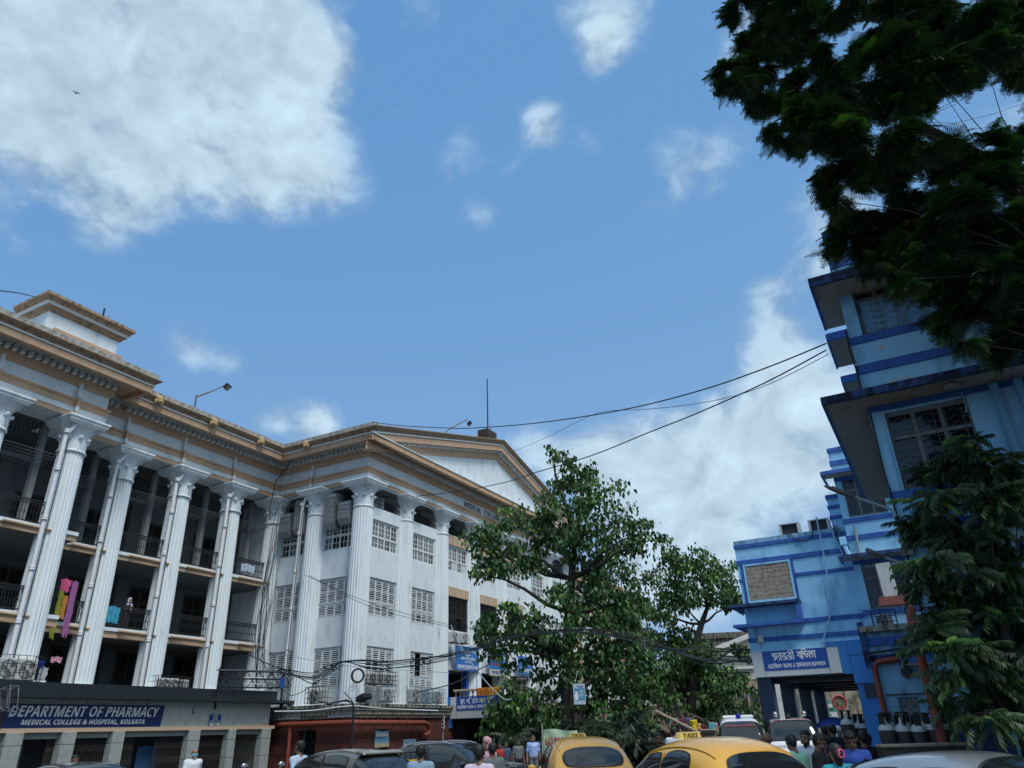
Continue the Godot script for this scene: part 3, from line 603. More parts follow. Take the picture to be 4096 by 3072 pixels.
func abacus_mesh(w: float) -> ArrayMesh:
	var h := w / 2
	var mb := MB.new()
	var pr := [[0.84, 0.0], [0.90, 0.10], [0.93, 0.12], [0.93, 0.17], [0.98, 0.24], [1.0, 0.25], [1.0, 0.34]]
	for k in pr.size() - 1:
		var a: float = pr[k][0] * h
		var b: float = pr[k + 1][0] * h
		var y0: float = pr[k][1]
		var y1: float = pr[k + 1][1]
		for s in 4:
			var B := Basis(UP, s * PI / 2)
			mb.quad(B * V(-a, y0, a), B * V(a, y0, a), B * V(b, y1, b), B * V(-b, y1, b))
	mb.quad(V(-h * 0.84, 0, -h * 0.84), V(h * 0.84, 0, -h * 0.84), V(h * 0.84, 0, h * 0.84), V(-h * 0.84, 0, h * 0.84))
	mb.quad(V(-h, 0.34, h), V(h, 0.34, h), V(h, 0.34, -h), V(-h, 0.34, -h))
	return mb.mesh()

func lion_mesh() -> ArrayMesh:
	var mb := MB.new()
	for k in 13:   # mane
		var a := -0.5 + (PI + 1.0) * k / 12.0
		mb.ellipsoid(V(cos(a) * 0.21, 0.02 + sin(a) * 0.24, 0.02), V(0.075, 0.085, 0.09), 7, 5)
		mb.ellipsoid(V(cos(a) * 0.15, 0.05 + sin(a) * 0.17, 0.08), V(0.06, 0.06, 0.07), 7, 5)
	mb.ellipsoid(V(0, 0.02, 0.10), V(0.15, 0.19, 0.13), 12, 8)
	mb.ellipsoid(V(0, -0.03, 0.20), V(0.065, 0.07, 0.085), 9, 6)
	mb.ellipsoid(V(0, 0.03, 0.215), V(0.035, 0.075, 0.05), 8, 5)
	for s in [-1, 1]:
		mb.ellipsoid(V(s * 0.06, -0.07, 0.21), V(0.055, 0.04, 0.055), 8, 5)
		mb.ellipsoid(V(s * 0.07, 0.10, 0.185), V(0.055, 0.025, 0.05), 8, 5)
		mb.ellipsoid(V(s * 0.17, 0.17, 0.06), V(0.045, 0.06, 0.04), 7, 5)
	mb.ellipsoid(V(0, -0.17, 0.17), V(0.06, 0.035, 0.06), 8, 5)
	return mb.mesh()

const ZA := -6.98    # plane of the long gallery's frieze
const ZP := -5.28    # plane of its projecting end

func build_college() -> void:
	college = base("college_building", CT, "white colonnaded college building with tan cornices, pediment and open galleries", "building")
	var path := [Vector2(-34, ZP), Vector2(-13.05, ZP), Vector2(-13.05, ZA), Vector2(0, ZA), Vector2(0, 0), Vector2(28.06, 0), Vector2(28.06, -14)]
	var v2 := func(a: Array) -> Array: return a.map(func(q): return Vector2(q[0], q[1]))
	var band := func(called: String, m: Material, prof: Array, p := path) -> void: part(called, MB.new().sweep(v2.call(prof), p), m, college)
	band.call("architrave_soffit", M.white, [[-1.5, 15.2], [0.02, 15.2]])
	band.call("architrave", M.tan, [[0.02, 15.2], [0.02, 15.43], [0.05, 15.43]])
	band.call("architrave_stripe", M.white, [[0.05, 15.43], [0.05, 15.67], [0.08, 15.67]])
	band.call("architrave_upper", M.tan, [[0.08, 15.67], [0.08, 15.93]])
	band.call("moulding", M.tan, [[0.08, 15.93], [0.13, 15.945], [0.17, 15.98], [0.17, 16.03], [0.12, 16.04], [0.12, 16.075], [0.05, 16.09], [0.0, 16.10]])
	band.call("frieze", M.white, [[0.0, 16.10], [0.0, 16.69]])
	band.call("bed_moulding", M.tan, [[0.0, 16.69], [0.06, 16.69], [0.08, 16.75], [0.12, 16.78], [0.12, 16.80], [0.16, 16.82], [0.16, 17.06], [0.2, 17.08], [0.2, 17.40]])
	band.call("corona_soffit", M.tan, [[0.2, 17.40], [1.05, 17.40], [1.05, 17.16], [1.28, 17.16]])
	band.call("corona", M.tan, [[1.28, 17.16], [1.28, 17.5]])
	band.call("fillet", M.white, [[1.28, 17.5], [1.34, 17.5], [1.34, 17.56], [1.31, 17.58]])
	var ab := [Vector2(-34, ZP), Vector2(-13.05, ZP), Vector2(-13.05, ZA), Vector2(0, ZA), Vector2(0, 0)]
	# the gutter moulding stops at the pediment corner, where the raking one begins
	var cy := MB.new()
	var cp := [[1.31, 17.58], [1.32, 17.63], [1.36, 17.68], [1.44, 17.72], [1.52, 17.78], [1.55, 17.82], [1.55, 17.86], [1.35, 17.86]]
	cy.sweep(v2.call(cp), ab)
	var jn := []
	for q in cp: jn.append(Vector3(-q[0], q[1], q[0]))
	for j in cp.size() - 1: cy.quad(V(0, cp[j][1], 0) + V(-cp[j][0], 0, 0), jn[j], jn[j + 1], V(-cp[j + 1][0], cp[j + 1][1], 0))
	part("gutter_moulding", cy, M.tan_dirty, college)
	var pp := MB.new().sweep(v2.call([[1.38, 17.86], [1.38, 18.16], [1.12, 18.16], [1.12, 17.6]]), ab)
	pp.mm(V(-1.38, 17.86, 0), V(-1.12, 18.16, 1.38)).mm(V(-1.12, 17.86, 1.14), V(-0.9, 18.155, 1.38))
	part("parapet", pp, M.concrete, college)
	part("frieze_top_ledge", MB.new().sweep(v2.call([[1.31, 17.58], [0.7, 17.75]]), [Vector2(0, 0), Vector2(28.06, 0)]), M.white, college)
	# raking cornice of the pediment: profile (out, height above the raking line)
	var apex := V(14.03, 21.57, 0)
	var slope := (21.57 - 17.5) / (14.03 + 1.34)
	var rake := func(called: String, m: Material, prof: Array) -> void:
		var mb := MB.new()
		for j in prof.size() - 1:
			for s in [-1.0, 1.0]:
				var f := func(q: Array, end: bool) -> Vector3:
					if not end: return V(14.03, apex.y + q[1], q[0])
					var xe := -1.34 if s < 0 else 29.40
					return V(xe, 17.5 + q[1], q[0])
				var a: Vector3 = f.call(prof[j], true)
				var b: Vector3 = f.call(prof[j], false)
				var c: Vector3 = f.call(prof[j + 1], false)
				var d: Vector3 = f.call(prof[j + 1], true)
				if s < 0: mb.quad(a, b, c, d)
				else: mb.quad(b, a, d, c)
		part(called, mb, m, college)
	rake.call("raking_soffit", M.tan, [[0.8, -0.18], [1.12, -0.18], [1.12, -0.42], [1.28, -0.42]])
	rake.call("raking_corona", M.tan, [[1.28, -0.42], [1.28, 0.0]])
	rake.call("raking_fillet", M.white, [[1.28, 0.0], [1.34, 0.0], [1.34, 0.07], [1.31, 0.09]])
	rake.call("raking_gutter", M.tan_dirty, [[1.31, 0.09], [1.33, 0.16], [1.40, 0.24], [1.5, 0.32], [1.55, 0.38], [1.55, 0.43], [0.6, 0.50], [0.6, -0.4]])
	rake.call("raking_band", M.tan, [[0.7, -1.02], [0.76, -1.02], [0.78, -0.95], [0.84, -0.92], [0.84, -0.62], [0.88, -0.60], [0.88, -0.18]])
	var ty := MB.new().prism([Vector2(0.3, 17.6), Vector2(27.76, 17.6), Vector2(14.03, 17.6 + 0.265 * 13.4)], 0.4, 0.7)
	part("tympanum", ty, M.white, college)
	# dentils
	var dm := MB.new().box(Vector3.ZERO, V(0.165, 0.31, 0.24), Basis.IDENTITY, 0.008).mesh()
	var dent := func(x: float, y: float, z: float, yaw := 0.0) -> void: part("dentil", dm, M.white, college, Transform3D(Basis(UP, yaw), V(x, y, z)))
	for i in 22: dent.call(-13.1 - 0.335 * i, 17.235, ZP + 0.32)
	for i in 38:
		if i != 33: dent.call(-0.38 - 0.335 * i, 17.235, ZA + 0.32)
	for i in 20: dent.call(-0.32, 17.235, ZA + 0.45 + 0.333 * i, PI / 2)
	for i in 84: dent.call(0.0 + 0.335 * i, 17.235, 0.32)
	var dm2 := MB.new().box(Vector3.ZERO, V(0.17, 0.33, 0.22), Basis.IDENTITY, 0.008).mesh()
	for s in [-1, 1]:
		for i in 37:
			var x: float = 14.03 + s * (0.17 + 0.335 * i)
			part("dentil", dm2, M.white, college, Transform3D(Basis(V(1, -s * slope, 0), UP, Vector3.BACK), V(x, apex.y - slope * absf(x - 14.03) - 0.375, 0.98)))
	# columns
	var sh_a := fluted(0.64, 0.52, 9.55)
	var sh_c := fluted(0.66, 0.57, 10.35)
	var cap := capital_mesh(0.56)
	var abm := abacus_mesh(1.95)
	var column := func(x: float, z: float, y0: float) -> void:
		var c := part("column", sh_a if y0 > 3.9 else sh_c, M.column_white, college, Transform3D(Basis.IDENTITY, V(x, y0, z)))
		part("capital", cap, M.column_white, c, Transform3D(Basis(UP, 0.2 + x), V(0, 13.68 - y0, 0)))
		part("abacus", abm, M.column_white, c, Transform3D(Basis.IDENTITY, V(0, 14.80 - y0, 0)))
		part("pedestal", MB.new().box(V(0, -0.3, 0), V(1.6, 0.6, 1.6)), M.white, c)
	for x in [-24.6, -21.05, -17.55, -14.05]: column.call(x, ZP - 0.27, 4.05)
	for x in [-10.35, -6.85, -3.33, 0.12]: column.call(x, ZA - 0.27, 4.05)
	column.call(0.14, -3.76, 3.2)
	for i in 8: column.call(0.14 + 3.97 * i, -0.27, 3.2)
	# walls of the return and of the pediment front
	var wc := []
	for j in 7:
		var cx := 2.12 + 3.97 * j
		var x0 := cx - 1.25
		var x1 := cx + 1.25
		wc.append([x0 - 0.15, x1 + 0.15, 13.85, 15.1]); wc.append([x0, x1, 11.42, 13.15]); wc.append([x0, x1, 7.7, 9.8])
		wc.append([x0, x1, 4.0, 6.12] if j < 2 or j > 4 else [x0, x1, 3.3, 5.3])
	part("front_wall", holes(MB.new(), 0.4, 28.0, 0.0, 15.5, -0.5, -0.1, wc), M.white, college)
	var wb := []
	for cz in [-5.35, -2.0]:
		wb.append([cz - 1.3, cz + 1.3, 13.75, 15.1]); wb.append([cz - 1.25, cz + 1.25, 11.45, 13.15]); wb.append([cz - 1.25, cz + 1.25, 7.7, 9.85]); wb.append([cz - 1.25, cz + 1.25, 4.0, 6.12])
	# side wall is made along x and turned to face the gallery court
	var tb := Transform3D(Basis(UP, -PI / 2), V(0, 0, 0))
	part("side_wall", holes(MB.new(), -7.0, -0.3, 0.0, 15.5, -0.6, -0.2, wb), M.white, college, tb)
	for cz in [-5.35, -2.0]:
		shutters(college, tb * T(V(cz, 4.0, -0.3)), 2.5, 2.12, M.shutter_white)
		shutters(college, tb * T(V(cz, 7.7, -0.32)), 2.5, 2.15, M.shutter_white)
		casement(college, tb * T(V(cz, 11.45, -0.34)), 2.5, 1.7, 0.5)
		bar_grille(college, tb * T(V(cz, 13.75, -0.3)), 2.6, 1.4)
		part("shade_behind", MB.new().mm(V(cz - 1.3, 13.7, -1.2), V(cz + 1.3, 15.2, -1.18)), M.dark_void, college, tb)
	for j in 7:
		var cx := 2.12 + 3.97 * j
		bar_grille(college, T(V(cx, 13.85, -0.2)), 2.8, 1.25)
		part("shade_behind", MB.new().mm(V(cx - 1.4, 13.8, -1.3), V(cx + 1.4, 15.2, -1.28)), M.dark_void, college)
		casement(college, T(V(cx, 11.42, -0.22)), 2.5, 1.73, 0.42, [2, 6] if j == 2 else [])
		if j < 2 or j > 4:
			shutters(college, T(V(cx, 7.7, -0.22)), 2.5, 2.1, M.shutter_white)
			shutters(college, T(V(cx, 4.0, -0.2)), 2.5, 2.12, M.shutter_white, 0.36, 3 if j == 1 else -1)
		else:
			var w := shutters(college, T(V(cx, 7.7, -0.24)), 2.5, 2.1, M.shutter_dark, 0.4, 4)
			part("security_bars", MB.new(), M.iron, w)
			bar_grille(w, T(V(0, 0, 0.12)), 2.45, 2.1, 0.16)
			part("tan_panel", MB.new().mm(V(cx - 1.3, 9.82, -0.12), V(cx + 1.3, 10.4, -0.04)), M.beige, college)
			part("tan_panel", MB.new().mm(V(cx - 1.3, 13.18, -0.12), V(cx + 1.3, 13.8, -0.04)), M.beige, college)
			part("shop_interior", MB.new().mm(V(cx - 1.4, 3.2, -3.0), V(cx + 1.4, 5.4, -2.9)), M.dark_void, college)
			for e in [[-1.27, -1.1], [0.95, 1.27]]: part("door_jamb", MB.new().mm(V(cx + e[0], 3.2, -0.3), V(cx + e[1], 5.3, -0.02)), M.sign_blue if j != 3 else M.frame_grey, college)
	# plinth storey under the return and the front
	var plp := [Vector2(-0.55, -7.0), Vector2(-0.55, 0.45), Vector2(9.0, 0.45)]
	var pc := [[1.35, 2.5, 0.85, 2.0]]
	part("plinth_wall", holes(MB.new(), -0.55, 9.0, 0.0, 2.55, 0.05, 0.45, pc), M.redwall, college)
	part("plinth_side_wall", holes(MB.new(), -7.0, 0.05, 0.0, 2.55, 0.15, 0.55, [[-3.1, -1.85, 0.7, 2.02]]), M.redwall, college, tb)
	part("plinth_groove", MB.new().mm(V(-0.56, 1.42, -6.9), V(-0.545, 1.45, 0.46)).mm(V(-0.56, 0.92, -6.9), V(-0.545, 0.95, 0.46)).mm(V(-0.5, 1.42, 0.445), V(1.2, 1.45, 0.455)).mm(V(2.7, 1.42, 0.445), V(9, 1.45, 0.455)), M.joint_black, college)
	part("plinth_ledge", MB.new().sweep(v2.call([[0.0, 2.53], [0.10, 2.55], [0.10, 2.66], [0.17, 2.70], [0.17, 2.86], [0.24, 2.90], [0.24, 3.02], [0.30, 3.05], [0.30, 3.2], [-1.5, 3.22]]), plp), M.mossy, college)
	for i in 5:
		part("window_bar", MB.new().mm(V(1.5 + 0.22 * i, 0.85, 0.2), V(1.52 + 0.22 * i, 2.0, 0.22)), M.iron, college)
	part("shade_behind", MB.new().mm(V(1.3, 0.7, -0.2), V(2.6, 2.1, -0.15)), M.dark_void, college)
	part("shade_behind", MB.new().mm(V(-3.2, 0.6, -0.2), V(-1.8, 2.1, -0.15)), M.dark_void, college, tb)
	for i in 6: part("window_bar", MB.new().mm(V(-3.0 + 0.21 * i, 0.7, 0.3), V(-2.98 + 0.21 * i, 2.02, 0.32)), M.iron, college, tb)
	# galleries: floors, back wall, railings, netting frames
	for gx in [[-13.0, 0.3, ZA - 0.02, ZA - 3.6], [-34.0, -13.0, ZP - 0.02, ZA - 3.6]]:
		var x0: float = gx[0]
		var x1: float = gx[1]
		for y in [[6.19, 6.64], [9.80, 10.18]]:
			part("gallery_floor", MB.new().mm(V(x0, y[0] + 0.003, gx[3]), V(x1, y[1] - 0.16, gx[2] - 0.2)), M.gallery, college)  # slab body and underside painted dark to stand in for shade
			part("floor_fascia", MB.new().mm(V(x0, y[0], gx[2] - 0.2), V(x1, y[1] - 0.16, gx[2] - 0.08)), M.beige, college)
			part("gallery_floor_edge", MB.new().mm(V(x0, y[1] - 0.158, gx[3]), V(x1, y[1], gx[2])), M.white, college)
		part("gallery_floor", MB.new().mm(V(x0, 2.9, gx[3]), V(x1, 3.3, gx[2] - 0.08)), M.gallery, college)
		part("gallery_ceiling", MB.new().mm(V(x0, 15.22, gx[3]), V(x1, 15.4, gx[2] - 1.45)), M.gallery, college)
	var bw := []
	var xs := [-1.6, -5.1, -8.6, -12.1, -15.8, -19.3, -22.8, -26.3]
	for x in xs:
		for y in [3.3, 6.64, 10.18]: bw.append([x - 1.35, x + 1.35, y, y + 2.75])
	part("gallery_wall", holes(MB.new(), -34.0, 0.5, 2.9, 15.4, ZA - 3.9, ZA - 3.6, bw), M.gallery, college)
	for x in xs:
		for y in [3.3, 6.64, 10.18]: shutters(college, T(V(x, y, ZA - 3.62)), 2.7, 2.75, M.shutter_dark, 0.4, 5 if rng.randf() < 0.3 else -1)
	part("gallery_end_wall", MB.new().mm(V(0.3, 2.9, ZA - 3.7), V(0.5, 15.4, ZA + 0.2)), M.white, college)
	part("basement_wall", MB.new().mm(V(-34, 0, ZA - 0.8), V(0, 2.95, ZA - 0.4)), M.redwall, college)
	var cols := [[-24.6, -21.05], [-21.05, -17.55], [-17.55, -14.05], [-13.0, -10.35], [-10.35, -6.85], [-6.85, -3.33], [-3.33, 0.12]]
	for ci in cols.size():
		var c: Array = cols[ci]
		var z := (ZP if ci < 3 else ZA) - 0.2
		var x0: float = c[0] + 0.45
		var x1: float = c[1] - 0.45
		for y in [6.64, 10.18]:
			var mb := MB.new()
			mb.mm(V(x0, y + 0.98, z - 0.025), V(x1, y + 1.03, z + 0.025)).mm(V(x0, y + 0.80, z - 0.012), V(x1, y + 0.825, z + 0.012)).mm(V(x0, y + 0.08, z - 0.015), V(x1, y + 0.12, z + 0.015))
			var n := int((x1 - x0) / 0.125)
			for i in n + 1:
				var x := lerpf(x0, x1, float(i) / n)
				mb.mm(V(x - 0.011, y, z - 0.01), V(x + 0.011, y + 0.98, z + 0.012))
				mb.box(V(x + 0.06, y + 0.9, z), V(0.07, 0.07, 0.012), Basis(Vector3.BACK, PI / 4))
				mb.mm(V(x - 0.022, y + 0.42, z - 0.02), V(x + 0.022, y + 0.5, z + 0.02))
			part("railing", mb, M.iron, college)
			part("outlet_pipe", MB.new().tube([V(x0 + 0.2 + rng.randf(), y - 0.13, z + 0.25), V(x1 + 0.15, y - 0.2, z + 0.42)], 0.06, 8), M.beige, college)
		var net := MB.new()
		for i in 13: net.tube([V(lerpf(x0, x1, i / 12.0), 13.35, z), V(lerpf(x0, x1, i / 12.0), 13.15, z - 1.5)], 0.012, 4)
		for i in 6: net.tube([V(x0, 13.35 - 0.04 * i, z - 0.3 * i), V(x1, 13.35 - 0.04 * i, z - 0.3 * i)], 0.014, 4)
		part("netting_frame", net, M.iron_grey, college)
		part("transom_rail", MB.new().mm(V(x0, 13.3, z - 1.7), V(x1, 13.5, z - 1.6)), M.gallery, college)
		var vb := MB.new()
		for i in 16: vb.mm(V(lerpf(x0, x1, i / 15.0) - 0.012, 13.5, z - 1.66), V(lerpf(x0, x1, i / 15.0) + 0.012, 15.2, z - 1.64))
		part("upper_bars", vb, M.iron, college)
		part("post", MB.new().mm(V(x1 - 0.25, 10.18, z - 1.8), V(x1 + 0.0, 15.2, z - 1.5)), M.post_shaded, college)
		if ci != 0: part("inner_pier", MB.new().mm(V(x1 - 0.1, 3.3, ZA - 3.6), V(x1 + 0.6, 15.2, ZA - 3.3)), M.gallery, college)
	# roofs and the attic block over the projecting end
	part("roof", MB.new().mm(V(-34, 17.3, -22), V(0, 17.55, ZA + 0.9)).mm(V(-34, 17.32, ZA + 0.9), V(-13.1, 17.56, ZP + 0.9)).mm(V(-1.1, 17.3, -22), V(28, 17.54, 0.5)), M.concrete, college)
	part("roof_gable", MB.new().prism([Vector2(-0.6, 17.6), Vector2(28.7, 17.6), Vector2(14.03, 21.7)], -12.0, 0.6), M.concrete, college)
	part("back_wall", MB.new().mm(V(-34, 0, -22.2), V(28, 17.4, -22)).mm(V(27.6, 0, -22), V(28, 17.4, -0.6)), M.white, college)
	var at := part("attic_block", MB.new().mm(V(-16.45, 17.5, -8.2), V(-12.9, 20.3, -5.9)).mm(V(-13.6, 17.5, -8.25), V(-13.55, 20.3, -5.885)), M.white, college)
	part("attic_plinth", MB.new().mm(V(-16.1, 17.5, -8.5), V(-12.6, 19.3, -5.75)), M.tan, at)
	part("attic_kerb", MB.new().mm(V(-17.2, 17.5, -8.5), V(-16.1, 18.9, -5.8)), M.white, at)
	var acp := [Vector2(-16.45, -8.2), Vector2(-16.45, -5.9), Vector2(-12.9, -5.9), Vector2(-12.9, -8.2)]
	part("attic_cornice", MB.new().sweep(v2.call([[0.0, 20.05], [0.12, 20.12], [0.12, 20.2], [0.24, 20.26], [0.24, 20.3]]), acp), M.tan_dirty, at)
	part("attic_cornice_stripe", MB.new().sweep(v2.call([[0.24, 20.3], [0.27, 20.3], [0.27, 20.38], [0.34, 20.4]]), acp), M.white, at)
	part("attic_cornice_top", MB.new().sweep(v2.call([[0.34, 20.4], [0.36, 20.5], [0.46, 20.62], [0.5, 20.64], [0.5, 20.78], [-0.5, 20.82]]), acp), M.tan_dirty, at)
	part("roof_pole", MB.new().tube([V(-13.6, 20.6, -6.6), V(-13.6, 21.9, -6.6)], 0.05, 8), M.iron, at)
	part("roof_rod", MB.new().tube([V(-13.2, 20.6, -6.8), V(-13.2, 21.75, -6.8)], 0.02, 6), M.iron_grey, at)
	# lion heads on the gutter
	var lm := lion_mesh()
	for p in [[-10.3, ZA + 1.42, 0.0], [-6.78, ZA + 1.42, 0.0], [-3.3, ZA + 1.42, 0.0]]: part("lion_head", lm, M.lion, college, Transform3D(Basis(UP, p[2]), V(p[0], 17.66, p[1])))
	part("lion_head", lm, M.lion, college, Transform3D(Basis(UP, -PI / 2), V(-1.42, 17.66, -3.67)))
	# rainwater pipes
	var rp := func(x: float, z: float, ez: float, yaw := 0.0, tx := Transform3D.IDENTITY, foot := 3.6) -> void:
		var o := part("rainwater_pipe", MB.new().tube([V(x, 17.1, ez + 0.02), V(x, 16.69, ez + 0.12), V(x, 16.1, ez + 0.16)], 0.09, 10), M.pipe_white, college, tx)
		part("pipe_length", MB.new().tube([V(x, 16.1, ez + 0.2), V(x, 15.67, ez + 0.2)], 0.09, 10), M.tan, o)
		part("pipe_length", MB.new().tube([V(x, 15.67, ez + 0.2), V(x, 15.43, ez + 0.2)], 0.09, 10), M.pipe_white, o)
		part("pipe_length", MB.new().tube([V(x, 15.43, ez + 0.2), V(x, 15.15, ez + 0.2), V(x - 0.1, 15.05, ez + 0.3)], 0.09, 10), M.tan, o)
		part("pipe_length", MB.new().tube([V(x + 0.05, 14.75, z + 0.62), V(x - 0.22, 14.2, z + 0.55), V(x - 0.24, foot, z + 0.6)], 0.095, 10), M.pipe_white, o)
		var col := MB.new()
		for y in [16.35, 14.35, 12.6, 10.4, 8.3, 6.2]:
			if y > foot: col.lathe([Vector2(0.1, -0.1), Vector2(0.125, -0.08), Vector2(0.125, -0.04), Vector2(0.105, -0.02), Vector2(0.125, 0.04), Vector2(0.125, 0.08), Vector2(0.1, 0.1)], 10, V(x - (0.24 if y < 15 else 0.0), y, z + 0.6 if y < 14.6 else ez + 0.14))
		part("pipe_collar", col, M.pipe_white, o)
		var dk := MB.new().tube([V(x - 0.1, 14.0, z + 0.64), V(x - 0.1, foot, z + 0.66)], 0.02, 6)
		part("pipe_cable", dk, M.cable, o)
	for x in [-24.6, -21.05, -17.55, -14.05]: rp.call(x - 0.5, ZP - 0.27, ZP)
	for x in [-10.35, -6.85, -3.33]: rp.call(x - 0.5, ZA - 0.27, ZA)
	rp.call(-4.25, -0.12, 0.0, 0.0, tb, 3.2)
	# lettering on the frieze
	var lt := text_mb("MEDICAL", 0.40, true, 0.0, false, 2.3)
	part("lettering", lt, M.letter_black, college, T(V(11.85, 16.38, 0.012)))
	part("lettering", text_mb("COLLEGE", 0.40, true, 0.0, false, 2.25), M.letter_black, college, T(V(14.6, 16.38, 0.012)))
	part("lettering", text_mb("HOSPITALS", 0.40, true, 0.0, false, 2.9), M.letter_black, college, T(V(17.8, 16.38, 0.012)))
	# flagpole block
	part("pole_block", MB.new().box(V(13.2, 22.1, 0.5), V(1.35, 1.0, 0.9)), M.block_dark, college)
	part("flagpole", MB.new().tube([V(13.3, 22.5, 0.5), V(13.3, 27.2, 0.5)], [0.055, 0.04], 8), M.iron, college)
	part("lightning_rod", MB.new().tube([V(13.75, 22.5, 0.5), V(13.75, 23.6, 0.5)], 0.014, 6), M.iron_grey, college)
	# rear wing seen beyond the pediment
	part("rear_wing", MB.new().mm(V(28.5, 0, -14), V(52, 14.5, -1.5)), M.white, college)
	part("rear_wing_cornice", MB.new().mm(V(28.5, 14.5, -14), V(52.3, 15.4, -1.1)), M.tan, college)
	for i in 6:
		part("rear_window", MB.new().mm(V(30.2 + 3.7 * i, 10.6, -1.52), V(31.8 + 3.7 * i, 12.8, -1.46)), M.shutter_dark, college)
		part("rear_window", MB.new().mm(V(30.2 + 3.7 * i, 6.2, -1.52), V(31.8 + 3.7 * i, 8.4, -1.46)), M.shutter_dark, college)
		part("rear_pilaster", MB.new().mm(V(28.8 + 3.7 * i, 3, -1.5), V(29.5 + 3.7 * i, 14.5, -1.3)), M.tan, college)
# ---------------------------------------------------------------- lettering drawn with strokes (Bengali); units: 10 = letter height, headline at 10
const GLYPH := {
	"j": [9, [[0,10,9,10],[2,8.5,1,6.5,3,5.5,4.5,7,3.5,8.5],[4.5,7,6,4,5,1,3,0],[7,10,8,6,8,1.5]]], "b": [8, [[0,10,8,10],[7,10,7,0],[7,9.5,1,5.5,7,2]]],
	"r": [8, [[0,10,8,10],[7,10,7,0],[7,9.5,1,5.5,7,2],[3,-0.5,4,0.5]]], "ru": [10, [[0,10,10,10],[7,10,7,0],[7,9.5,1,5.5,7,2],[3,-0.5,4,0.5],[7,3,9.5,3.5,9.5,1,7,0]]],
	"ii": [4, [[0,10,4,10],[2.5,10,2.5,0],[2.5,10,2,13,-2,14,-6,12]]], "i": [3, [[0,10,3,10],[1.5,10,1.5,0],[1.5,10,1,13,5,14,9,11.5]]], "aa": [3, [[0,10,3,10],[1.5,10,1.5,0]]],
	"bh": [9, [[0,10,9,10],[2,8.5,0.5,7,2,5.5,3,7.5],[3,7.5,3.5,3,6,1.5,8,4,7.5,7.5,5.5,6]]], "g": [9, [[0,10,9,10],[1.5,8.5,0.5,6.5,2.5,6,3.5,8],[3.5,8,4,3,2,1],[7.5,10,7.5,0]]],
	"m": [9, [[0,10,9,10],[2,10,2,3,0.5,1.5,0.5,3.5,2,3.5,7.5,6.5],[7.5,10,7.5,0]]], "e": [4, [[3.5,10,1.5,9,0.5,5,1.5,1,3.5,0,3,2.5]]], "dd": [9, [[0,10,9,10],[5,10,2,8,5,6,8,4,6,0.5,2.5,1,1,3]]],
	"k": [10, [[0,10,10,10],[6,10,6,0],[6,9,1,5,6,2],[6,8,9,6.5,9.5,3.5,8,3]]], "ya": [4, [[0,4,1.5,1,3,4,3,10],[0,10,4,10]]], "l": [10, [[0,10,10,10],[8.5,10,8.5,0],[8.5,6.5,6.5,8,5,4,5,6.5,3,8,1,6,1.5,3,3,2.5]]],
	"E": [8, [[0,8,2.5,10,6,6.5,1,2.5,7,0.5],[7,10,7,0]]], "O": [8, [[2,9,5,10,7,8,4,6,7,4,6,1,3,0,0.5,3,1.5,5]]], "h": [8, [[0,10,8,10],[6,10,2,7.5,6,6,3,4.5,2,1.5,5,0,7,2]]],
	"s": [9, [[0,10,9,10],[1.5,9,1.5,3.5,4.5,4,4,7,1.5,6],[7.5,10,7.5,0],[4.3,6,7.5,6]]], "p": [9, [[0,10,9,10],[1.5,9,1,5.5,3.5,4.5,7.5,7],[7.5,10,7.5,0],[3.5,4.5,7.5,1.5]]],
	"t": [9, [[0,10,9,10],[4.5,7,2,6.5,1.5,3,5,1,8,3.5,8,7,6,9]]], "I": [8, [[0,10,8,10],[3,10,5,12.5,8,13.5],[6,8.5,2,6.5,7,4.5,4.5,1,1,0]]], "c": [8, [[0,10,8,10],[1,7.5,6,8.5,7.5,5,5,1,2,3,2,7.5]]],
	"n": [9, [[0,10,9,10],[2.5,8,0.5,6.5,2,5,4,7,7.5,4.5],[7.5,10,7.5,0]]], "lD": [9, [[0,10,9,10],[8,10,8,5.5],[8,8,6,9,4.5,6,3,8.5,1,7.5,2,5.5],[4,5,2,4,5,2.5,7,1,4,-1.5,1,0]]],
	"ng": [5, [[2.5,9,1,7.5,2.5,6,4,7.5,2.5,9],[0.5,2,4.5,4.5]]], ".": [3, [[1,0,2,0.6]]], ",": [3, [[1.5,1,0.8,-1.5]]], " ": [5, []]}

func strokes(keys: String, height: float, width: float, wt := 1.15) -> MB:
	var list := []
	var x := 0.0
	for k in keys.split("|"):
		var g: Array = GLYPH[k]
		for s in g[1]: list.append([x, s])
		x += float(g[0]) + 0.25
	var mb := MB.new()
	var k := height / 10.0
	var kx := width / x if width > 0 else k
	var dz := 0.0
	for q in list:
		var s: Array = q[1]
		for i in range(0, s.size() - 2, 2):
			var a := Vector2((q[0] + s[i] - x / 2) * kx, (s[i + 1] - 5) * k)
			var b := Vector2((q[0] + s[i + 2] - x / 2) * kx, (s[i + 3] - 5) * k)
			var d := b - a
			dz = fposmod(dz + 0.0007, 0.004)
			mb.box(V((a.x + b.x) / 2, (a.y + b.y) / 2, dz), V(d.length() + wt * k * 0.7, wt * k, 0.01), Basis(Vector3.BACK, d.angle()))
	return mb

const LINE2 := "m|e|dd|i|k|ya|aa|l| |k|e|l|j| |O| |h|aa|s|p|aa|t|aa|l|,|k|e|aa|l|k|aa|t|aa"

func board(called: String, label: String, t: Transform3D, w: float, h: float, m: Material, depth := 0.06, group := "") -> Node3D:
	var o := base(called, t, label, "sign", group)
	part("panel", MB.new().box(V(0, 0, -depth / 2), V(w, h, depth), Basis.IDENTITY, 0.006), m, o)
	return o

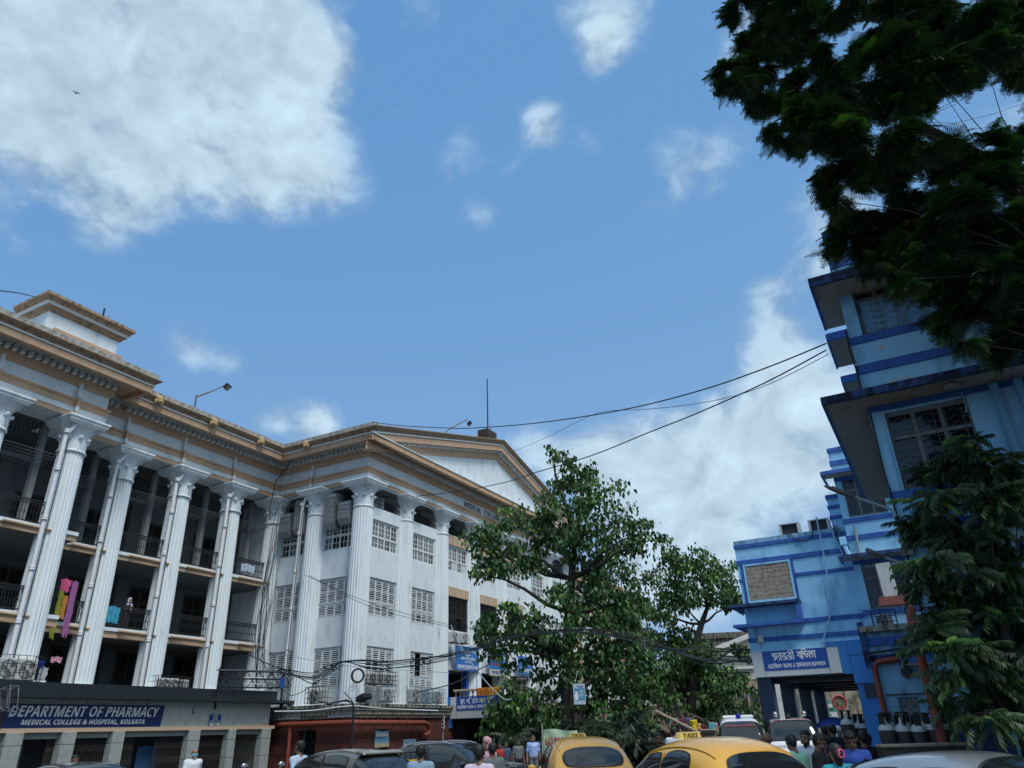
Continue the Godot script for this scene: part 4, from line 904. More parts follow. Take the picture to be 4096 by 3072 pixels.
func flat(called: String, o: Node, m: Material, x0: float, x1: float, y0: float, y1: float, z := 0.004) -> void:
	part(called, MB.new().mm(V(x0, y0, 0.0), V(x1, y1, z)), m, o)

func build_ground() -> void:
	solo("ground", MB.new().mm(V(-600, -0.3, -900), V(600, 0.0, 120)), M.asphalt, T(Vector3.ZERO), "grey asphalt forecourt between the two hospital buildings", "", "", "structure")
	var pv := MB.new().mm(V(-34, 0.0, 0.5), V(8.3, 0.12, 2.0))
	solo("pavement", pv, M.paving, CT, "raised pavement along the foot of the college building", "", "", "structure")

func gate_mesh(w: float, h: float, n: int) -> MB:   # collapsible lattice gate
	var mb := MB.new()
	for i in n + 1:
		var x := w * i / n
		mb.mm(V(x - 0.012, 0, -0.012), V(x + 0.012, h, 0.012))
	for y in [0.35, 0.95, 1.55]:
		for i in n:
			var x := w * (i + 0.5) / n
			mb.box(V(x, y, 0.018), V(0.02, 0.36, 0.006), Basis(Vector3.BACK, atan2(w / n, 0.34)))
			mb.box(V(x, y, -0.018), V(0.02, 0.36, 0.006), Basis(Vector3.BACK, -atan2(w / n, 0.34)))
	return mb

func build_pharmacy() -> void:
	var o := base("pharmacy_annex", CT * T(V(-1.45, 0, -4.3)), "single storey annex with dark tiled fascia and lattice gates", "building")
	var ox := 1.45
	var oz := 4.3
	var L := -24.0
	var bm := func(a: Vector3, b: Vector3) -> MB: return MB.new().mm(a + V(ox, 0, oz), b + V(ox, 0, oz))
	var doors := [[-21.2, -19.6], [-18.9, -17.2], [-16.5, -14.65], [-14.0, -12.5], [-11.92, -10.32], [-9.77, -6.5], [-5.87, -4.19], [-3.74, -2.04]]
	part("upper_wall", bm.call(V(L, 2.17, -5.2), V(-1.45, 3.4, -4.3)), M.annex_white, o)
	part("string_course", bm.call(V(L, 2.16, -4.6), V(-1.20, 2.31, -4.12)), M.peach, o)
	part("roof_slab", bm.call(V(L, 3.36, -8.0), V(-0.22, 3.49, -3.62)), M.grout, o)
	part("fascia_core", bm.call(V(L, 3.49, -7.0), V(-1.34, 3.93, -4.05)), M.grout, o)
	part("roof", bm.call(V(L, 3.78, -7.4), V(-1.5, 3.86, -4.1)), M.concrete, o)
	# tiles on the fascia and on the slab edge
	var tm := [MB.new().box(Vector3.ZERO, V(0.965, 0.44, 0.03), Basis.IDENTITY, 0.004).mesh(), MB.new().box(Vector3.ZERO, V(0.965, 0.135, 0.03), Basis.IDENTITY, 0.004).mesh()]
	for i in 22:
		part("granite_tile", tm[0], M.granite, o, T(V(-1.34 - 0.4886 - 0.98 * i + ox, 3.715, -4.035 + oz + (0.004 if i % 3 == 0 else 0.0))))
	for i in 24:
		part("granite_tile", tm[1], M.granite, o, T(V(-0.22 - 0.49 - 0.98 * i + ox, 3.425, -3.605 + oz)))
	var px := [[L, -21.2], [-19.6, -18.9], [-17.2, -16.5], [-14.65, -14.0], [-12.5, -11.92], [-10.32, -9.77], [-6.5, -5.87], [-4.19, -3.74], [-2.04, -1.45]]
	for p in px:
		for y in [[0.0, 0.93], [0.945, 1.70], [1.715, 2.16]]:
			part("pier_block", MB.new().box(V((p[0] + p[1]) / 2 + ox, (y[0] + y[1]) / 2, 0.02), V(p[1] - p[0], y[1] - y[0], 0.4), Basis.IDENTITY, 0.012), M.pier, o)
	for d in doors:
		part("lintel", bm.call(V(d[0], 1.93, -4.45), V(d[1], 2.16, -4.34)), M.pier, o)
		var w: float = d[1] - d[0]
		if w > 2.5:
			part("lattice_gate", gate_mesh(0.75, 1.9, 8), M.gate_iron, o, T(V(d[0] + ox, 0, -0.18)))
			part("lattice_gate", gate_mesh(1.45, 1.9, 14), M.gate_iron, o, T(V(d[1] - 1.45 + ox, 0, -0.18)))
			part("doorway_curtain", bm.call(V(d[0] + 1.3, 0.1, -4.9), V(d[0] + 2.35, 1.55, -4.86)), M.curtain_blue, o)
		elif absf(d[0] + 14.0) < 0.1:
			part("lattice_gate", gate_mesh(0.28, 1.9, 5), M.gate_iron, o, T(V(d[0] + ox, 0, -0.18)))
			part("lattice_gate", gate_mesh(0.32, 1.9, 5), M.gate_iron, o, T(V(d[1] - 0.32 + ox, 0, -0.18)))
		else: part("lattice_gate", gate_mesh(w, 1.9, 14), M.gate_iron, o, T(V(d[0] + ox, 0, -0.18)))
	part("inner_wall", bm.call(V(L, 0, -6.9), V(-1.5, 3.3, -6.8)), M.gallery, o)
	part("end_wall", bm.call(V(-1.85, 0, -7.0), V(-1.5, 3.35, -4.5)), M.annex_white, o)
	part("bracket", bm.call(V(-6.35, 2.85, -4.3), V(-6.32, 3.12, -4.27)), M.iron, o); part("bracket", bm.call(V(-6.35, 3.10, -4.3), V(-6.15, 3.12, -4.27)), M.iron, o); part("bracket", bm.call(V(-6.35, 2.85, -4.3), V(-6.17, 2.87, -4.27)), M.iron, o)
	part("switch_box", bm.call(V(-1.85, 2.45, -4.3), V(-1.68, 2.68, -4.22)), M.sign_white, o)
	# signs on it
	var s := board("pharmacy_sign", "navy board reading DEPARTMENT OF PHARMACY above the lattice gates", CT * T(V(-11.45, 2.75, -4.2)), 0.1, 0.1, M.sign_navy)
	s.get_child(0).mesh = MB.new().prism([Vector2(-3.5, -0.43), Vector2(3.42, -0.43), Vector2(3.5, 0.42), Vector2(-3.4, 0.42)], -0.06, 0.0).mesh()
	part("lettering", text_mb("DEPARTMENT OF PHARMACY", 0.39, true, 0.22, false, 6.4), M.letter_white, s, T(V(0, 0.16, 0.006)))
	part("lettering", text_mb("MEDICAL COLLEGE & HOSPITAL, KOLKATA", 0.21, true, 0.22, false, 5.3), M.letter_white, s, T(V(-0.05, -0.24, 0.006)))
	s = board("no_parking_sign", "small blue no parking sign on the annex wall", CT * T(V(-4.98, 2.56, -4.26)), 0.70, 0.52, M.sign_blue, 0.02)
	flat("plate", s, M.sign_white, -0.3, 0.3, -0.23, -0.01)
	part("lettering", text_mb("NO-PARKING", 0.07, true, 0.0, false, 0.54), M.letter_black, s, T(V(0, -0.07, 0.006)))
	part("lettering", text_mb("ZONE", 0.07, true, 0.0, false, 0.24), M.letter_black, s, T(V(0, -0.17, 0.006)))
	flat("plate", s, M.sign_white, -0.12, 0.12, 0.03, 0.24)
	part("ring", MB.new().tube(range(25).map(func(k): return V(cos(k * TAU / 24) * 0.08, 0.135 + sin(k * TAU / 24) * 0.09, 0.008)), 0.009, 5), M.letter_red, s)
	part("lettering", text_mb("P", 0.11), M.letter_black, s, T(V(0, 0.135, 0.006)))

func baluster() -> ArrayMesh:
	return MB.new().lathe([Vector2(0.075, 0.0), Vector2(0.075, 0.05), Vector2(0.04, 0.08), Vector2(0.085, 0.2), Vector2(0.09, 0.27), Vector2(0.05, 0.42), Vector2(0.038, 0.48), Vector2(0.06, 0.52), Vector2(0.075, 0.56), Vector2(0.075, 0.62), Vector2(0.0, 0.62)], 10).mesh()

func balustrade(o: Node, a: Vector3, b: Vector3, gap := 0.28) -> void:   # handrail, foot and balusters from a to b (feet)
	var d := b - a
	var n := int(Vector2(d.x, d.z).length() / gap)
	var bm := baluster()
	for i in n: part("baluster", bm, M.stone_tan, o, T(a + d * (i + 0.5) / n + UP * 0.12))
	var B := Basis.looking_at(d.normalized(), UP)
	part("handrail", MB.new().box((a + b) / 2 + UP * 0.82, V(0.26, 0.13, d.length()), B, 0.03), M.stone_pale, o)
	part("foot_rail", MB.new().box((a + b) / 2 + UP * 0.05, V(0.24, 0.14, d.length()), B, 0.02), M.stone_tan, o)

func pillar(o: Node, p: Vector3, h: float, w := 0.8) -> void:
	part("pillar", MB.new().box(p + UP * h / 2, V(w, h, w), Basis.IDENTITY, 0.02), M.stone_tan, o)
	part("pillar_cap", MB.new().box(p + UP * (h + 0.05), V(w + 0.16, 0.1, w + 0.16), Basis.IDENTITY, 0.02).box(p + UP * (h + 0.14), V(w + 0.26, 0.1, w + 0.26), Basis.IDENTITY, 0.03), M.stone_pale, o)

func build_entrance() -> void:
	var o := base("entrance_stairs", CT * T(V(8.4, 0, 0.5)), "raised entrance terrace and broad stone stairs with balustrades", "staircase")
	var q := func(x: float, y: float, z: float) -> Vector3: return V(x - 8.4, y, z - 0.5)
	var bm := func(a: Vector3, b: Vector3) -> MB: return MB.new().mm(a - V(8.4, 0, 0.5), b - V(8.4, 0, 0.5))
	part("terrace_floor", bm.call(V(8.45, 3.0, 0.46), V(21, 3.2, 5.5)), M.stone_tan, o)
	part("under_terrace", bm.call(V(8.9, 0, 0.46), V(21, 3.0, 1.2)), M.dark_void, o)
	part("terrace_front_wall", bm.call(V(9.0, 0, 5.0), V(21, 3.0, 5.45)), M.stone_tan, o)
	for i in 9:
		part("step", bm.call(V(9.3, 0.0, 5.45 + 0.31 * i), V(20, 3.05 - 0.15 * i, 5.45 + 0.31 * (i + 1) + 0.02)), M.stone_tan, o)
	part("landing", bm.call(V(9.0, 0, 8.2), V(20, 1.83, 11.6)), M.stone_tan, o)
	for i in 11:
		part("step", bm.call(V(12.8, 0.0, 11.6 + 0.33 * i), V(19.0, 1.68 - 0.15 * i, 11.6 + 0.33 * (i + 1))), M.step_dark, o)
	balustrade(o, q.call(8.62, 3.2, 0.6), q.call(8.62, 3.2, 4.5))
	pillar(o, q.call(8.7, 0.0, 4.95), 4.3)
	balustrade(o, q.call(8.9, 3.25, 5.4), q.call(8.9, 1.9, 8.1))
	pillar(o, q.call(8.9, 0.0, 8.4), 2.95, 0.6)
	balustrade(o, q.call(8.9, 1.9, 8.7), q.call(8.9, 1.9, 10.9))
	pillar(o, q.call(8.9, 0.0, 11.2), 2.95, 0.65)
	balustrade(o, q.call(9.3, 1.9, 11.4), q.call(12.3, 1.9, 11.4))
	pillar(o, q.call(12.6, 0.0, 11.5), 2.7, 0.6)
	balustrade(o, q.call(12.6, 1.75, 11.9), q.call(12.6, 0.4, 14.6))
	pillar(o, q.call(12.6, 0.0, 14.9), 1.35, 0.6)
	balustrade(o, q.call(18.3, 3.2, 5.6), q.call(18.3, 1.95, 8.2))
	balustrade(o, q.call(19.0, 1.9, 11.4), q.call(19.0, 0.35, 14.9))
	pillar(o, q.call(19.0, 0.0, 11.4), 2.9, 0.6)
	part("low_wall", bm.call(V(12.0, 0, 16.0), V(12.4, 0.9, 17.2)), M.stone_tan, o)
	part("low_wall", bm.call(V(1.5, 0, 9.0), V(8.5, 1.1, 9.3)), M.redwall, o)
	part("passage_wall", bm.call(V(8.35, 0, 4.4), V(8.6, 2.4, 4.9)), M.stone_tan, o)
	part("back_panel", bm.call(V(14.5, 1.85, 8.3), V(17.6, 3.05, 8.36)), M.redwall, o)
	# name board on the side of the terrace: faces along -x
	var f := Basis(UP, -PI / 2)
	var s := base("entrance_sign", CT * Transform3D(f, V(8.30, 3.06, 2.4)), "blue and white Bengali name board under the balustrade", "sign")
	part("panel", MB.new().box(V(0, 0, -0.07), V(3.7, 1.18, 0.14), Basis.IDENTITY, 0.01), M.panel_grey, s)
	part("panel_joint", MB.new().mm(V(-1.43, -0.59, 0.0), V(-1.415, 0.59, 0.003)).mm(V(1.49, -0.59, 0), V(1.505, 0.59, 0.003)), M.joint_black, s)
	flat("blue_field", s, M.sign_blue, -1.41, 1.49, -0.15, 0.6, 0.02)
	part("lettering", strokes("E|m|.| |s|i|.| |E|I|c| |m|e|n| |b|i|lD|i|ng", 0.24, 2.35), M.letter_white, s, T(V(0.03, 0.33, 0.022)))
	part("lettering", strokes(LINE2, 0.17, 2.7), M.letter_white, s, T(V(0.03, 0.02, 0.022)))
	s = base("blue_end_box", CT * Transform3D(f, V(8.32, 2.82, 0.36)), "bright blue box at the left end of the name board", "cladding")
	part("box", MB.new().box(V(0, 0, -0.1), V(0.42, 1.7, 0.26), Basis.IDENTITY, 0.01), M.panel_blue, s)
	part("band", MB.new().mm(V(-0.215, -0.02, 0.0), V(0.215, 0.0, 0.034)), M.sign_navy, s)
	s = board("xray_sign", "white and navy Digital X-ray arrow sign beside the red pipe bend", CT * Transform3D(f, V(7.55, 2.4, 0.05)), 1.12, 0.96, M.sign_white, 0.05)
	flat("navy_field", s, M.sign_navy, -0.53, 0.53, 0.02, 0.24)
	flat("navy_field", s, M.sign_navy, -0.53, 0.53, -0.46, -0.03)
	part("lettering", text_mb("Digital X-ray", 0.2, true, 0.0, false, 0.98), M.letter_red, s, T(V(0.02, 0.36, 0.006)))
	part("lettering", text_mb("SPANDAN", 0.09, true, 0.2, false, 0.46), M.letter_white, s, T(V(0.1, 0.175, 0.008)))
	part("lettering", text_mb("DIAGNOSTIC CENTRE PVT. LTD.", 0.05, true, 0.0, false, 0.8), M.letter_white, s, T(V(0.1, 0.07, 0.008)))
	flat("emblem", s, M.sign_white, -0.48, -0.36, 0.07, 0.2, 0.008)
	part("arrow", MB.new().prism([Vector2(-0.48, -0.16), Vector2(0.33, -0.16), Vector2(0.33, -0.1), Vector2(0.5, -0.19), Vector2(0.33, -0.28), Vector2(0.33, -0.22), Vector2(-0.48, -0.22)], 0.0, 0.009), M.sign_white, s)
	part("lettering", text_mb("Medical College & Hospital, Kolkata", 0.1, true, 0.0, false, 1.0), M.letter_white, s, T(V(0, -0.37, 0.008)))
	part("post", MB.new().tube([V(0.42, -0.45, -0.1), V(0.42, -2.4, -0.1)], 0.04, 8), M.pipe_grey, s)
	# shop boards over the terrace doors
	s = board("medicine_shop_sign", "blue board reading FAIR PRICE MEDICINE SHOP over a doorway", CT * T(V(10.5, 6.0, 0.42)), 2.75, 1.45, M.sign_blue_light)
	part("lettering", strokes("n|ya|aa|j|ya| |m|l|ya|e| |b|i|l|t|ii", 0.17, 1.9), M.letter_white, s, T(V(0.05, 0.42, 0.004)))
	part("lettering", strokes("p|i|m|ng|b|aa|ng|l|aa", 0.1, 0.6), M.letter_white, s, T(V(0.0, 0.2, 0.004)))
	part("lettering", strokes("n|e|aa|I|l| |p|r|aa|I|b|e|t| |l|i|m|i|t|e|dd", 0.13, 1.8), M.letter_white, s, T(V(0.05, -0.02, 0.004)))
	part("lettering", strokes("k|e|n|dd|r| |k|l|e|j", 0.09, 0.7), M.letter_white, s, T(V(0.0, -0.22, 0.004)))
	part("lettering", text_mb("FAIR PRICE MEDICINE SHOP", 0.2, true, 0.0, true, 2.45), M.letter_white, s, T(V(0, -0.5, 0.004)))
	part("small_print", MB.new().mm(V(-1.2, -0.66, 0), V(0.1, -0.645, 0.004)), M.letter_white, s)
	s = board("drug_house_sign", "blue board reading LIFE DRUG HOUSE with a cream strip below", CT * T(V(14.6, 6.1, 0.42)), 2.5, 1.15, M.sign_blue_light)
	part("lettering", text_mb("M/S", 0.22, true, 0.0, false, 0.36), M.letter_white, s, T(V(-1.0, 0.2, 0.004)))
	part("lettering", text_mb("LIFE", 0.22, true, 0.0, false, 0.45), M.letter_red, s, T(V(-0.5, 0.2, 0.004)))
	part("lettering", text_mb("DRUG HOUSE", 0.22, true, 0.0, false, 1.4), M.letter_white, s, T(V(0.5, 0.2, 0.004)))
	part("lettering", text_mb("Chemists & Druggists", 0.2, true, 0.0, false, 1.7), M.letter_red, s, T(V(-0.05, -0.25, 0.004)))
	part("lower_strip", MB.new().box(V(0, -0.78, -0.01), V(2.56, 0.4, 0.08), Basis.IDENTITY, 0.01), M.cream, s)
	part("lettering", strokes("n|ya|aa|j|ya| |m|l|ya|e|r| |O|s|dd|e|r| |dd|e|aa|k|aa|n", 0.2, 2.2), M.letter_blue, s, T(V(0, -0.78, 0.031)))
	s = board("hindi_shop_sign", "blue board with white Hindi lettering partly behind the tree leaves", CT * T(V(18.6, 6.0, 0.42)), 2.3, 1.25, M.sign_blue_light)
	part("lettering", text_mb("DRUG HOUSE", 0.15, true, 0.0, false, 1.2), M.letter_white, s, T(V(0.0, 0.1, 0.004)))
	part("lettering", strokes("t|i|k| |m|l|ya| |b|b|aa| |b|k|aa|n", 0.24, 2.0), M.letter_white, s, T(V(0, -0.34, 0.004)))
	s = board("vertical_medicine_sign", "narrow blue upright board reading MEDICINE beside the shop doorway", CT * T(V(11.9, 4.25, 0.3)), 0.3, 2.0, M.sign_blue_light)
	for i in 8: part("lettering", text_mb("MEDICINE"[i], 0.14), M.letter_white, s, T(V(0, 0.62 - 0.2 * i, 0.004)))
	part("red_cross", MB.new().mm(V(-0.07, 0.8, 0.0), V(0.07, 0.85, 0.006)).mm(V(-0.025, 0.755, 0), V(0.025, 0.895, 0.0075)), M.letter_red, s)
	# cloths on the balustrade
	var cl := func(x0: float, x1: float, drop: float, m: Material, label: String, sd: int) -> void:
		var pts := []
		var nz := FastNoiseLite.new(); nz.seed = sd; nz.frequency = 1.7
		for j in 9:
			for i in 15:
				var u := i / 14.0
				var w := j / 8.0
				var sag := drop * (0.7 + 0.3 * sin(u * PI)) * (1.0 + 0.12 * nz.get_noise_1d(i * 0.7))
				var s2 := w * (sag + 0.3) - 0.3
				var y := 0.0 if s2 < 0 else -s2
				var zz := s2 if s2 < 0 else 0.02 + 0.035 * sin(u * 19.0 + sd) * w + 0.03 * nz.get_noise_2d(i, j)
				pts.append(V(lerpf(x0, x1, u), y, zz))
		solo("cloth", MB.new().grid(pts, 15, 9), m, CT * Transform3D(f, V(8.45, 4.11, 0.0)), label, "cloth")
	cl.call(2.3, 3.1, 0.7, M.cloth_orange, "orange and maroon cloth drying on the balustrade, left of two", 4)
	cl.call(3.15, 3.95, 0.55, M.cloth_yellow, "yellow patterned cloth drying on the balustrade, right of two", 9)
	# red rainwater pipe along the plinth
	var rp := base("red_pipe", CT * T(V(-0.9, 2.32, 0.8)), "long red rainwater pipe running along the red plinth wall", "pipe")
	part("run", MB.new().tube([V(0.1, 0.02, -5.3), V(0.06, 0.0, -0.2), V(0.2, 0.0, 0.0), V(0.4, -0.01, 0.03), V(6.2, -0.05, 0.0), V(6.55, -0.15, -0.02), V(6.7, -0.4, -0.02), V(6.6, -0.62, -0.02), V(6.2, -0.7, -0.05)], 0.13, 12), M.pipe_red, rp)
	for x in [0.9, 3.4, 5.4]: part("bracket", MB.new().tube([V(x, -0.1, -0.05), V(x - 0.1, -0.55, -0.3)], 0.025, 6), M.pipe_red, rp)
	part("collar", MB.new().tube([V(2.0, -0.025, 0.02), V(2.2, -0.027, 0.02)], 0.155, 12).tube([V(4.4, -0.04, 0.01), V(4.55, -0.04, 0.01)], 0.155, 12), M.pipe_red, rp)
	part("downpipe", MB.new().tube([V(0.1, 0.0, -4.2), V(0.1, -2.3, -4.2)], 0.1, 10), M.pipe_red, rp)
	# posters and printed sheet on the plinth
	s = base("printed_sheet", CT * T(V(1.85, 1.55, 0.5)), "pale blue and white printed plastic sheet tied over the plinth window", "poster")
	var pts := []
	for j in 6:
		for i in 9: pts.append(V(-0.6 + 0.15 * i, -0.38 + 0.15 * j + 0.02 * sin(i * 1.3), 0.03 * sin(i * 0.9 + j * 0.6)))
	part("sheet", MB.new().grid(pts, 9, 6), M.sheet_blue, s)
	part("print_stripe", MB.new().mm(V(-0.6, -0.4, 0.04), V(0.6, -0.2, 0.045)), M.sheet_yellow, s)
	part("print_stripe", MB.new().mm(V(-0.55, 0.1, 0.04), V(0.5, 0.3, 0.045)), M.sign_white, s)
	for k in 2:
		s = base("paper_poster", CT * T(V(4.1 + 0.6 * k, 1.2, 0.46)), "pale blue paper poster on the red wall, %s of a pair" % ["left", "right"][k], "poster")
		part("sheet", MB.new().mm(V(-0.28, -0.27, 0), V(0.28, 0.27, 0.006)), M.poster_blue, s)
		part("print", MB.new().mm(V(-0.22, 0.05, 0), V(0.22, 0.2, 0.009)), M.sheet_blue, s)
		part("print", MB.new().prism([Vector2(-0.15, -0.2), Vector2(0.18, -0.05), Vector2(0.1, -0.2)], 0, 0.01), M.sign_white, s)
# ---------------------------------------------------------------- blue buildings
func zig_window(parent: Node, t: Transform3D, w: float, h: float, lights: int, transom := 0.65, peaks := 1) -> Node3D:   # steel window behind a zigzag wire grille; origin at the middle of its foot
	var fr := MB.new()
	for i in lights + 1:
		var x := -w / 2 + w * i / lights
		fr.mm(V(x - 0.035, 0, -0.05), V(x + 0.035, h, 0.02))
	for y in [0.0, h * transom, h - 0.06]: fr.mm(V(-w / 2 - 0.03, y, -0.048), V(w / 2 + 0.03, y + 0.07, 0.03))
	var o := part("window", fr, M.window_grey, parent, t)
	for i in lights:
		part("pane", MB.new().mm(V(-w / 2 + w * i / lights + 0.03, 0.05, -0.03), V(-w / 2 + w * (i + 1) / lights - 0.03, h - 0.05, -0.024)), M.pane_dark, o)
	var g := MB.new()
	var rows := int(h / 0.15)
	for r in rows:
		var y := 0.08 + (h - 0.12) * r / rows
		for i in lights:
			var x0 := -w / 2 + w * i / lights
			var lw := w / lights
			var pts := []
			for q in [[0, 0], [0.3, 0], [0.46, 0.5], [0.62, 0.05], [1, 0]]: pts.append(V(x0 + lw * q[0], y + 0.13 * q[1], 0.07))
			g.tube(pts, 0.006, 4, false)
	for i in lights:
		for q in [0.12, 0.72]:
			var x: float = -w / 2 + w * (i + q) / lights
			g.tube([V(x, 0, 0.076), V(x, h, 0.076)], 0.006, 4, false)
	part("wire_grille", g, M.wire_grey, o)
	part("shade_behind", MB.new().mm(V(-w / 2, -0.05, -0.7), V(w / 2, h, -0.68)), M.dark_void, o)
	return o

func build_blue_block() -> void:
	var o := base("blue_hospital_block", BT * T(V(-0.2, 0, -15)), "tall sky blue hospital block with deep canopies and wire grilled windows", "building")
	var bm := func(a: Vector3, b: Vector3, bev := 0.0) -> MB: return MB.new().mm(a + V(0.2, 0, 15), b + V(0.2, 0, 15), bev)
	var cut := [[0.06, 1.46, 5.6, 7.16], [0.06, 1.66, 8.9, 10.2], [2.9, 4.3, 5.6, 7.16], [2.9, 4.3, 8.9, 10.2]]
	part("front_wall", holes(MB.new(), 0.0, 8.2, 1.4, 11.56, -0.25, 0.0, cut.map(func(c): return [c[0] + 0.2, c[1] + 0.2, c[2], c[3]])), M.sky_blue, o)
	part("side_wall", bm.call(V(-0.2, 1.4, -22.2), V(-0.02, 11.56, -15.25)), M.sky_blue, o)
	part("end_wall", bm.call(V(-0.2, 0, -22.3), V(8, 11.56, -22.1)), M.sky_blue, o)
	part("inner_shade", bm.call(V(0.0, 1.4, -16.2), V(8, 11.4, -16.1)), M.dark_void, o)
	part("roof", bm.call(V(-0.2, 11.4, -22.2), V(8, 11.5, -15.2)), M.concrete, o)
	# painted bands, each a real rendered course
	for y in [[4.82, 4.98], [5.44, 5.6], [7.2, 7.33], [8.06, 8.26], [8.73, 8.9], [10.62, 10.86], [11.42, 11.6]]:
		part("blue_band", bm.call(V(-0.225, y[0], -15.05), V(8, y[1], -14.965), 0.012), M.deep_blue, o)
	for y in [[7.2, 7.33], [10.62, 10.86]]: part("blue_band", bm.call(V(-0.23, y[0], -22.2), V(-0.195, y[1], -15.06)), M.deep_blue, o)
	part("window_pier", bm.call(V(-0.21, 5.6, -15.02), V(0.0, 7.2, -14.975)), M.sky_blue, o)
	# canopies
	for y in [[7.29, 7.46], [9.90, 10.12]]:
		var c := part("canopy", bm.call(V(-0.90, y[0] + 0.03, -22.3), V(8, y[1] - 0.03, -14.32)), M.soffit, o)
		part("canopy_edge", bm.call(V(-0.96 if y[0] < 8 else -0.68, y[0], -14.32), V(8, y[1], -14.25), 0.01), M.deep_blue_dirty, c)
		part("canopy_edge", bm.call(V(-0.96 if y[0] < 8 else -0.68, y[0], -22.4 if y[0] < 8 else -16.4), V(-0.90 if y[0] < 8 else -0.62, y[1], -14.321), 0.01), M.deep_blue, c)
		if y[0] > 8: c.mesh = bm.call(V(-0.62, y[0] + 0.03, -16.4), V(8, y[1] - 0.03, -14.32)).mesh()
	for z in [[-19.3, -17.5], [-22.3, -20.3]]:
		part("side_canopy", bm.call(V(-0.70, 10.2, z[0]), V(-0.2, 10.32, z[1])), M.soffit, o)
		part("canopy_edge", bm.call(V(-0.74, 10.16, z[0]), V(-0.70, 10.36, z[1])), M.deep_blue, o)
		part("canopy_edge", bm.call(V(-0.70, 10.16, z[1] - 0.04), V(-0.2, 10.36, z[1] + 0.02)), M.deep_blue, o)
	zig_window(o, T(V(0.96, 5.6, -0.12)), 1.4, 1.55, 3)
	var w2 := zig_window(o, T(V(1.06, 8.9, -0.12)), 1.6, 1.3, 4, 0.62)
	var pts := []
	for j in 12:
		for i in 24:
			var x := -0.72 + 1.5 * i / 23.0
			var y := 0.02 + 0.78 * j / 11.0
			var d := Vector2(x - 0.05, (y - 0.85) * 1.4).length()
			pts.append(V(x, y, 0.02 + 0.022 * sin(d * 38.0 + x * 3.0) + 0.01 * sin(x * 40.0)))
	part("blue_sheet", MB.new().grid(pts, 24, 12), M.cloth_skyblue, w2)
	zig_window(o, T(V(3.8, 5.6, -0.12)), 1.4, 1.55, 3)
	zig_window(o, T(V(3.8, 8.9, -0.12)), 1.4, 1.3, 3)
	# plinth with a dark blue course and rough foot
	part("plinth", bm.call(V(-0.2, 0, -15.2), V(0.64, 1.5, -14.98)), M.rough_blue, o)
	part("plinth_band", bm.call(V(-0.21, 1.5, -15.2), V(0.645, 1.67, -14.95), 0.01), M.deep_blue, o)
	part("lower_wall", bm.call(V(-0.2, 0, -15.35), V(8, 1.6, -15.21)), M.sky_blue, o)
	part("peeled_patch", MB.new().prism([Vector2(0, 0), Vector2(0.05, 0.01), Vector2(0.07, 0.05), Vector2(0.06, 0.1), Vector2(0.02, 0.11), Vector2(-0.02, 0.08), Vector2(-0.03, 0.03)], 0, 0.006), M.plaster_bare, o, T(V(0.50, 8.5, 0.0)))
	part("peeled_patch", MB.new().prism([Vector2(0, 0), Vector2(0.03, 0.01), Vector2(0.04, 0.04), Vector2(0.01, 0.05)], 0, 0.006), M.plaster_bare, o, T(V(0.85, 8.52, 0.0)))
	part("peeled_patch", MB.new().prism([Vector2(0, 0), Vector2(0.12, 0.05), Vector2(0.22, 0.07), Vector2(0.3, 0.06), Vector2(0.42, 0.07), Vector2(0.44, 0.01), Vector2(0.32, 0.03), Vector2(0.2, 0.03), Vector2(0.08, -0.01)], 0, 0.006), M.plaster_bare, o, T(V(0.45, 7.75, 0.0)))
	part("ceiling_lamp", MB.new().lathe([Vector2(0.0, 0.06), Vector2(0.12, 0.05), Vector2(0.16, 0.0), Vector2(0.11, -0.05), Vector2(0.0, -0.06)], 14), M.window_grey, o, T(V(1.45, 7.25, 0.45)))
	part("conduit", MB.new().tube([V(1.62, 7.25, 0.04), V(1.62, 6.95, 0.04), V(1.58, 6.85, 0.04)], 0.018, 6), M.pipe_grey, o)
	for x in [2.12, 2.5]: part("downpipe", MB.new().tube([V(x, 7.27, 0.12), V(x, 0.3, 0.12)], 0.075, 10), M.pipe_blue, o)
	part("corner_cable", MB.new().tube([V(-0.03, 9.1, 0.06), V(-0.05, 8.6, 0.08), V(-0.02, 8.2, 0.05), V(-0.03, 7.6, 0.1), V(-0.02, 7.45, 0.1)], 0.022, 6), M.cable, o)
	part("corner_cable", MB.new().tube([V(0.02, 7.2, 0.05), V(0.0, 6.0, 0.04), V(0.03, 5.0, 0.05), V(0.02, 3.4, 0.05)], 0.018, 6), M.cable, o)
	part("cable_box", MB.new().box(V(0.05, 4.55, 0.06), V(0.18, 0.28, 0.1), Basis.IDENTITY, 0.01), M.ac_white, o)
	# low side room with its own ledge
	var r := base("low_side_room", BT * T(V(-1.19, 0, -15.6)), "low pale blue side room with red corner pipe behind the gas cylinders", "building")
	var rm := func(a: Vector3, b: Vector3, bev := 0.0) -> MB: return MB.new().mm(a + V(1.19, 0, 15.6), b + V(1.19, 0, 15.6), bev)
	part("front_wall", holes(MB.new(), 0.0, 0.98, 0.0, 3.3, -0.2, 0.0, [[0.28, 0.60, 1.3, 2.1], [0.88, 0.97, 1.1, 2.15]]), M.sky_blue_dirty, r)
	part("side_wall", rm.call(V(-1.19, 0, -20), V(-1.03, 3.3, -15.8)), M.sky_blue_dirty, r)
	part("roof_ledge", rm.call(V(-1.28, 3.22, -20), V(-0.25, 3.32, -15.45)), M.mossy, r)
	part("blue_band", rm.call(V(-1.21, 2.98, -15.65), V(-0.22, 3.12, -15.565)), M.deep_blue, r)
	part("blue_band", rm.call(V(-1.21, 2.72, -15.65), V(-0.22, 2.82, -15.565)), M.deep_blue_dirty, r)
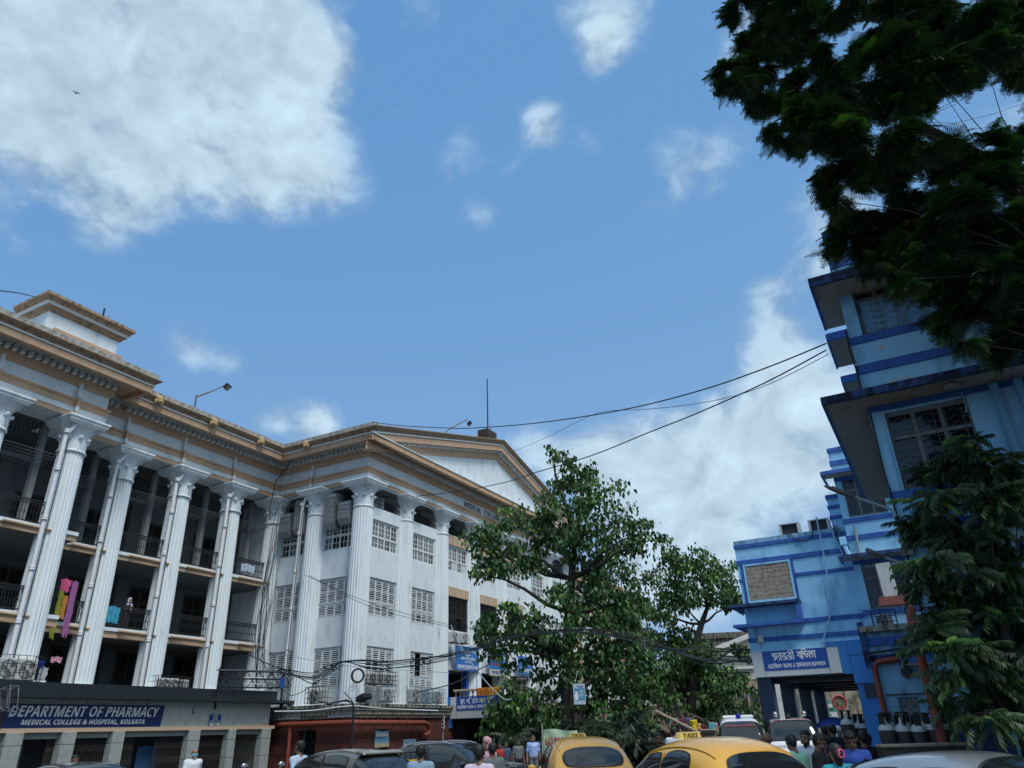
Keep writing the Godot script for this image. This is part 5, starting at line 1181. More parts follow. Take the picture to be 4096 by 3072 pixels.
	part("small_canopy", rm.call(V(-0.70, 2.64, -15.65), V(-0.2, 2.76, -15.2)), M.deep_blue, r)
	part("canopy_underside", rm.call(V(-0.68, 2.60, -15.65), V(-0.2, 2.64, -15.22)), M.soffit, r)
	zig_window(r, T(V(0.44, 1.3, -0.08)), 0.32, 0.8, 2, 0.7)
	part("window_iron", MB.new().mm(V(0.1, 2.14, 0.02), V(0.85, 2.16, 0.04)), M.iron, r)
	part("louvre_vent", MB.new().lathe([Vector2(0.0, 0.05), Vector2(0.085, 0.05), Vector2(0.095, 0.0)], 16, Vector3.ZERO, Basis(Vector3.RIGHT, PI / 2)), M.ac_dark, r, T(V(0.52, 2.50, 0.01)))
	for i in 4: part("vent_slat", MB.new().box(V(0.52, 2.44 + 0.04 * i, 0.07), V(0.16, 0.012, 0.04), Basis(Vector3.RIGHT, 0.5)), M.iron_grey, r)
	part("shade_behind", rm.call(V(-1.0, 1.0, -16.4), V(-0.2, 2.2, -16.35)), M.dark_void, r)
	part("red_corner_pipe", MB.new().tube([V(0.55, 2.74, 0.1), V(0.1, 2.70, 0.1), V(0.02, 2.62, 0.08), V(0.03, 0.4, 0.08)], 0.05, 10), M.pipe_red, r)
	part("wall_cable", MB.new().tube([V(0.0, 2.86, 0.07), V(0.5, 2.9, 0.08), V(1.0, 2.94, 0.08)], 0.02, 6), M.cable, r)
	part("old_trunking", MB.new().box(V(-0.06, 3.0, 0.08), V(0.1, 0.8, 0.1)), M.deep_blue_dirty, r)

func build_stair_block() -> void:
	var o := base("blue_stair_block", BT * T(V(-2.16, 0, -29.6)), "sky blue block with stacked window canopies behind the emergency wing", "building")
	var bm := func(a: Vector3, b: Vector3, bev := 0.0) -> MB: return MB.new().mm(a + V(2.16, 0, 29.6), b + V(2.16, 0, 29.6), bev)
	part("front_wall", holes(MB.new(), 0.0, 5.0, 0.0, 11.3, -0.25, 0.0, [[0.24, 1.57, 8.63, 10.16], [0.24, 1.7, 5.3, 6.9]]), M.sky_blue, o)
	part("side_wall", bm.call(V(-2.16, 0, -40), V(-1.9, 11.3, -29.85)), M.sky_blue, o)
	part("roof", bm.call(V(-2.16, 11.1, -40), V(3, 11.2, -29.7)), M.concrete, o)
	for y in [[4.55, 4.75], [5.12, 5.3], [7.78, 7.96], [8.43, 8.6], [10.7, 10.9], [11.25, 11.42]]: part("blue_band", bm.call(V(-2.19, y[0], -29.7), V(3, y[1], -29.55), 0.01), M.deep_blue, o)
	for y in [[10.2, 10.35], [7.03, 7.17]]:
		part("canopy", bm.call(V(-2.49, y[0] + 0.02, -29.59), V(3, y[1] - 0.02, -28.95)), M.soffit, o)
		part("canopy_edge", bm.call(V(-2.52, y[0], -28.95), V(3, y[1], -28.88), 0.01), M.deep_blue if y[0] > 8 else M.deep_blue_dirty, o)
		part("canopy_edge", bm.call(V(-2.55, y[0], -31), V(-2.49, y[1], -28.951)), M.deep_blue, o)
		part("blue_band", bm.call(V(-2.17, y[0] - 0.14, -29.62), V(3, y[0] + 0.0, -29.57)), M.deep_blue, o)
	zig_window(o, T(V(0.905, 8.63, -0.1)), 1.33, 1.53, 3)
	zig_window(o, T(V(0.97, 5.3, -0.1)), 1.46, 1.6, 3)
	# thin stepped fin to the left
	part("fin", bm.call(V(-2.62, 4, -32), V(-2.16, 9.75, -30.2)), M.sky_blue, o)
	for y in [[9.6, 9.76], [9.2, 9.34], [8.8, 8.94]]: part("blue_band", bm.call(V(-2.66, y[0], -32), V(-2.15, y[1], -30.15), 0.01), M.deep_blue, o)
	part("cabinet", MB.new().box(V(1.0, 6.15, 0.5), V(0.48, 1.2, 0.25), Basis(Vector3.BACK, 0.03), 0.02), M.ac_white, o)
	part("old_drain", MB.new().tube([V(0.35, 8.3, 0.1), V(0.3, 7.2, 0.1)], 0.05, 8), M.pipe_grey, o)
	part("drain_head", MB.new().box(V(-0.15, 7.75, 0.2), V(0.24, 0.3, 0.2), Basis.IDENTITY, 0.02), M.sky_blue, o)
	part("drain_tail", MB.new().tube([V(-0.15, 7.65, 0.2), V(-0.02, 7.1, 0.2)], 0.08, 8), M.sky_blue, o)
	var aw := MB.new()
	for i in 12:
		var x := 0.30 * 0.42 * i
		aw.box(V(x, 0.0, 0.0), V(0.07, 0.03, 1.3), Basis(Vector3.RIGHT, 0.35)); aw.box(V(x + 0.063, 0.025, 0.0), V(0.07, 0.03, 1.3), Basis(Vector3.RIGHT, 0.35))
	solo("tin_awning", aw, M.rust_red, BT * T(V(-1.5, 5.35, -28.3)), "rust red corrugated tin awning under the white cabinet", "awning")

func build_emergency() -> void:
	var o := base("emergency_wing", BT * T(V(-6.4, 0, -30)), "sky blue emergency wing with stone panel, flat roof and pillared porch", "building")
	var bm := func(a: Vector3, b: Vector3, bev := 0.0) -> MB: return MB.new().mm(a + V(6.4, 0, 30), b + V(6.4, 0, 30), bev)
	part("front_wall", bm.call(V(-6.4, 4.2, -30.3), V(-2.17, 8.4, -30)), M.sky_blue, o)
	part("parapet", bm.call(V(-6.41, 8.26, -30.3), V(-2.17, 8.42, -29.985)), M.sky_blue_dirty, o)
	part("side_wall", bm.call(V(-6.4, 4.2, -44), V(-6.1, 8.4, -30.3)), M.sky_blue, o)
	part("roof", bm.call(V(-6.3, 8.1, -44), V(-2.2, 8.2, -30.2)), M.concrete, o)
	part("first_floor", bm.call(V(-6.38, 3.32, -44), V(-2.4, 4.3, -30.2)), M.dark_cladding, o)
	part("back_wall", bm.call(V(-6.4, 4.2, -44.2), V(-2.2, 8.4, -44)), M.sky_blue, o)
	for b in [[-6.43, -2.18, 8.10, 8.26], [-6.43, -2.18, 7.46, 7.64], [-4.28, -2.18, 6.79, 6.92], [-6.43, -6.25, 6.79, 6.92], [-4.30, -2.18, 5.09, 5.25], [-6.43, -2.18, 4.53, 4.69]]:
		part("blue_band", bm.call(V(b[0], b[2], -30.05), V(b[1], b[3], -29.955), 0.012), M.deep_blue, o)
	part("blue_upright", bm.call(V(-6.28, 5.9, -30.04), V(-6.2, 7.46, -29.965)), M.deep_blue, o)
	part("blue_upright", bm.call(V(-4.36, 5.9, -30.04), V(-4.28, 7.46, -29.965)), M.deep_blue, o)
	# stone panel: tiles laid one by one
	part("panel_frame", bm.call(V(-6.18, 5.98, -30.02), V(-6.11, 7.46, -29.94)).mm(V(-4.46 + 6.4, 5.98, 0.0), V(-4.38 + 6.4, 7.46, 0.06)).mm(V(-6.11 + 6.4, 5.97, 0.0), V(-4.46 + 6.4, 6.05, 0.062)).mm(V(-6.11 + 6.4, 7.38, 0.0), V(-4.46 + 6.4, 7.45, 0.062)), M.sky_blue, o)
	part("panel_joints", bm.call(V(-6.11, 6.05, -30.0), V(-4.46, 7.38, -29.985)), M.joint_grey, o)
	for r in 8:
		var x := -6.105 + (0.0 if r % 2 == 0 else -0.2)
		while x < -4.47:
			var a := maxf(x, -6.105)
			var b := minf(x + 0.41, -4.465)
			if b - a > 0.04:
				part("stone_tile", bm.call(V(a + 0.004, 6.056 + 0.1655 * r, -29.99), V(b - 0.004, 6.056 + 0.1655 * r + 0.158, -29.966 + rng.randf() * 0.006), 0.004), M.sandstone if rng.randf() < 0.7 else M.sandstone_pink, o)
			x += 0.412
	# ledges of the old window box
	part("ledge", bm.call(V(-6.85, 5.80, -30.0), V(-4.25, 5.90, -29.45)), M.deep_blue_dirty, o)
	part("ledge", bm.call(V(-6.8, 5.07, -30.0), V(-4.27, 5.17, -29.45)), M.deep_blue, o)
	part("ledge_end", bm.call(V(-6.85, 5.80, -31.5), V(-6.4, 5.90, -30.0)).mm(V(-0.4, 5.07, -1.5), V(0.0, 5.17, 0.0)), M.deep_blue, o)
	part("ledge_fin", bm.call(V(-4.42, 5.17, -30.0), V(-4.27, 5.80, -29.5)), M.deep_blue, o)
	# porch
	part("sign_band", bm.call(V(-6.38, 3.30, -30.0), V(-3.3, 4.19, -29.9)), M.panel_grey, o)
	part("sign_joint", bm.call(V(-5.985, 3.3, -29.9), V(-5.975, 4.19, -29.897)).mm(V(2.69, 3.3, 0.1), V(2.705, 4.19, 0.103)), M.joint_black, o)
	part("blue_cladding", bm.call(V(-3.29, 3.26, -30.05), V(-2.98, 4.36, -29.88)), M.panel_blue, o)
	part("blue_cladding", bm.call(V(-3.69, 4.19, -30.0), V(-3.29, 4.36, -29.885)), M.panel_blue, o)
	part("blue_cladding", bm.call(V(-2.97, 3.86, -30.4), V(-2.2, 4.36, -29.86)), M.panel_blue, o)
	part("blue_cladding", bm.call(V(-2.97, 2.92, -30.4), V(-2.2, 3.84, -29.86)), M.panel_blue, o)
	part("blue_cladding", bm.call(V(-2.92, 0, -30.5), V(-1.8, 2.9, -29.92)), M.panel_blue, o)
	part("dark_recess", bm.call(V(-2.72, 2.45, -29.92), V(-2.1, 2.88, -29.86)), M.dark_cladding, o)
	part("porch_soffit", bm.call(V(-6.36, 3.26, -44), V(-2.9, 3.3, -30.0)), M.dark_cladding, o)
	for i in 5: part("soffit_beam", bm.call(V(-6.3, 3.1, -31.5 - 2.8 * i), V(-2.9, 3.26, -31.2 - 2.8 * i)), M.dark_cladding, o)
	for z in [-30.35, -34.6, -39.0, -43.4]: part("porch_column", bm.call(V(-6.36, 0, z - 0.3), V(-5.85, 3.28, z + 0.3), 0.03), M.navy_column, o)
	for z in [-31.5, -37.0, -43.4]: part("porch_wall", bm.call(V(-2.9, 0, z - 0.3), V(-2.5, 3.28, z + 0.3)), M.dark_cladding, o)
	part("porch_floor", bm.call(V(-6.5, 0, -44), V(-2.5, 0.12, -29.6)), M.paving, o)
	part("junction_box", bm.call(V(-6.04, 4.52, -29.95), V(-5.84, 4.77, -29.85), 0.01), M.ac_white, o)
	part("conduit", MB.new().tube([V(0.3, 5.1, 0.05), V(0.28, 4.6, 0.06), V(0.45, 4.35, 0.06)], 0.025, 6), M.pipe_grey, o)
	part("wall_pipe", MB.new().tube([V(3.3, 8.9, 0.1), V(3.3, 8.2, 0.12), V(3.28, 7.2, 0.12), V(3.22, 6.0, 0.13), V(3.05, 5.2, 0.13), V(2.6, 4.3, 0.13)], 0.03, 8), M.pipe_lightblue, o)
	for k in 3: part("cable_run", MB.new().tube([V(3.75 + 0.1 * k, 8.5, 0.06), V(3.78 + 0.1 * k, 8.0, 0.08), V(3.92 + 0.11 * k, 7.5, 0.08), V(3.98 + 0.1 * k, 7.2, 0.08)], 0.03, 6), [M.pipe_lightblue, M.cable, M.cable_grey][k], o)
	part("hanging_cable", MB.new().tube([V(2.1, 8.55, 0.04), V(2.4, 8.2, 0.08), V(2.75, 8.03, 0.09), V(3.0, 8.2, 0.08), V(3.1, 8.45, 0.05)], 0.018, 6), M.cable, o)
	var s := board("emergency_sign", "blue Bengali emergency department board on the porch front", BT * T(V(-4.84, 3.84, -29.885)), 2.26, 0.68, M.sign_blue, 0.02)
	part("lettering", strokes("j|r|ru|r|ii| |b|i|bh|aa|g", 0.23, 1.55, 1.5), M.letter_white, s, T(V(-0.02, 0.13, 0.004)))
	part("lettering", strokes(LINE2, 0.13, 2.0), M.letter_white, s, T(V(0.02, -0.2, 0.004)))

func build_far() -> void:
	# pale hall with a pediment, glimpsed left of the porch
	var o := base("far_hall", T(V(25, 0, -75), -12.0), "cream hall with white pediment and arched windows behind the emergency wing", "building")
	var wx := [-5.2, -4.05, -2.9, -1.75, -0.6, 0.55, 1.7, 2.85]
	part("wall", holes(MB.new(), -6.5, 6.5, 0.0, 5.6, -0.5, 0.0, wx.map(func(x): return [x - 0.33, x + 0.33, 1.6, 4.9])), M.oldwall, o)
	part("wall_band", MB.new().mm(V(-6.55, 5.6, -0.5), V(6.55, 6.55, 0.06)), M.cream, o)
	part("frieze", MB.new().mm(V(-6.6, 6.75, -0.5), V(6.6, 7.55, 0.1)), M.cream, o)
	part("string_course", MB.new().mm(V(-6.7, 6.55, -0.4), V(6.7, 6.75, 0.3)), M.porch_white, o)
	part("cornice", MB.new().mm(V(-6.9, 7.75, -0.5), V(6.9, 8.0, 0.6)).mm(V(-6.7, 7.55, -0.5), V(6.7, 7.75, 0.2)), M.porch_white, o)
	for i in 44:
		part("dentil", MB.new().mm(V(-6.6 + 0.3 * i, 7.58, 0.2), V(-6.46 + 0.3 * i, 7.75, 0.4)), M.porch_white, o)
		part("dentil", MB.new().mm(V(-6.6 + 0.3 * i, 6.42, 0.06), V(-6.46 + 0.3 * i, 6.55, 0.22)), M.porch_white, o)
	part("pediment", MB.new().prism([Vector2(-6.8, 8.0), Vector2(6.8, 8.0), Vector2(0, 10.2)], -0.5, 0.1), M.cream, o)
	for s in [-1, 1]: part("raking_cornice", MB.new().box(V(s * 3.45, 9.2, 0.1), V(7.3, 0.42, 1.2), Basis(Vector3.BACK, -s * atan2(2.2, 6.8))), M.porch_white, o)
	part("lettering", text_mb("MEDICAL", 0.6, true, 0, false, 3.4), M.letter_black, o, T(V(-1.35, 7.15, 0.11)))
	for x in wx:
		part("arch", MB.new().prism(range(9).map(func(k): return Vector2(0.33 * cos(PI * k / 8.0), 0.33 * sin(PI * k / 8.0))) + [Vector2(-0.45, 0), Vector2(-0.45, 0.5), Vector2(0.45, 0.5), Vector2(0.45, 0)], 0.0, 0.06), M.oldwall, o, T(V(x, 4.6, 0)))
		part("window", MB.new().mm(V(x - 0.33, 1.6, -0.4), V(x + 0.33, 4.95, -0.3)), M.shutter_teal, o)
	part("side_wall", MB.new().mm(V(-6.5, 0, -12), V(-6.0, 7.6, -0.5)).mm(V(6.0, 0, -12), V(6.5, 7.6, -0.5)), M.oldwall, o)
	# white gateway arches of the street front, seen through the porch
	o = base("white_gateway", T(V(16.35, 0, -50), -15.0), "white gateway with chamfered openings seen through the porch columns", "gateway")
	for x in [0.0, 1.45, 5.1]:
		part("gate_pier", MB.new().mm(V(x - 0.32, 0, -0.4), V(x + 0.32, 5.4, 0.4)), M.porch_white, o)
		part("gate_haunch", MB.new().prism([Vector2(-0.32, 4.2), Vector2(-0.32, 3.5), Vector2(-0.7, 4.2)], -0.36, 0.36), M.porch_white, o, T(V(x, 0, 0)))
	part("gate_lintel", MB.new().mm(V(-0.32, 4.2, -0.38), V(5.4, 5.38, 0.38)), M.porch_white, o)
	# street buildings beyond
	for b in [[T(V(27.5, 0, -97), -8.0), 9.0, 11.6, M.oldgrey, "dark weathered building with stained parapet left of the cream hall"], [T(V(33, 0, -84), -20.0), 22.0, 9.5, M.oldwall, "stained ochre street building behind the porch"], [T(V(19.0, 0, -88), -5.0), 12.0, 7.0, M.oldgrey, "grey street building behind the white gateway"]]:
		o = base("street_building", b[0], b[4], "building")
		var w: float = b[1]
		var h: float = b[2]
		part("wall", MB.new().mm(V(-w / 2, 0, -8), V(w / 2, h, 0)), b[3], o)
		part("parapet", MB.new().mm(V(-w / 2 - 0.2, h, -8), V(w / 2 + 0.2, h + 0.7, 0.25)), b[3], o)
		var n := int(w / 2.4)
		for i in n:
			for f in int(h / 3.4):
				var x := -w / 2 + w * (i + 0.5) / n
				var wd := part("window", MB.new().mm(V(x - 0.55, f * 3.4 + 1.0, 0.0), V(x + 0.55, f * 3.4 + 2.6, 0.06)), M.shutter_dark, o)
				part("sill", MB.new().mm(V(x - 0.65, f * 3.4 + 0.9, 0.0), V(x + 0.65, f * 3.4 + 1.0, 0.16)), M.concrete, wd)
				part("mullion", MB.new().mm(V(x - 0.03, f * 3.4 + 1.0, 0.05), V(x + 0.03, f * 3.4 + 2.6, 0.09)), M.concrete, wd)
		part("drain", MB.new().tube([V(w * 0.3, h, 0.15), V(w * 0.3, 0, 0.15)], 0.09, 8), M.iron_grey, o)
		for f in int(h / 3.4): part("ledge", MB.new().mm(V(-w / 2, f * 3.4 + 3.0, 0), V(w / 2, f * 3.4 + 3.15, 0.35)), M.concrete, o)
	for b in [[T(V(22.9, 2.89, -60), -18.0), 1.05, 0.5, M.signboard_green, "upper green and white shop board seen through the porch"], [T(V(23.15, 2.3, -60), -18.0), 1.05, 0.64, M.signboard_green, "lower green and white shop board seen through the porch"], [T(V(19.9, 3.0, -62), -18.0), 1.0, 0.9, M.sign_blue, "blue shop board seen between the two middle porch columns"]]:
		o = board("shop_board", b[4], b[0], b[1], b[2], b[3], 0.1)
		var r := RandomNumberGenerator.new(); r.seed = int(b[1] * 100)
		flat("stripe", o, M.sign_white, -b[1] * 0.45, b[1] * 0.45, -b[2] * 0.4, b[2] * 0.1, 0.01)
		flat("stripe", o, M.signboard_green, -b[1] * 0.4, b[1] * 0.1, -b[2] * 0.25, -b[2] * 0.1, 0.02)
	var pole := base("street_pole", T(V(20.9, 0, -57)), "pale tapered street pole seen through the porch", "pole")
	part("shaft", MB.new().tube([V(0, 0, 0), V(0, 8, 0)], [0.13, 0.09], 10), M.concrete, pole)
	part("crossarm", MB.new().tube([V(-0.8, 6.4, 0), V(0.8, 6.6, 0)], 0.04, 6), M.iron_grey, pole)
	pole = base("round_sign", T(V(23.6, 0, -59), -18.0), "round red rimmed sign on a post seen through the porch", "sign")
	part("post", MB.new().tube([V(0, 0, 0), V(0, 2.6, 0)], 0.05, 8), M.iron_grey, pole)
	part("disc", MB.new().lathe([Vector2(0.0, 0.03), Vector2(0.42, 0.03), Vector2(0.42, -0.03), Vector2(0, -0.03)], 24, V(0, 3.0, 0), Basis(Vector3.RIGHT, PI / 2)), M.oldwall, pole)
	part("rim", MB.new().tube(range(25).map(func(k): return V(cos(k * TAU / 24) * 0.45, 3.0 + sin(k * TAU / 24) * 0.45, 0.04)), 0.07, 6), M.letter_red, pole)
# ---------------------------------------------------------------- trees
func leaf_mesh(w: float, curl := 0.08) -> ArrayMesh:   # unit long, hanging along -y from its stalk
	var mb := MB.new()
	var mid := [V(0, 0, 0), V(0, -0.12, 0.01), V(0, -0.4, 0.03), V(0, -0.7, 0.02), V(0, -1, -curl)]
	var sd := [0.0, 0.25, 0.5, 0.3, 0.0]
	for s in [-1.0, 1.0]:
		for i in 4:
			var a := V(s * sd[i] * w, mid[i].y, mid[i].z + 0.12 * sd[i])
			var b := V(s * sd[i + 1] * w, mid[i + 1].y, mid[i + 1].z + 0.12 * sd[i + 1])
			if s > 0: mb.tri(mid[i], mid[i + 1], b); mb.tri(mid[i], b, a)
			else: mb.tri(mid[i], b, mid[i + 1]); mb.tri(mid[i], a, b)
	return mb.mesh()

func frond_mesh(pairs := 13) -> ArrayMesh:   # feathery twice divided frond, unit long along +x, arching
	var mb := MB.new()
	for i in pairs:
		var q := (i + 0.7) / pairs
		var x := q
		var y := -0.28 * q * q
		var l := 0.34 * sin(clampf(q * 1.05 + 0.12, 0, 1) * PI * 0.93) + 0.05
		for s in [-1.0, 1.0]:
			var a := V(x, y, 0)
			var b := V(x + 0.10 * l / 0.3, y - 0.06, s * l)
			var w := V(0.026, 0, 0)
			if s > 0: mb.quad(a - w, b - w * 0.5, b + w * 0.5, a + w)
			else: mb.quad(a + w, b + w * 0.5, b - w * 0.5, a - w)
	mb.quad(V(0, 0.0, -0.008), V(0, 0, 0.008), V(0.5, -0.07, 0.006), V(0.5, -0.07, -0.006))
	mb.quad(V(0.5, -0.07, -0.006), V(0.5, -0.07, 0.006), V(1, -0.28, 0.003), V(1, -0.28, -0.003))
	return mb.mesh()

func spray_mesh() -> ArrayMesh:   # drooping twig set with long wavy leaves, unit long along +x
	var mb := MB.new()
	var r := RandomNumberGenerator.new(); r.seed = 5
	for i in 15:
		var q := (i + 1.0) / 15.0
		var p := V(q, -0.22 * q * q, 0)
		for s in [-1.0, 1.0]:
			var l := 0.30 + r.randf_range(-0.05, 0.05)
			var d := V(0.42 + r.randf_range(-0.1, 0.1), -0.62 + r.randf_range(-0.15, 0.15), s * (0.45 + r.randf_range(-0.15, 0.1))).normalized()
			var sw := d.cross(V(0, 1, s * 0.6)).normalized() * 0.032
			var bow := V(0, -0.03, 0)
			var c := [p, p + d * l * 0.3 + sw * 1.0, p + d * l * 0.3 - sw, p + d * l * 0.68 + bow + sw * 0.85 + V(0, 0.012, 0), p + d * l * 0.68 + bow - sw * 0.85, p + d * l + bow * 2.6]
			mb.tri(c[0], c[1], c[2]); mb.quad(c[1], c[3], c[4], c[2]); mb.tri(c[3], c[5], c[4])
	return mb.mesh()

func scatter(parent: Node, called: String, mesh: Mesh, m: Material, xf: Array, cols: Array) -> void:
	var mm := MultiMesh.new()
	mm.transform_format = MultiMesh.TRANSFORM_3D
	mm.use_colors = true
	mm.mesh = mesh
	mm.instance_count = xf.size()
	for i in xf.size(): mm.set_instance_transform(i, xf[i]); mm.set_instance_color(i, cols[i])
	var o := MultiMeshInstance3D.new()
	o.name = called; o.multimesh = mm; o.material_override = m
	o.set_meta("kind", "stuff")
	parent.add_child(o, true)

func leaf_mat(key: String, rough: float, thru: Color) -> StandardMaterial3D:
	var m := mat(key, 1, 1, 1, rough)
	m.vertex_color_use_as_albedo = true
	m.backlight_enabled = true; m.backlight = thru
	m.cull_mode = BaseMaterial3D.CULL_DISABLED
	return m

# trunk: points; clumps: [x, y, z, r, ...] in the world. Each clump hangs on a limb that leaves the trunk below it.
func tree(called: String, label: String, trunk: Array, radii: Array, list: Array, density: float, leaf: Mesh, size: float, m: Material, tint: Array, droop := 0.7, style := 0, thin := 1.0) -> Node3D:
	var at: Vector3 = trunk[0]
	var o := base(called, T(at), label, "tree" if called.ends_with("tree") else "shrub")
	var r := RandomNumberGenerator.new(); r.seed = hash(called + label)
	var tp := trunk.map(func(p): return p - at)
	part("trunk", MB.new().tube(tp, radii, 9), M.bark, o)
	var xf := []
	var cols := []
	var tw := MB.new()
	for k in range(0, list.size(), 4):
		var c := V(list[k], list[k + 1], list[k + 2]) - at
		var R: float = list[k + 3]
		var best := 0
		var bd := 1e9
		for i in tp.size():
			var d: float = (tp[i] - c).length() + (3.0 if tp[i].y > c.y - 0.3 else 0.0)
			if d < bd: bd = d; best = i
		var s: Vector3 = tp[best]
		var mid: Vector3 = s.lerp(c, 0.5) + V(r.randf_range(-0.3, 0.3), r.randf_range(-0.1, 0.35), r.randf_range(-0.3, 0.3)) * minf(1.0, bd * 0.25)
		var r0: float = minf(radii[best] * 0.55, 0.03 + 0.035 * bd) * thin
		part("limb", MB.new().tube([s, s.lerp(mid, 0.5) + V(0, -0.04 * bd, 0), mid, mid.lerp(c, 0.5) + V(0, 0.03 * bd, 0), c], [r0, r0 * 0.8, r0 * 0.6, r0 * 0.42, r0 * 0.22], 6), M.bark, o)
		var subs := int(5 + R * 5.0)
		for j in subs:
			var d := V(r.randfn(), r.randfn() * 0.8 + 0.15, r.randfn()).normalized()
			var e: Vector3 = c + d * R * r.randf_range(0.35, 0.95)
			tw.tube([c, c.lerp(e, 0.5) + V(0, 0.06 * R, 0), e], [r0 * 0.2 + 0.006, r0 * 0.12 + 0.005, 0.004], 4, false)
			var tone := r.randf()
			var n := int(density * R * R / subs)
			for q in n:
				var p: Vector3 = e + V(r.randfn(), r.randfn() * 0.75, r.randfn()) * R * 0.20
				var b: Basis
				if style == 0:
					b = Basis(UP, r.randf() * TAU) * Basis(Vector3.RIGHT, r.randf_range(-1.25, 0.35) * (1.4 - droop)) * Basis(Vector3.BACK, r.randf_range(-0.5, 0.5))
				else:
					var out := (p - c + d * R * 0.4); out.y *= 0.5
					var yaw := atan2(-out.z, out.x) + r.randf_range(-1.0, 1.0)
					b = Basis(UP, yaw) * Basis(Vector3.BACK, r.randf_range(-0.75, 0.35) * droop) * Basis(Vector3.RIGHT, r.randf_range(-0.7, 0.7))
				var sz := size * r.randf_range(0.7, 1.2)
				xf.append(Transform3D(b.scaled_local(V(sz, sz, sz)), p))
				var a: Color = tint[0].lerp(tint[1], clampf(tone * 0.6 + r.randf() * 0.4, 0, 1))
				if tint.size() > 2 and r.randf() < (0.22 if tone > 0.8 else 0.02): a = tint[2]
				cols.append(a)
	var t := part("twigs", tw, M.bark, o); t.set_meta("kind", "stuff")
	scatter(o, "crown", leaf, m, xf, cols)
	return o

func build_trees() -> void:
	worn("bark", 0.045, 0.038, 0.03, [[0.0, 0.4], [0.5, 0.9], [1.0, 1.4]], 0.6, 0.3, 0.95, 61, 1.0)
	var broad := leaf_mat("broad_leaf", 0.58, Color(0.28, 0.46, 0.08))
	var fine := leaf_mat("fern_leaf", 0.65, Color(0.30, 0.50, 0.07))
	var longl := leaf_mat("long_leaf", 0.5, Color(0.25, 0.42, 0.08))
	var lm := leaf_mesh(0.62)
	var g1 := [Color(0.026, 0.068, 0.018), Color(0.065, 0.15, 0.032), Color(0.19, 0.33, 0.05)]
	tree("broadleaf_tree", "tall dark trunked broadleaf tree rising before the entrance stairs", [V(2.2, 0, -39), V(2.28, 3.2, -39), V(2.45, 5.0, -39), V(2.6, 7.2, -39), V(2.85, 8.9, -39.1), V(3.1, 10.6, -39), V(2.9, 12.4, -39.2), V(2.3, 14.6, -39), V(2.1, 16.4, -39)], [0.34, 0.3, 0.28, 0.24, 0.2, 0.16, 0.11, 0.06, 0.02], TREE1, 200.0, lm, 0.29, broad, g1)
	tree("broadleaf_tree", "shorter spreading broadleaf tree left of the emergency wing", [V(10.9, 0, -52), V(11.08, 2.8, -52), V(11.53, 5, -52), V(11.79, 6.45, -52), V(12.5, 8, -52), V(13.1, 9.1, -52.2), V(13.0, 10.8, -52)], [0.4, 0.36, 0.3, 0.27, 0.2, 0.14, 0.06], TREE2, 260.0, lm, 0.30, broad, g1)
	var g2 := [Color(0.03, 0.06, 0.02), Color(0.07, 0.13, 0.035), Color(0.14, 0.24, 0.05)]
	tree("broadleaf_tree", "paler leafy tree standing behind the tall tree and the stairs", [V(8.0, 0, -56), V(8.1, 3, -56), V(8.0, 6, -56), V(7.8, 9, -56), V(7.6, 11.5, -56)], [0.3, 0.26, 0.2, 0.14, 0.04], TREEB, 190.0, lm, 0.26, broad, g2)
	tree("garden_shrub", "light green shrub growing against the cream hall", [V(16.3, 0, -58), V(16.4, 2.0, -58), V(16.6, 4.4, -58)], [0.12, 0.09, 0.03], BUSHF, 260.0, lm, 0.2, broad, g2)
	var g3 := [Color(0.016, 0.036, 0.012), Color(0.036, 0.08, 0.02), Color(0.11, 0.22, 0.03)]
	tree("feathery_tree", "huge dark feathery leaved tree overhanging the upper right of the forecourt", [V(10.5, 0, -8.5), V(10.3, 4, -8.6), V(9.6, 7, -9), V(8.9, 9.5, -9.6), V(7.6, 11.8, -10.2), V(6.2, 13.4, -10.4)], [0.5, 0.44, 0.36, 0.2, 0.09, 0.03], TREE3, 3300.0, frond_mesh(), 0.33, fine, g3, 1.0, 1, 0.11)
	var g4 := [Color(0.014, 0.036, 0.014), Color(0.038, 0.09, 0.022), Color(0.13, 0.25, 0.04)]
	tree("drooping_tree", "slender tree with long drooping glossy leaves beside the blue block", [V(7.6, 0, -12.4), V(7.6, 1.5, -12.3), V(7.75, 3.2, -12.2), V(7.9, 4.8, -12.2), V(8.05, 6.1, -12.2)], [0.11, 0.1, 0.08, 0.05, 0.015], TREE4, 800.0, spray_mesh(), 0.36, longl, g4, 1.0, 1, 0.4)
	tree("dark_shrub", "low dark shrub with drooping leaves at the foot of the stairs", [V(5.0, 0, -36), V(5.1, 1.0, -36), V(5.0, 2.0, -36)], [0.08, 0.06, 0.03], SHRUB, 220.0, spray_mesh(), 0.6, longl, [Color(0.010, 0.022, 0.010), Color(0.022, 0.045, 0.016)], 1.0, 1)
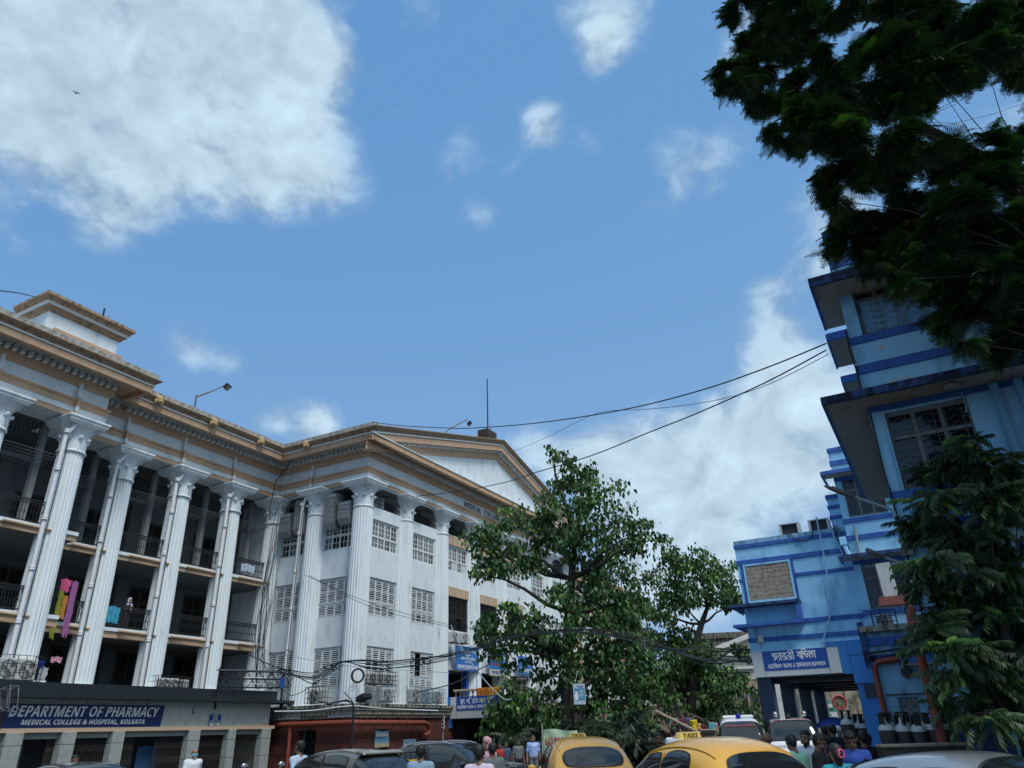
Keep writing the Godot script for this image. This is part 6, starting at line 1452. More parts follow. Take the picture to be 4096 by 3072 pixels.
# ---------------------------------------------------------------- vehicles
class Shell:   # a car body: length runs along +z from the nose (0) to the tail; tables of [z, roof, belt, half width]
	var tab: Array
	var e := 0.5
	var sill := 0.24
	var tuck := 0.0   # how far the roof line is narrower than the belt
	func at(z: float) -> Array:
		var i := 0
		while i < tab.size() - 2 and tab[i + 1][0] < z: i += 1
		var a: Array = tab[i]
		var b: Array = tab[i + 1]
		var t := clampf((z - a[0]) / (b[0] - a[0]), 0, 1)
		var p0: Array = tab[maxi(i - 1, 0)]
		var p3: Array = tab[mini(i + 2, tab.size() - 1)]
		var r := [0, 0, 0]
		for k in 3: r[k] = cubic_interpolate(a[k + 1], b[k + 1], p0[k + 1], p3[k + 1], t) if i > 0 and i < tab.size() - 2 else lerpf(a[k + 1], b[k + 1], t)
		return r
	func p(z: float, s: float, off := 0.0) -> Vector3:   # s: -1 left belt, 0 roof centre, 1 right belt; beyond that the flank down to the sill at 2
		var q := at(z)
		var f := func(ss: float) -> Vector2:
			var m := absf(ss)
			if m <= 1.0:
				var th := (1.0 - m) * PI / 2
				var x: float = pow(maxf(cos(th), 0.0), e) * q[2]
				var sy: float = pow(maxf(sin(th), 0.0), e)
				return Vector2((x - tuck * sy * clampf((q[0] - q[1]) / 0.5, 0, 1) * pow(maxf(cos(th), 0.0), 0.3)) * signf(ss), q[1] + (q[0] - q[1]) * sy)
			var t := m - 1.0
			return Vector2(signf(ss) * (q[2] + 0.035 * sin(t * PI) - 0.05 * t * t), lerpf(q[1], sill, t))
		var c: Vector2 = f.call(s)
		if off != 0.0:
			var d: Vector2 = f.call(s + 0.02) - f.call(s - 0.02)
			var z2 := z + 0.03
			var q2 := at(z2)
			var n := Vector3(-d.y, d.x, 0).normalized()
			if n.dot(Vector3(c.x, c.y - (q[1] - 0.5), 0)) < 0: n = -n
			n.z = -n.y * (q2[0] - q[0]) / 0.03 * clampf((1.0 - absf(s)) * 2.0, 0, 1)
			n = n.normalized()
			return Vector3(c.x, c.y, z) + n * off
		return Vector3(c.x, c.y, z)
	func body() -> MB:
		var zs := []
		var L: float = tab[-1][0]
		for i in 61: zs.append(L * i / 60.0)
		var ss := []
		for i in 49: ss.append(-2.0 + 4.0 * i / 48.0)
		var pts := []
		for z in zs:
			for s in ss: pts.append(p(z, -s))
		var mb := MB.new().grid(pts, 49, 61)
		for en in [0, 60]:
			var c := Vector3(0, 0.5, zs[en])
			for i in 48:
				var a: Vector3 = pts[en * 49 + i]
				var b: Vector3 = pts[en * 49 + i + 1]
				if en == 0: mb.tri(c, a, b)
				else: mb.tri(c, b, a)
		return mb
	func patch(z0: float, z1: float, s0: float, s1: float, off: float, rnd := 0.35, lean := 0.0, na := 12, nb := 14) -> MB:
		var pts := []
		for j in nb + 1:
			for i in na + 1:
				var a := -1.0 + 2.0 * i / na
				var b := -1.0 + 2.0 * j / nb
				var a2 := a * sqrt(1.0 - rnd * b * b)
				var b2 := b * sqrt(1.0 - rnd * a * a)
				pts.append(p((z0 + z1) / 2 + a2 * (z1 - z0) / 2 + lean * b2, (s0 + s1) / 2 + b2 * (s1 - s0) / 2, off))
		return MB.new().grid(pts, na + 1, nb + 1)

func wheel(o: Node, x: float, z: float, r := 0.31) -> void:
	var B := Basis(Vector3.BACK, PI / 2)
	var w := part("wheel", MB.new().lathe([Vector2(r * 0.62, -0.09), Vector2(r * 0.95, -0.09), Vector2(r, -0.05), Vector2(r, 0.05), Vector2(r * 0.95, 0.09), Vector2(r * 0.62, 0.09)], 24, Vector3.ZERO, B), M.tyre, o, T(V(x, r, z)))
	part("rim", MB.new().lathe([Vector2(0.0, 0.07), Vector2(r * 0.2, 0.08), Vector2(r * 0.6, 0.05), Vector2(r * 0.63, 0.085), Vector2(r * 0.63, -0.08), Vector2(0.0, -0.08)], 20, Vector3.ZERO, B), M.chrome_dull, w)

func car(called: String, label: String, category: String, t: Transform3D, sh: Shell, paint: Material, windows: Array, group := "") -> Node3D:
	var o := base(called, t, label, category, group)
	part("body", sh.body(), paint, o)
	for w in windows:   # [name, z0, z1, s0, s1, round, lean]
		for k in ([-1.0, 1.0] if w[0] == "side_window" else [1.0]):
			var pn := part(w[0], sh.patch(w[1], w[2], w[3] * k, w[4] * k, 0.012, w[5], w[6]), M.glass_dark, o)
			var g: float = 0.025 * (w[2] - w[1]) / 0.6
			var hs: float = 0.05 * absf(w[4] - w[3]) / 0.4
			part("window_seal", sh.patch(w[1] - g, w[2] + g, (w[3] - signf(w[4] - w[3]) * hs * 0.7) * k, (w[4] + signf(w[4] - w[3]) * hs * 0.7) * k, 0.007, w[5], w[6]), M.rubber, pn)
	var L: float = sh.tab[-1][0]
	var hw: float = sh.tab[sh.tab.size() / 2][3]
	for x in [-hw + 0.12, hw - 0.12]:
		for z in [L * 0.19, L * 0.79]: wheel(o, x, z)
	part("rear_bumper", MB.new().box(V(0, 0.45, L + 0.02), V(hw * 1.9, 0.16, 0.12), Basis.IDENTITY, 0.05), M.chrome_dull if paint == M.taxi_yellow else paint, o)
	part("front_bumper", MB.new().box(V(0, 0.45, -0.02), V(hw * 1.8, 0.16, 0.12), Basis.IDENTITY, 0.05), M.chrome_dull if paint == M.taxi_yellow else paint, o)
	for s in [-1.0, 1.0]:
		part("wing_mirror", MB.new().ellipsoid(V(s * (hw + 0.09), sh.at(L * 0.36)[1] + 0.06, L * 0.36), V(0.09, 0.065, 0.05), 10, 7), paint, o)
		part("tail_lamp", MB.new().ellipsoid(V(s * (hw - 0.1), 0.78, L - 0.04), V(0.07, 0.1, 0.06), 8, 6), M.lamp_red, o)
		part("headlamp", MB.new().ellipsoid(V(s * (hw - 0.2), 0.68, 0.05), V(0.1, 0.09, 0.07), 10, 7), M.glass_dark, o)
	return o

func face(p: Vector3, yaw: float, L: float) -> Transform3D:   # tail of the car at ground point p, nose pointing yaw degrees left of straight ahead
	var b := Basis(UP, deg_to_rad(yaw))
	return Transform3D(b, p - b * V(0, 0, L))

func build_vehicles() -> void:
	for q in [["taxi_yellow", 0.70, 0.36, 0.025], ["silver_paint", 0.33, 0.35, 0.36], ["brown_paint", 0.115, 0.088, 0.068], ["black_paint", 0.012, 0.014, 0.018], ["dark_paint", 0.02, 0.025, 0.03], ["white_paint", 0.72, 0.74, 0.75]]:
		var m := mat(q[0], q[1], q[2], q[3], 0.35)
		m.clearcoat_enabled = true; m.clearcoat = 1.0; m.clearcoat_roughness = 0.06
		if q[0] in ["silver_paint", "brown_paint"]: m.metallic = 0.5
	mat("glass_dark", 0.012, 0.015, 0.016, 0.03).metallic_specular = 1.0
	mat("rubber", 0.012, 0.012, 0.012, 0.7); mat("tyre", 0.015, 0.015, 0.015, 0.9)
	mat("chrome_dull", 0.5, 0.5, 0.5, 0.25, 0.9); mat("lamp_red", 0.30, 0.012, 0.01, 0.2); mat("lamp_blue", 0.01, 0.02, 0.3, 0.2)
	mat("taxi_letter", 0.16, 0.10, 0.01, 0.6); mat("sign_yellow", 0.66, 0.52, 0.16, 0.5); mat("curtain_tan", 0.35, 0.28, 0.2, 0.8)
	# round roofed yellow taxis
	var amb := Shell.new()
	amb.tab = [[0.0, 0.70, 0.62, 0.52], [0.25, 0.93, 0.82, 0.68], [1.1, 1.02, 0.92, 0.76], [1.45, 1.08, 0.97, 0.79], [1.75, 1.33, 0.99, 0.80], [2.05, 1.53, 0.99, 0.80], [2.5, 1.605, 0.99, 0.80], [2.95, 1.60, 0.99, 0.80], [3.3, 1.52, 0.99, 0.79], [3.6, 1.33, 0.98, 0.77], [3.82, 1.10, 0.95, 0.74], [4.05, 0.96, 0.86, 0.70], [4.25, 0.78, 0.70, 0.64], [4.34, 0.55, 0.5, 0.58]]
	amb.e = 0.56; amb.tuck = 0.10
	var aw := [["rear_window", 3.46, 3.80, -0.40, 0.40, 0.40, 0.0], ["windscreen", 1.52, 1.95, -0.72, 0.72, 0.3, 0.0], ["side_window", 1.85, 2.42, 0.99, 0.60, 0.3, 0.0], ["side_window", 2.50, 3.05, 0.99, 0.60, 0.4, 0.0]]
	var taxi := func(t: Transform3D, label: String) -> Node3D:
		var o := car("yellow_taxi", label, "taxi", t, amb, M.taxi_yellow, aw, "yellow taxis")
		var sgn := part("roof_sign", MB.new().prism([Vector2(-0.19, 0), Vector2(0.19, 0), Vector2(0.15, 0.085), Vector2(-0.15, 0.085)], -0.05, 0.05), M.sign_yellow, o, T(V(0, 1.585, 2.1)))
		part("lettering", text_mb("TAXI", 0.055, true, 0, false, 0.24), M.taxi_letter, sgn, T(V(0, 0.043, 0.054)))
		part("roof_gutter", MB.new().tube(range(15).map(func(k): return amb.p(1.7 + 1.7 * k / 14.0, 0.50 + 0.0 * k, 0.006)), 0.012, 5).tube(range(15).map(func(k): return amb.p(1.7 + 1.7 * k / 14.0, -0.50, 0.006)), 0.012, 5), M.taxi_yellow, o)
		for s in [-1, 1]: part("boot_hinge", MB.new().box(amb.p(3.9, 0.42 * s, 0.03), V(0.04, 0.05, 0.12), Basis(Vector3.RIGHT, 0.6), 0.01), M.chrome_dull, o)
		for s in [-1.0, 1.0]: part("door_seam", MB.new().tube(range(9).map(func(k): return amb.p(2.46, s * (0.62 + 1.2 * k / 8.0), 0.003)), 0.006, 4), M.rubber, o)
		return o
	taxi.call(face(V(1.36, 0, -14.3), 6.0, 4.34), "yellow taxi seen from behind, farther of two yellow taxis")
	taxi.call(face(V(3.2, 0, -9.1), 24.0, 4.34), "yellow taxi filling the bottom middle, nearer of two yellow taxis")
	# silver saloon
	var sed := Shell.new()
	sed.tab = [[0.0, 0.62, 0.55, 0.6], [0.3, 0.82, 0.74, 0.74], [1.1, 0.95, 0.87, 0.82], [1.4, 1.02, 0.92, 0.83], [1.9, 1.33, 0.93, 0.83], [2.3, 1.45, 0.94, 0.83], [2.8, 1.485, 0.95, 0.83], [3.2, 1.44, 0.96, 0.82], [3.6, 1.24, 0.97, 0.80], [3.85, 1.05, 0.97, 0.78], [4.2, 0.98, 0.90, 0.74], [4.36, 0.7, 0.62, 0.68]]
	sed.e = 0.52; sed.tuck = 0.16
	car("silver_car", "silver saloon car in the bottom right corner, roof towards the viewer", "car", face(V(4.75, 0, -6.0), 36.0, 4.36), sed, M.silver_paint, [["rear_window", 3.22, 3.82, -0.72, 0.72, 0.2, 0.0], ["windscreen", 1.46, 2.1, -0.75, 0.75, 0.2, 0.0], ["side_window", 1.95, 2.6, 0.98, 0.55, 0.25, 0.0], ["side_window", 2.68, 3.25, 0.98, 0.58, 0.35, 0.0]])
	car("dark_car", "dark car in the bottom left corner, only its roof showing", "car", face(V(-5.66, 0, -11.58), 50.0, 4.36), sed, M.dark_paint, [["rear_window", 3.22, 3.82, -0.72, 0.72, 0.2, 0.0], ["side_window", 1.95, 2.6, 0.98, 0.55, 0.25, 0.0], ["side_window", 2.68, 3.25, 0.98, 0.58, 0.35, 0.0]])
	# brown hatchback
	var hat := Shell.new()
	hat.tab = [[0.0, 0.62, 0.55, 0.6], [0.25, 0.85, 0.76, 0.74], [0.95, 1.0, 0.9, 0.81], [1.25, 1.08, 0.95, 0.82], [1.8, 1.40, 0.97, 0.82], [2.2, 1.50, 0.98, 0.82], [2.8, 1.50, 1.0, 0.81], [3.25, 1.43, 1.03, 0.80], [3.5, 1.30, 1.05, 0.78], [3.72, 1.08, 1.02, 0.76], [3.85, 0.85, 0.80, 0.74], [3.9, 0.5, 0.48, 0.7]]
	hat.e = 0.5; hat.tuck = 0.15
	var h := car("brown_hatchback", "brown metallic hatchback parked before the red plinth wall", "car", face(V(-2.2, 0, -15.2), 58.0, 3.9), hat, M.brown_paint, [["rear_window", 3.27, 3.70, -0.78, 0.78, 0.2, 0.0], ["windscreen", 1.3, 1.95, -0.75, 0.75, 0.2, 0.0], ["side_window", 1.75, 2.45, 0.98, 0.52, 0.2, 0.0], ["side_window", 2.52, 3.1, 0.98, 0.56, 0.3, 0.0]])
	part("aerial", MB.new().tube([V(0, 1.49, 2.9), V(0, 1.75, 3.15)], 0.006, 4), M.rubber, h)
	part("spoiler", MB.new().box(V(0, 1.44, 3.3), V(1.15, 0.04, 0.22), Basis(Vector3.RIGHT, 0.2), 0.015), M.brown_paint, h)
	# black crossover
	var suv := Shell.new()
	suv.tab = [[0.0, 0.75, 0.66, 0.65], [0.25, 0.96, 0.86, 0.78], [0.95, 1.08, 0.98, 0.85], [1.25, 1.13, 1.02, 0.86], [1.8, 1.45, 1.03, 0.86], [2.15, 1.54, 1.03, 0.86], [2.9, 1.55, 1.05, 0.85], [3.5, 1.47, 1.08, 0.83], [3.8, 1.25, 1.1, 0.81], [4.0, 0.95, 0.9, 0.79], [4.05, 0.55, 0.5, 0.76]]
	suv.e = 0.45; suv.tuck = 0.14
	var b := car("black_crossover", "black crossover car with silver roof rails before the entrance", "car", face(V(-3.2, 0, -20.4), -118.0, 4.05), suv, M.black_paint, [["rear_window", 3.55, 3.9, -0.75, 0.75, 0.2, 0.0], ["windscreen", 1.3, 1.98, -0.78, 0.78, 0.2, 0.0], ["side_window", 1.8, 2.5, 0.98, 0.5, 0.2, 0.0], ["side_window", 2.58, 3.3, 0.98, 0.52, 0.3, 0.0]])
	for s in [-1.0, 1.0]: part("roof_rail", MB.new().tube(range(9).map(func(k): return suv.p(2.0 + 1.3 * k / 8.0, 0.36 * s, 0.045 * sin(PI * (0.1 + 0.8 * k / 8.0)))), 0.018, 6), M.chrome_dull, b)
	# ambulances
	var van := Shell.new()
	van.tab = [[0.0, 0.8, 0.7, 0.66], [0.12, 1.12, 1.0, 0.74], [0.3, 1.2, 1.08, 0.76], [0.62, 1.62, 1.12, 0.77], [0.85, 1.86, 1.13, 0.77], [1.2, 1.94, 1.13, 0.77], [2.6, 1.95, 1.13, 0.77], [3.5, 1.93, 1.13, 0.77], [3.66, 1.6, 1.1, 0.75], [3.7, 0.6, 0.58, 0.74]]
	van.e = 0.36; van.tuck = 0.07
	var a1 := car("ambulance", "white ambulance van with blue lamp and red lettering, left of two", "ambulance", T(V(7.5, 0, -27.5)) * Transform3D(Basis(UP, deg_to_rad(168.0)), Vector3.ZERO), van, M.white_paint, [["windscreen", 0.33, 0.80, -0.88, 0.88, 0.15, 0.0], ["side_window", 0.95, 1.6, 0.97, 0.55, 0.15, 0.0], ["side_window", 1.7, 2.5, 0.97, 0.55, 0.15, 0.0], ["side_window", 2.6, 3.3, 0.97, 0.55, 0.15, 0.0]], "white ambulances before the porch")
	part("roof_pod", MB.new().box(V(0, 1.98, 2.4), V(1.1, 0.12, 2.0), Basis.IDENTITY, 0.05), M.white_paint, a1)
	part("blue_lamp", MB.new().lathe([Vector2(0.09, 0), Vector2(0.09, 0.1), Vector2(0.06, 0.15), Vector2(0, 0.16)], 14, V(0.0, 1.93, 1.15)), M.lamp_blue, a1)
	var front := Transform3D(Basis(UP, PI) * Basis(Vector3.RIGHT, -0.95), V(0, 1.80, 0.75))
	part("lettering", text_mb("A/C", 0.09, true, 0, false, 0.2), M.letter_blue, a1, front)
	part("lettering", text_mb("JAI MAA TARA", 0.075, true, 0, true, 1.0), M.letter_red, a1, Transform3D(Basis(UP, PI) * Basis(Vector3.RIGHT, -0.6), V(0, 1.69, 0.63)))
	var jeep := Shell.new()
	jeep.tab = [[0.0, 0.8, 0.7, 0.72], [0.1, 1.0, 0.92, 0.78], [0.95, 1.1, 1.02, 0.82], [1.15, 1.16, 1.05, 0.83], [1.55, 1.72, 1.07, 0.83], [1.75, 1.85, 1.07, 0.83], [2.6, 1.90, 1.07, 0.83], [3.9, 1.88, 1.07, 0.82], [4.05, 1.7, 1.05, 0.81], [4.1, 0.6, 0.58, 0.8]]
	jeep.e = 0.33; jeep.tuck = 0.08
	var a2 := car("ambulance", "white ambulance jeep with roof lamps before the porch, right of two", "ambulance", T(V(8.85, 0, -26.0)) * Transform3D(Basis(UP, deg_to_rad(166.0)), Vector3.ZERO), jeep, M.white_paint, [["windscreen", 1.2, 1.66, -0.88, 0.88, 0.12, 0.0], ["side_window", 1.75, 2.35, 0.97, 0.5, 0.15, 0.0], ["side_window", 2.45, 3.1, 0.97, 0.5, 0.15, 0.0], ["side_window", 3.2, 3.9, 0.97, 0.5, 0.15, 0.0]], "white ambulances before the porch")
	part("lettering", text_mb("AMBULANCE", 0.10, true, 0, false, 1.1), M.letter_red, a2, Transform3D(Basis(V(1, 0, 0), V(0, 0.5, 0.86), V(0, 0.86, -0.5)), V(0, 1.82, 1.66)))
	for x in [-0.5, 0.45]:
		part("roof_spotlight", MB.new().lathe([Vector2(0.0, 0.07), Vector2(0.09, 0.06), Vector2(0.09, -0.05), Vector2(0.0, -0.06)], 14, V(x, 2.02, 2.0), Basis(Vector3.RIGHT, PI / 2)), M.chrome_dull, a2)
	part("roof_beacon", MB.new().lathe([Vector2(0.09, 0), Vector2(0.09, 0.1), Vector2(0.05, 0.15), Vector2(0, 0.16)], 14, V(0.05, 1.87, 1.95)), M.rubber, a2)
	part("wiper", MB.new().tube([V(0.3, 1.2, 1.13), V(-0.15, 1.27, 1.18)], 0.012, 5), M.rubber, a2)
	# motorcycle handlebars by the plinth
	var mc := base("motorcycle", T(V(-4.72, 0, -15.2), 40.0), "parked motorcycle with shiny mirror beside the red downpipe", "motorcycle")
	for z in [-0.62, 0.62]:
		var w := part("wheel", MB.new().lathe([Vector2(0.25, -0.04), Vector2(0.29, -0.03), Vector2(0.3, 0.0), Vector2(0.29, 0.03), Vector2(0.25, 0.04)], 22, V(0, 0.3, z), Basis(Vector3.BACK, PI / 2)), M.tyre, mc)
		part("rim", MB.new().lathe([Vector2(0.03, 0.03), Vector2(0.25, 0.02), Vector2(0.25, -0.02), Vector2(0.03, -0.03)], 20, V(0, 0.3, z), Basis(Vector3.BACK, PI / 2)), M.chrome_dull, w)
	part("tank", MB.new().ellipsoid(V(0, 0.86, -0.12), V(0.14, 0.13, 0.27), 12, 8), M.black_paint, mc)
	part("seat", MB.new().box(V(0, 0.84, 0.38), V(0.24, 0.09, 0.62), Basis.IDENTITY, 0.04), M.rubber, mc)
	part("engine", MB.new().box(V(0, 0.45, 0.0), V(0.24, 0.34, 0.4), Basis.IDENTITY, 0.05), M.iron_grey, mc)
	for s in [-1, 1]: part("fork", MB.new().tube([V(s * 0.09, 0.3, -0.62), V(s * 0.09, 0.98, -0.36)], 0.022, 8), M.chrome_dull, mc)
	part("handlebar", MB.new().tube([V(-0.36, 1.06, -0.2), V(-0.2, 1.06, -0.34), V(0.2, 1.06, -0.34), V(0.36, 1.06, -0.2)], 0.013, 7), M.chrome_dull, mc)
	part("headlamp", MB.new().ellipsoid(V(0, 0.92, -0.5), V(0.1, 0.1, 0.09), 12, 8), M.chrome_dull, mc)
	for s in [-1, 1]:
		part("mirror_stalk", MB.new().tube([V(s * 0.26, 1.06, -0.3), V(s * 0.34, 1.24, -0.3)], 0.007, 5), M.chrome_dull, mc)
		part("mirror", MB.new().ellipsoid(V(s * 0.36, 1.28, -0.3), V(0.065, 0.05, 0.02), 10, 6), M.chrome_dull, mc)
	part("mudguard", MB.new().tube(range(9).map(func(k): return V(0, 0.3 + 0.34 * sin(PI * (0.15 + 0.7 * k / 8.0)), -0.62 - 0.34 * cos(PI * (0.15 + 0.7 * k / 8.0)))), 0.05, 6), M.black_paint, mc)
# ---------------------------------------------------------------- people: tapered capsules joined by a smooth minimum and meshed with surface nets
func nets(bones: Array, cell: float, k := 0.03) -> MB:
	var lo := Vector3.INF
	var hi := -Vector3.INF
	for b in bones:
		var r := maxf(b[2], b[3]) + cell * 2.0
		lo = lo.min(b[0] - V(r, r, r)).min(b[1] - V(r, r, r)); hi = hi.max(b[0] + V(r, r, r)).max(b[1] + V(r, r, r))
	var nx := int((hi.x - lo.x) / cell) + 2
	var ny := int((hi.y - lo.y) / cell) + 2
	var nz := int((hi.z - lo.z) / cell) + 2
	var f := PackedFloat32Array(); f.resize(nx * ny * nz); f.fill(1.0)
	for b in bones:
		var a: Vector3 = b[0]
		var d: Vector3 = b[1] - a
		var ra: float = b[2]
		var rb: float = b[3]
		var dd := maxf(d.length_squared(), 1e-9)
		var m := maxf(ra, rb) + cell * 1.8 + k
		var l := (a.min(b[1]) - V(m, m, m) - lo) / cell
		var h := (a.max(b[1]) + V(m, m, m) - lo) / cell
		for z in range(maxi(0, int(l.z)), mini(nz, int(h.z) + 2)):
			for y in range(maxi(0, int(l.y)), mini(ny, int(h.y) + 2)):
				for x in range(maxi(0, int(l.x)), mini(nx, int(h.x) + 2)):
					var p := lo + V(x, y, z) * cell - a
					var t := clampf(p.dot(d) / dd, 0.0, 1.0)
					var v := (p - d * t).length() - lerpf(ra, rb, t)
					var i := x + nx * (y + ny * z)
					var o := f[i]
					var g := k - absf(v - o)
					f[i] = minf(v, o) - (g * g * 0.25 / k if g > 0.0 else 0.0)
	var id := PackedInt32Array(); id.resize(nx * ny * nz); id.fill(-1)
	var mb := MB.new()
	var sx := [0, 1, nx, nx + 1, nx * ny, nx * ny + 1, nx * ny + nx, nx * ny + nx + 1]
	var off := [V(0, 0, 0), V(1, 0, 0), V(0, 1, 0), V(1, 1, 0), V(0, 0, 1), V(1, 0, 1), V(0, 1, 1), V(1, 1, 1)]
	var ed := [[0, 1], [2, 3], [4, 5], [6, 7], [0, 2], [1, 3], [4, 6], [5, 7], [0, 4], [1, 5], [2, 6], [3, 7]]
	for z in nz - 1:
		for y in ny - 1:
			var row := nx * (y + ny * z)
			for x in nx - 1:
				var i := row + x
				var s := 0
				for c in 8: if f[i + sx[c]] < 0.0: s += 1
				if s == 0 or s == 8: continue
				var acc := Vector3.ZERO
				var n := 0
				for e in ed:
					var v0 := f[i + sx[e[0]]]
					var v1 := f[i + sx[e[1]]]
					if (v0 < 0.0) != (v1 < 0.0): acc += off[e[0]].lerp(off[e[1]], v0 / (v0 - v1)); n += 1
				id[i] = mb.v.size()
				mb.v.append(lo + (V(x, y, z) + acc / n) * cell)
				mb.n.append(V(f[i + 1] - f[i], f[i + nx] - f[i], f[i + nx * ny] - f[i]).normalized())
	for z in range(1, nz - 1):
		for y in range(1, ny - 1):
			for x in range(1, nx - 1):
				var i := x + nx * (y + ny * z)
				var s0 := f[i] < 0.0
				for ax in 3:
					var st: int = [1, nx, nx * ny][ax]
					if s0 == (f[i + st] < 0.0): continue
					var u: int = [nx, nx * ny, 1][ax]
					var w: int = [nx * ny, 1, nx][ax]
					var q := [id[i], id[i - u], id[i - u - w], id[i - w]]
					if q.min() < 0: continue
					if not s0: q.reverse()
					mb.ix.append_array([q[0], q[2], q[1], q[0], q[3], q[2]])
	return mb

func fingers(mb: MB, wr: Vector3, pl: Vector3, side: float) -> void:   # five bent fingers on a relaxed hand
	var d := (pl - wr).normalized()
	var fw := V(0, 0, 1)
	for i in 4:
		var o := pl + d * 0.035 + fw * (0.03 - 0.02 * i)
		var l: float = [0.035, 0.042, 0.038, 0.028][i]
		mb.tube([o, o + d * l, o + d * l * 1.7 + V(-side * 0.012, 0, 0.004), o + d * l * 2.2 + V(-side * 0.028, 0, 0.006)], [0.0095, 0.009, 0.008, 0.006], 6)
	var t := pl + fw * 0.032
	mb.tube([t - d * 0.02, t + fw * 0.022 + d * 0.012, t + fw * 0.03 + d * 0.04], [0.012, 0.01, 0.007], 6)

var figure_cache := {}
func figure(pose: String, long_sleeve: bool, look: float) -> Dictionary:   # the parts of a 1.7 m figure facing +z
	var key := str([pose, long_sleeve, look])
	if figure_cache.has(key): return figure_cache[key]
	var drop := 0.46 if pose == "sit" else 0.0
	var hip := V(0, 0.92 - drop, 0)
	var lean := 0.10 if pose == "sit" else (0.05 if look > 0.3 else 0.0)
	var up := func(x: float, y: float, z: float) -> Vector3: return V(x, y - drop, z + lean * (y - 0.92) * 1.6)
	var J := {}
	for s in [-1.0, 1.0]:
		J["sh%d" % s] = up.call(s * 0.175, 1.375, -0.01)
		if pose == "sit":
			J["el%d" % s] = up.call(s * 0.23, 1.12, 0.05); J["wr%d" % s] = up.call(s * 0.15, 0.98, 0.27); J["pa%d" % s] = up.call(s * 0.10, 0.97, 0.34)
			J["hp%d" % s] = V(s * 0.09, 0.48, 0.0); J["kn%d" % s] = V(s * 0.12, 0.52, 0.42); J["an%d" % s] = V(s * 0.11, 0.09, 0.40)
		elif pose == "phone" or (pose == "wave" and s > 0):
			J["el%d" % s] = up.call(s * 0.23, 1.10, 0.03); J["wr%d" % s] = up.call(s * 0.10, 1.16, 0.24); J["pa%d" % s] = up.call(s * 0.05, 1.20, 0.29)
			J["hp%d" % s] = V(s * 0.09, 0.92, 0.0); J["kn%d" % s] = V(s * 0.10, 0.5, 0.02); J["an%d" % s] = V(s * 0.10, 0.09, -0.02)
		else:
			var sw: float = 0.10 * s if pose == "walk" else 0.0
			J["el%d" % s] = up.call(s * 0.235, 1.10, -0.03 - sw); J["wr%d" % s] = up.call(s * 0.25, 0.86, 0.05 - sw * 2.0); J["pa%d" % s] = up.call(s * 0.245, 0.79, 0.07 - sw * 2.2)
			J["hp%d" % s] = V(s * 0.09, 0.92, 0.0); J["kn%d" % s] = V(s * 0.10, 0.5, 0.03 + sw * 1.5); J["an%d" % s] = V(s * 0.10, 0.09, -0.02 + sw * 1.6)
	var nk: Vector3 = up.call(0, 1.43, -0.01)
	var hb := Basis(Vector3.RIGHT, look)
	var hc: Vector3 = nk + V(0, 0.07, 0.01) + hb * V(0, 0.09, 0.01)
	var H := func(x: float, y: float, z: float) -> Vector3: return hc + hb * V(x, y, z)
	var skin := [[nk, nk + V(0, 0.07, 0.012), 0.058, 0.054], [H.call(0, 0.03, -0.025), H.call(0, 0.03, 0.01), 0.083, 0.078], [H.call(-0.02, -0.05, 0.035), H.call(0.02, -0.05, 0.035), 0.048, 0.048], [H.call(0, -0.085, 0.055), H.call(0, -0.08, 0.06), 0.028, 0.028], [H.call(0, 0.005, 0.085), H.call(0, -0.022, 0.105), 0.012, 0.017]]
	for s in [-1.0, 1.0]: skin.append([H.call(s * 0.082, 0.0, -0.01), H.call(s * 0.086, 0.02, -0.018), 0.016, 0.014])
	var head := nets(skin, 0.009, 0.02)
	var body := []
	var shirt := [[V(0, 1.0 - drop, 0.01 + lean * 0.1), up.call(0, 1.3, 0.02), 0.125, 0.125], [nk + V(0, -0.02, 0), nk + V(0, -0.06, 0), 0.06, 0.075]]
	var pants := [[hip + V(-0.06, 0.03, 0), hip + V(0.06, 0.03, 0), 0.125, 0.125]]
	for s in [-1.0, 1.0]:
		var g := func(n: String) -> Vector3: return J[n + "%d" % s]
		body.append([g.call("el"), g.call("wr"), 0.042, 0.03]); body.append([g.call("wr"), g.call("pa"), 0.03, 0.036]); body.append([g.call("sh"), g.call("el"), 0.05, 0.042])
		body.append([g.call("hp"), g.call("kn"), 0.08, 0.055]); body.append([g.call("kn"), g.call("an"), 0.054, 0.038])
		shirt.append([V(s * 0.07, 0.98 - drop, 0), up.call(s * 0.10, 1.32, -0.005), 0.108, 0.098]); shirt.append([up.call(s * 0.05, 1.40, -0.01), g.call("sh"), 0.06, 0.064])
		shirt.append([g.call("sh"), g.call("sh").lerp(g.call("el"), 1.0 if long_sleeve else 0.75), 0.066, 0.062])
		if long_sleeve: shirt.append([g.call("el"), g.call("wr"), 0.058, 0.046])
		pants.append([g.call("hp"), g.call("kn"), 0.098, 0.074]); pants.append([g.call("kn"), g.call("an") + V(0, 0.02, 0), 0.074, 0.06])
		body.append([g.call("an") + V(0, -0.04, 0), g.call("an") + V(0, -0.05, 0.14), 0.045, 0.038])
	body.append([hip, nk, 0.09, 0.07])
	var bm := nets(body, 0.02, 0.02)
	bm.add(head)
	for s in [-1.0, 1.0]: fingers(bm, J["wr%d" % s], J["pa%d" % s], s)
	var r := {"body": bm.mesh(), "shirt": nets(shirt, 0.02, 0.05).mesh(), "trousers": nets(pants, 0.024, 0.03).mesh()}
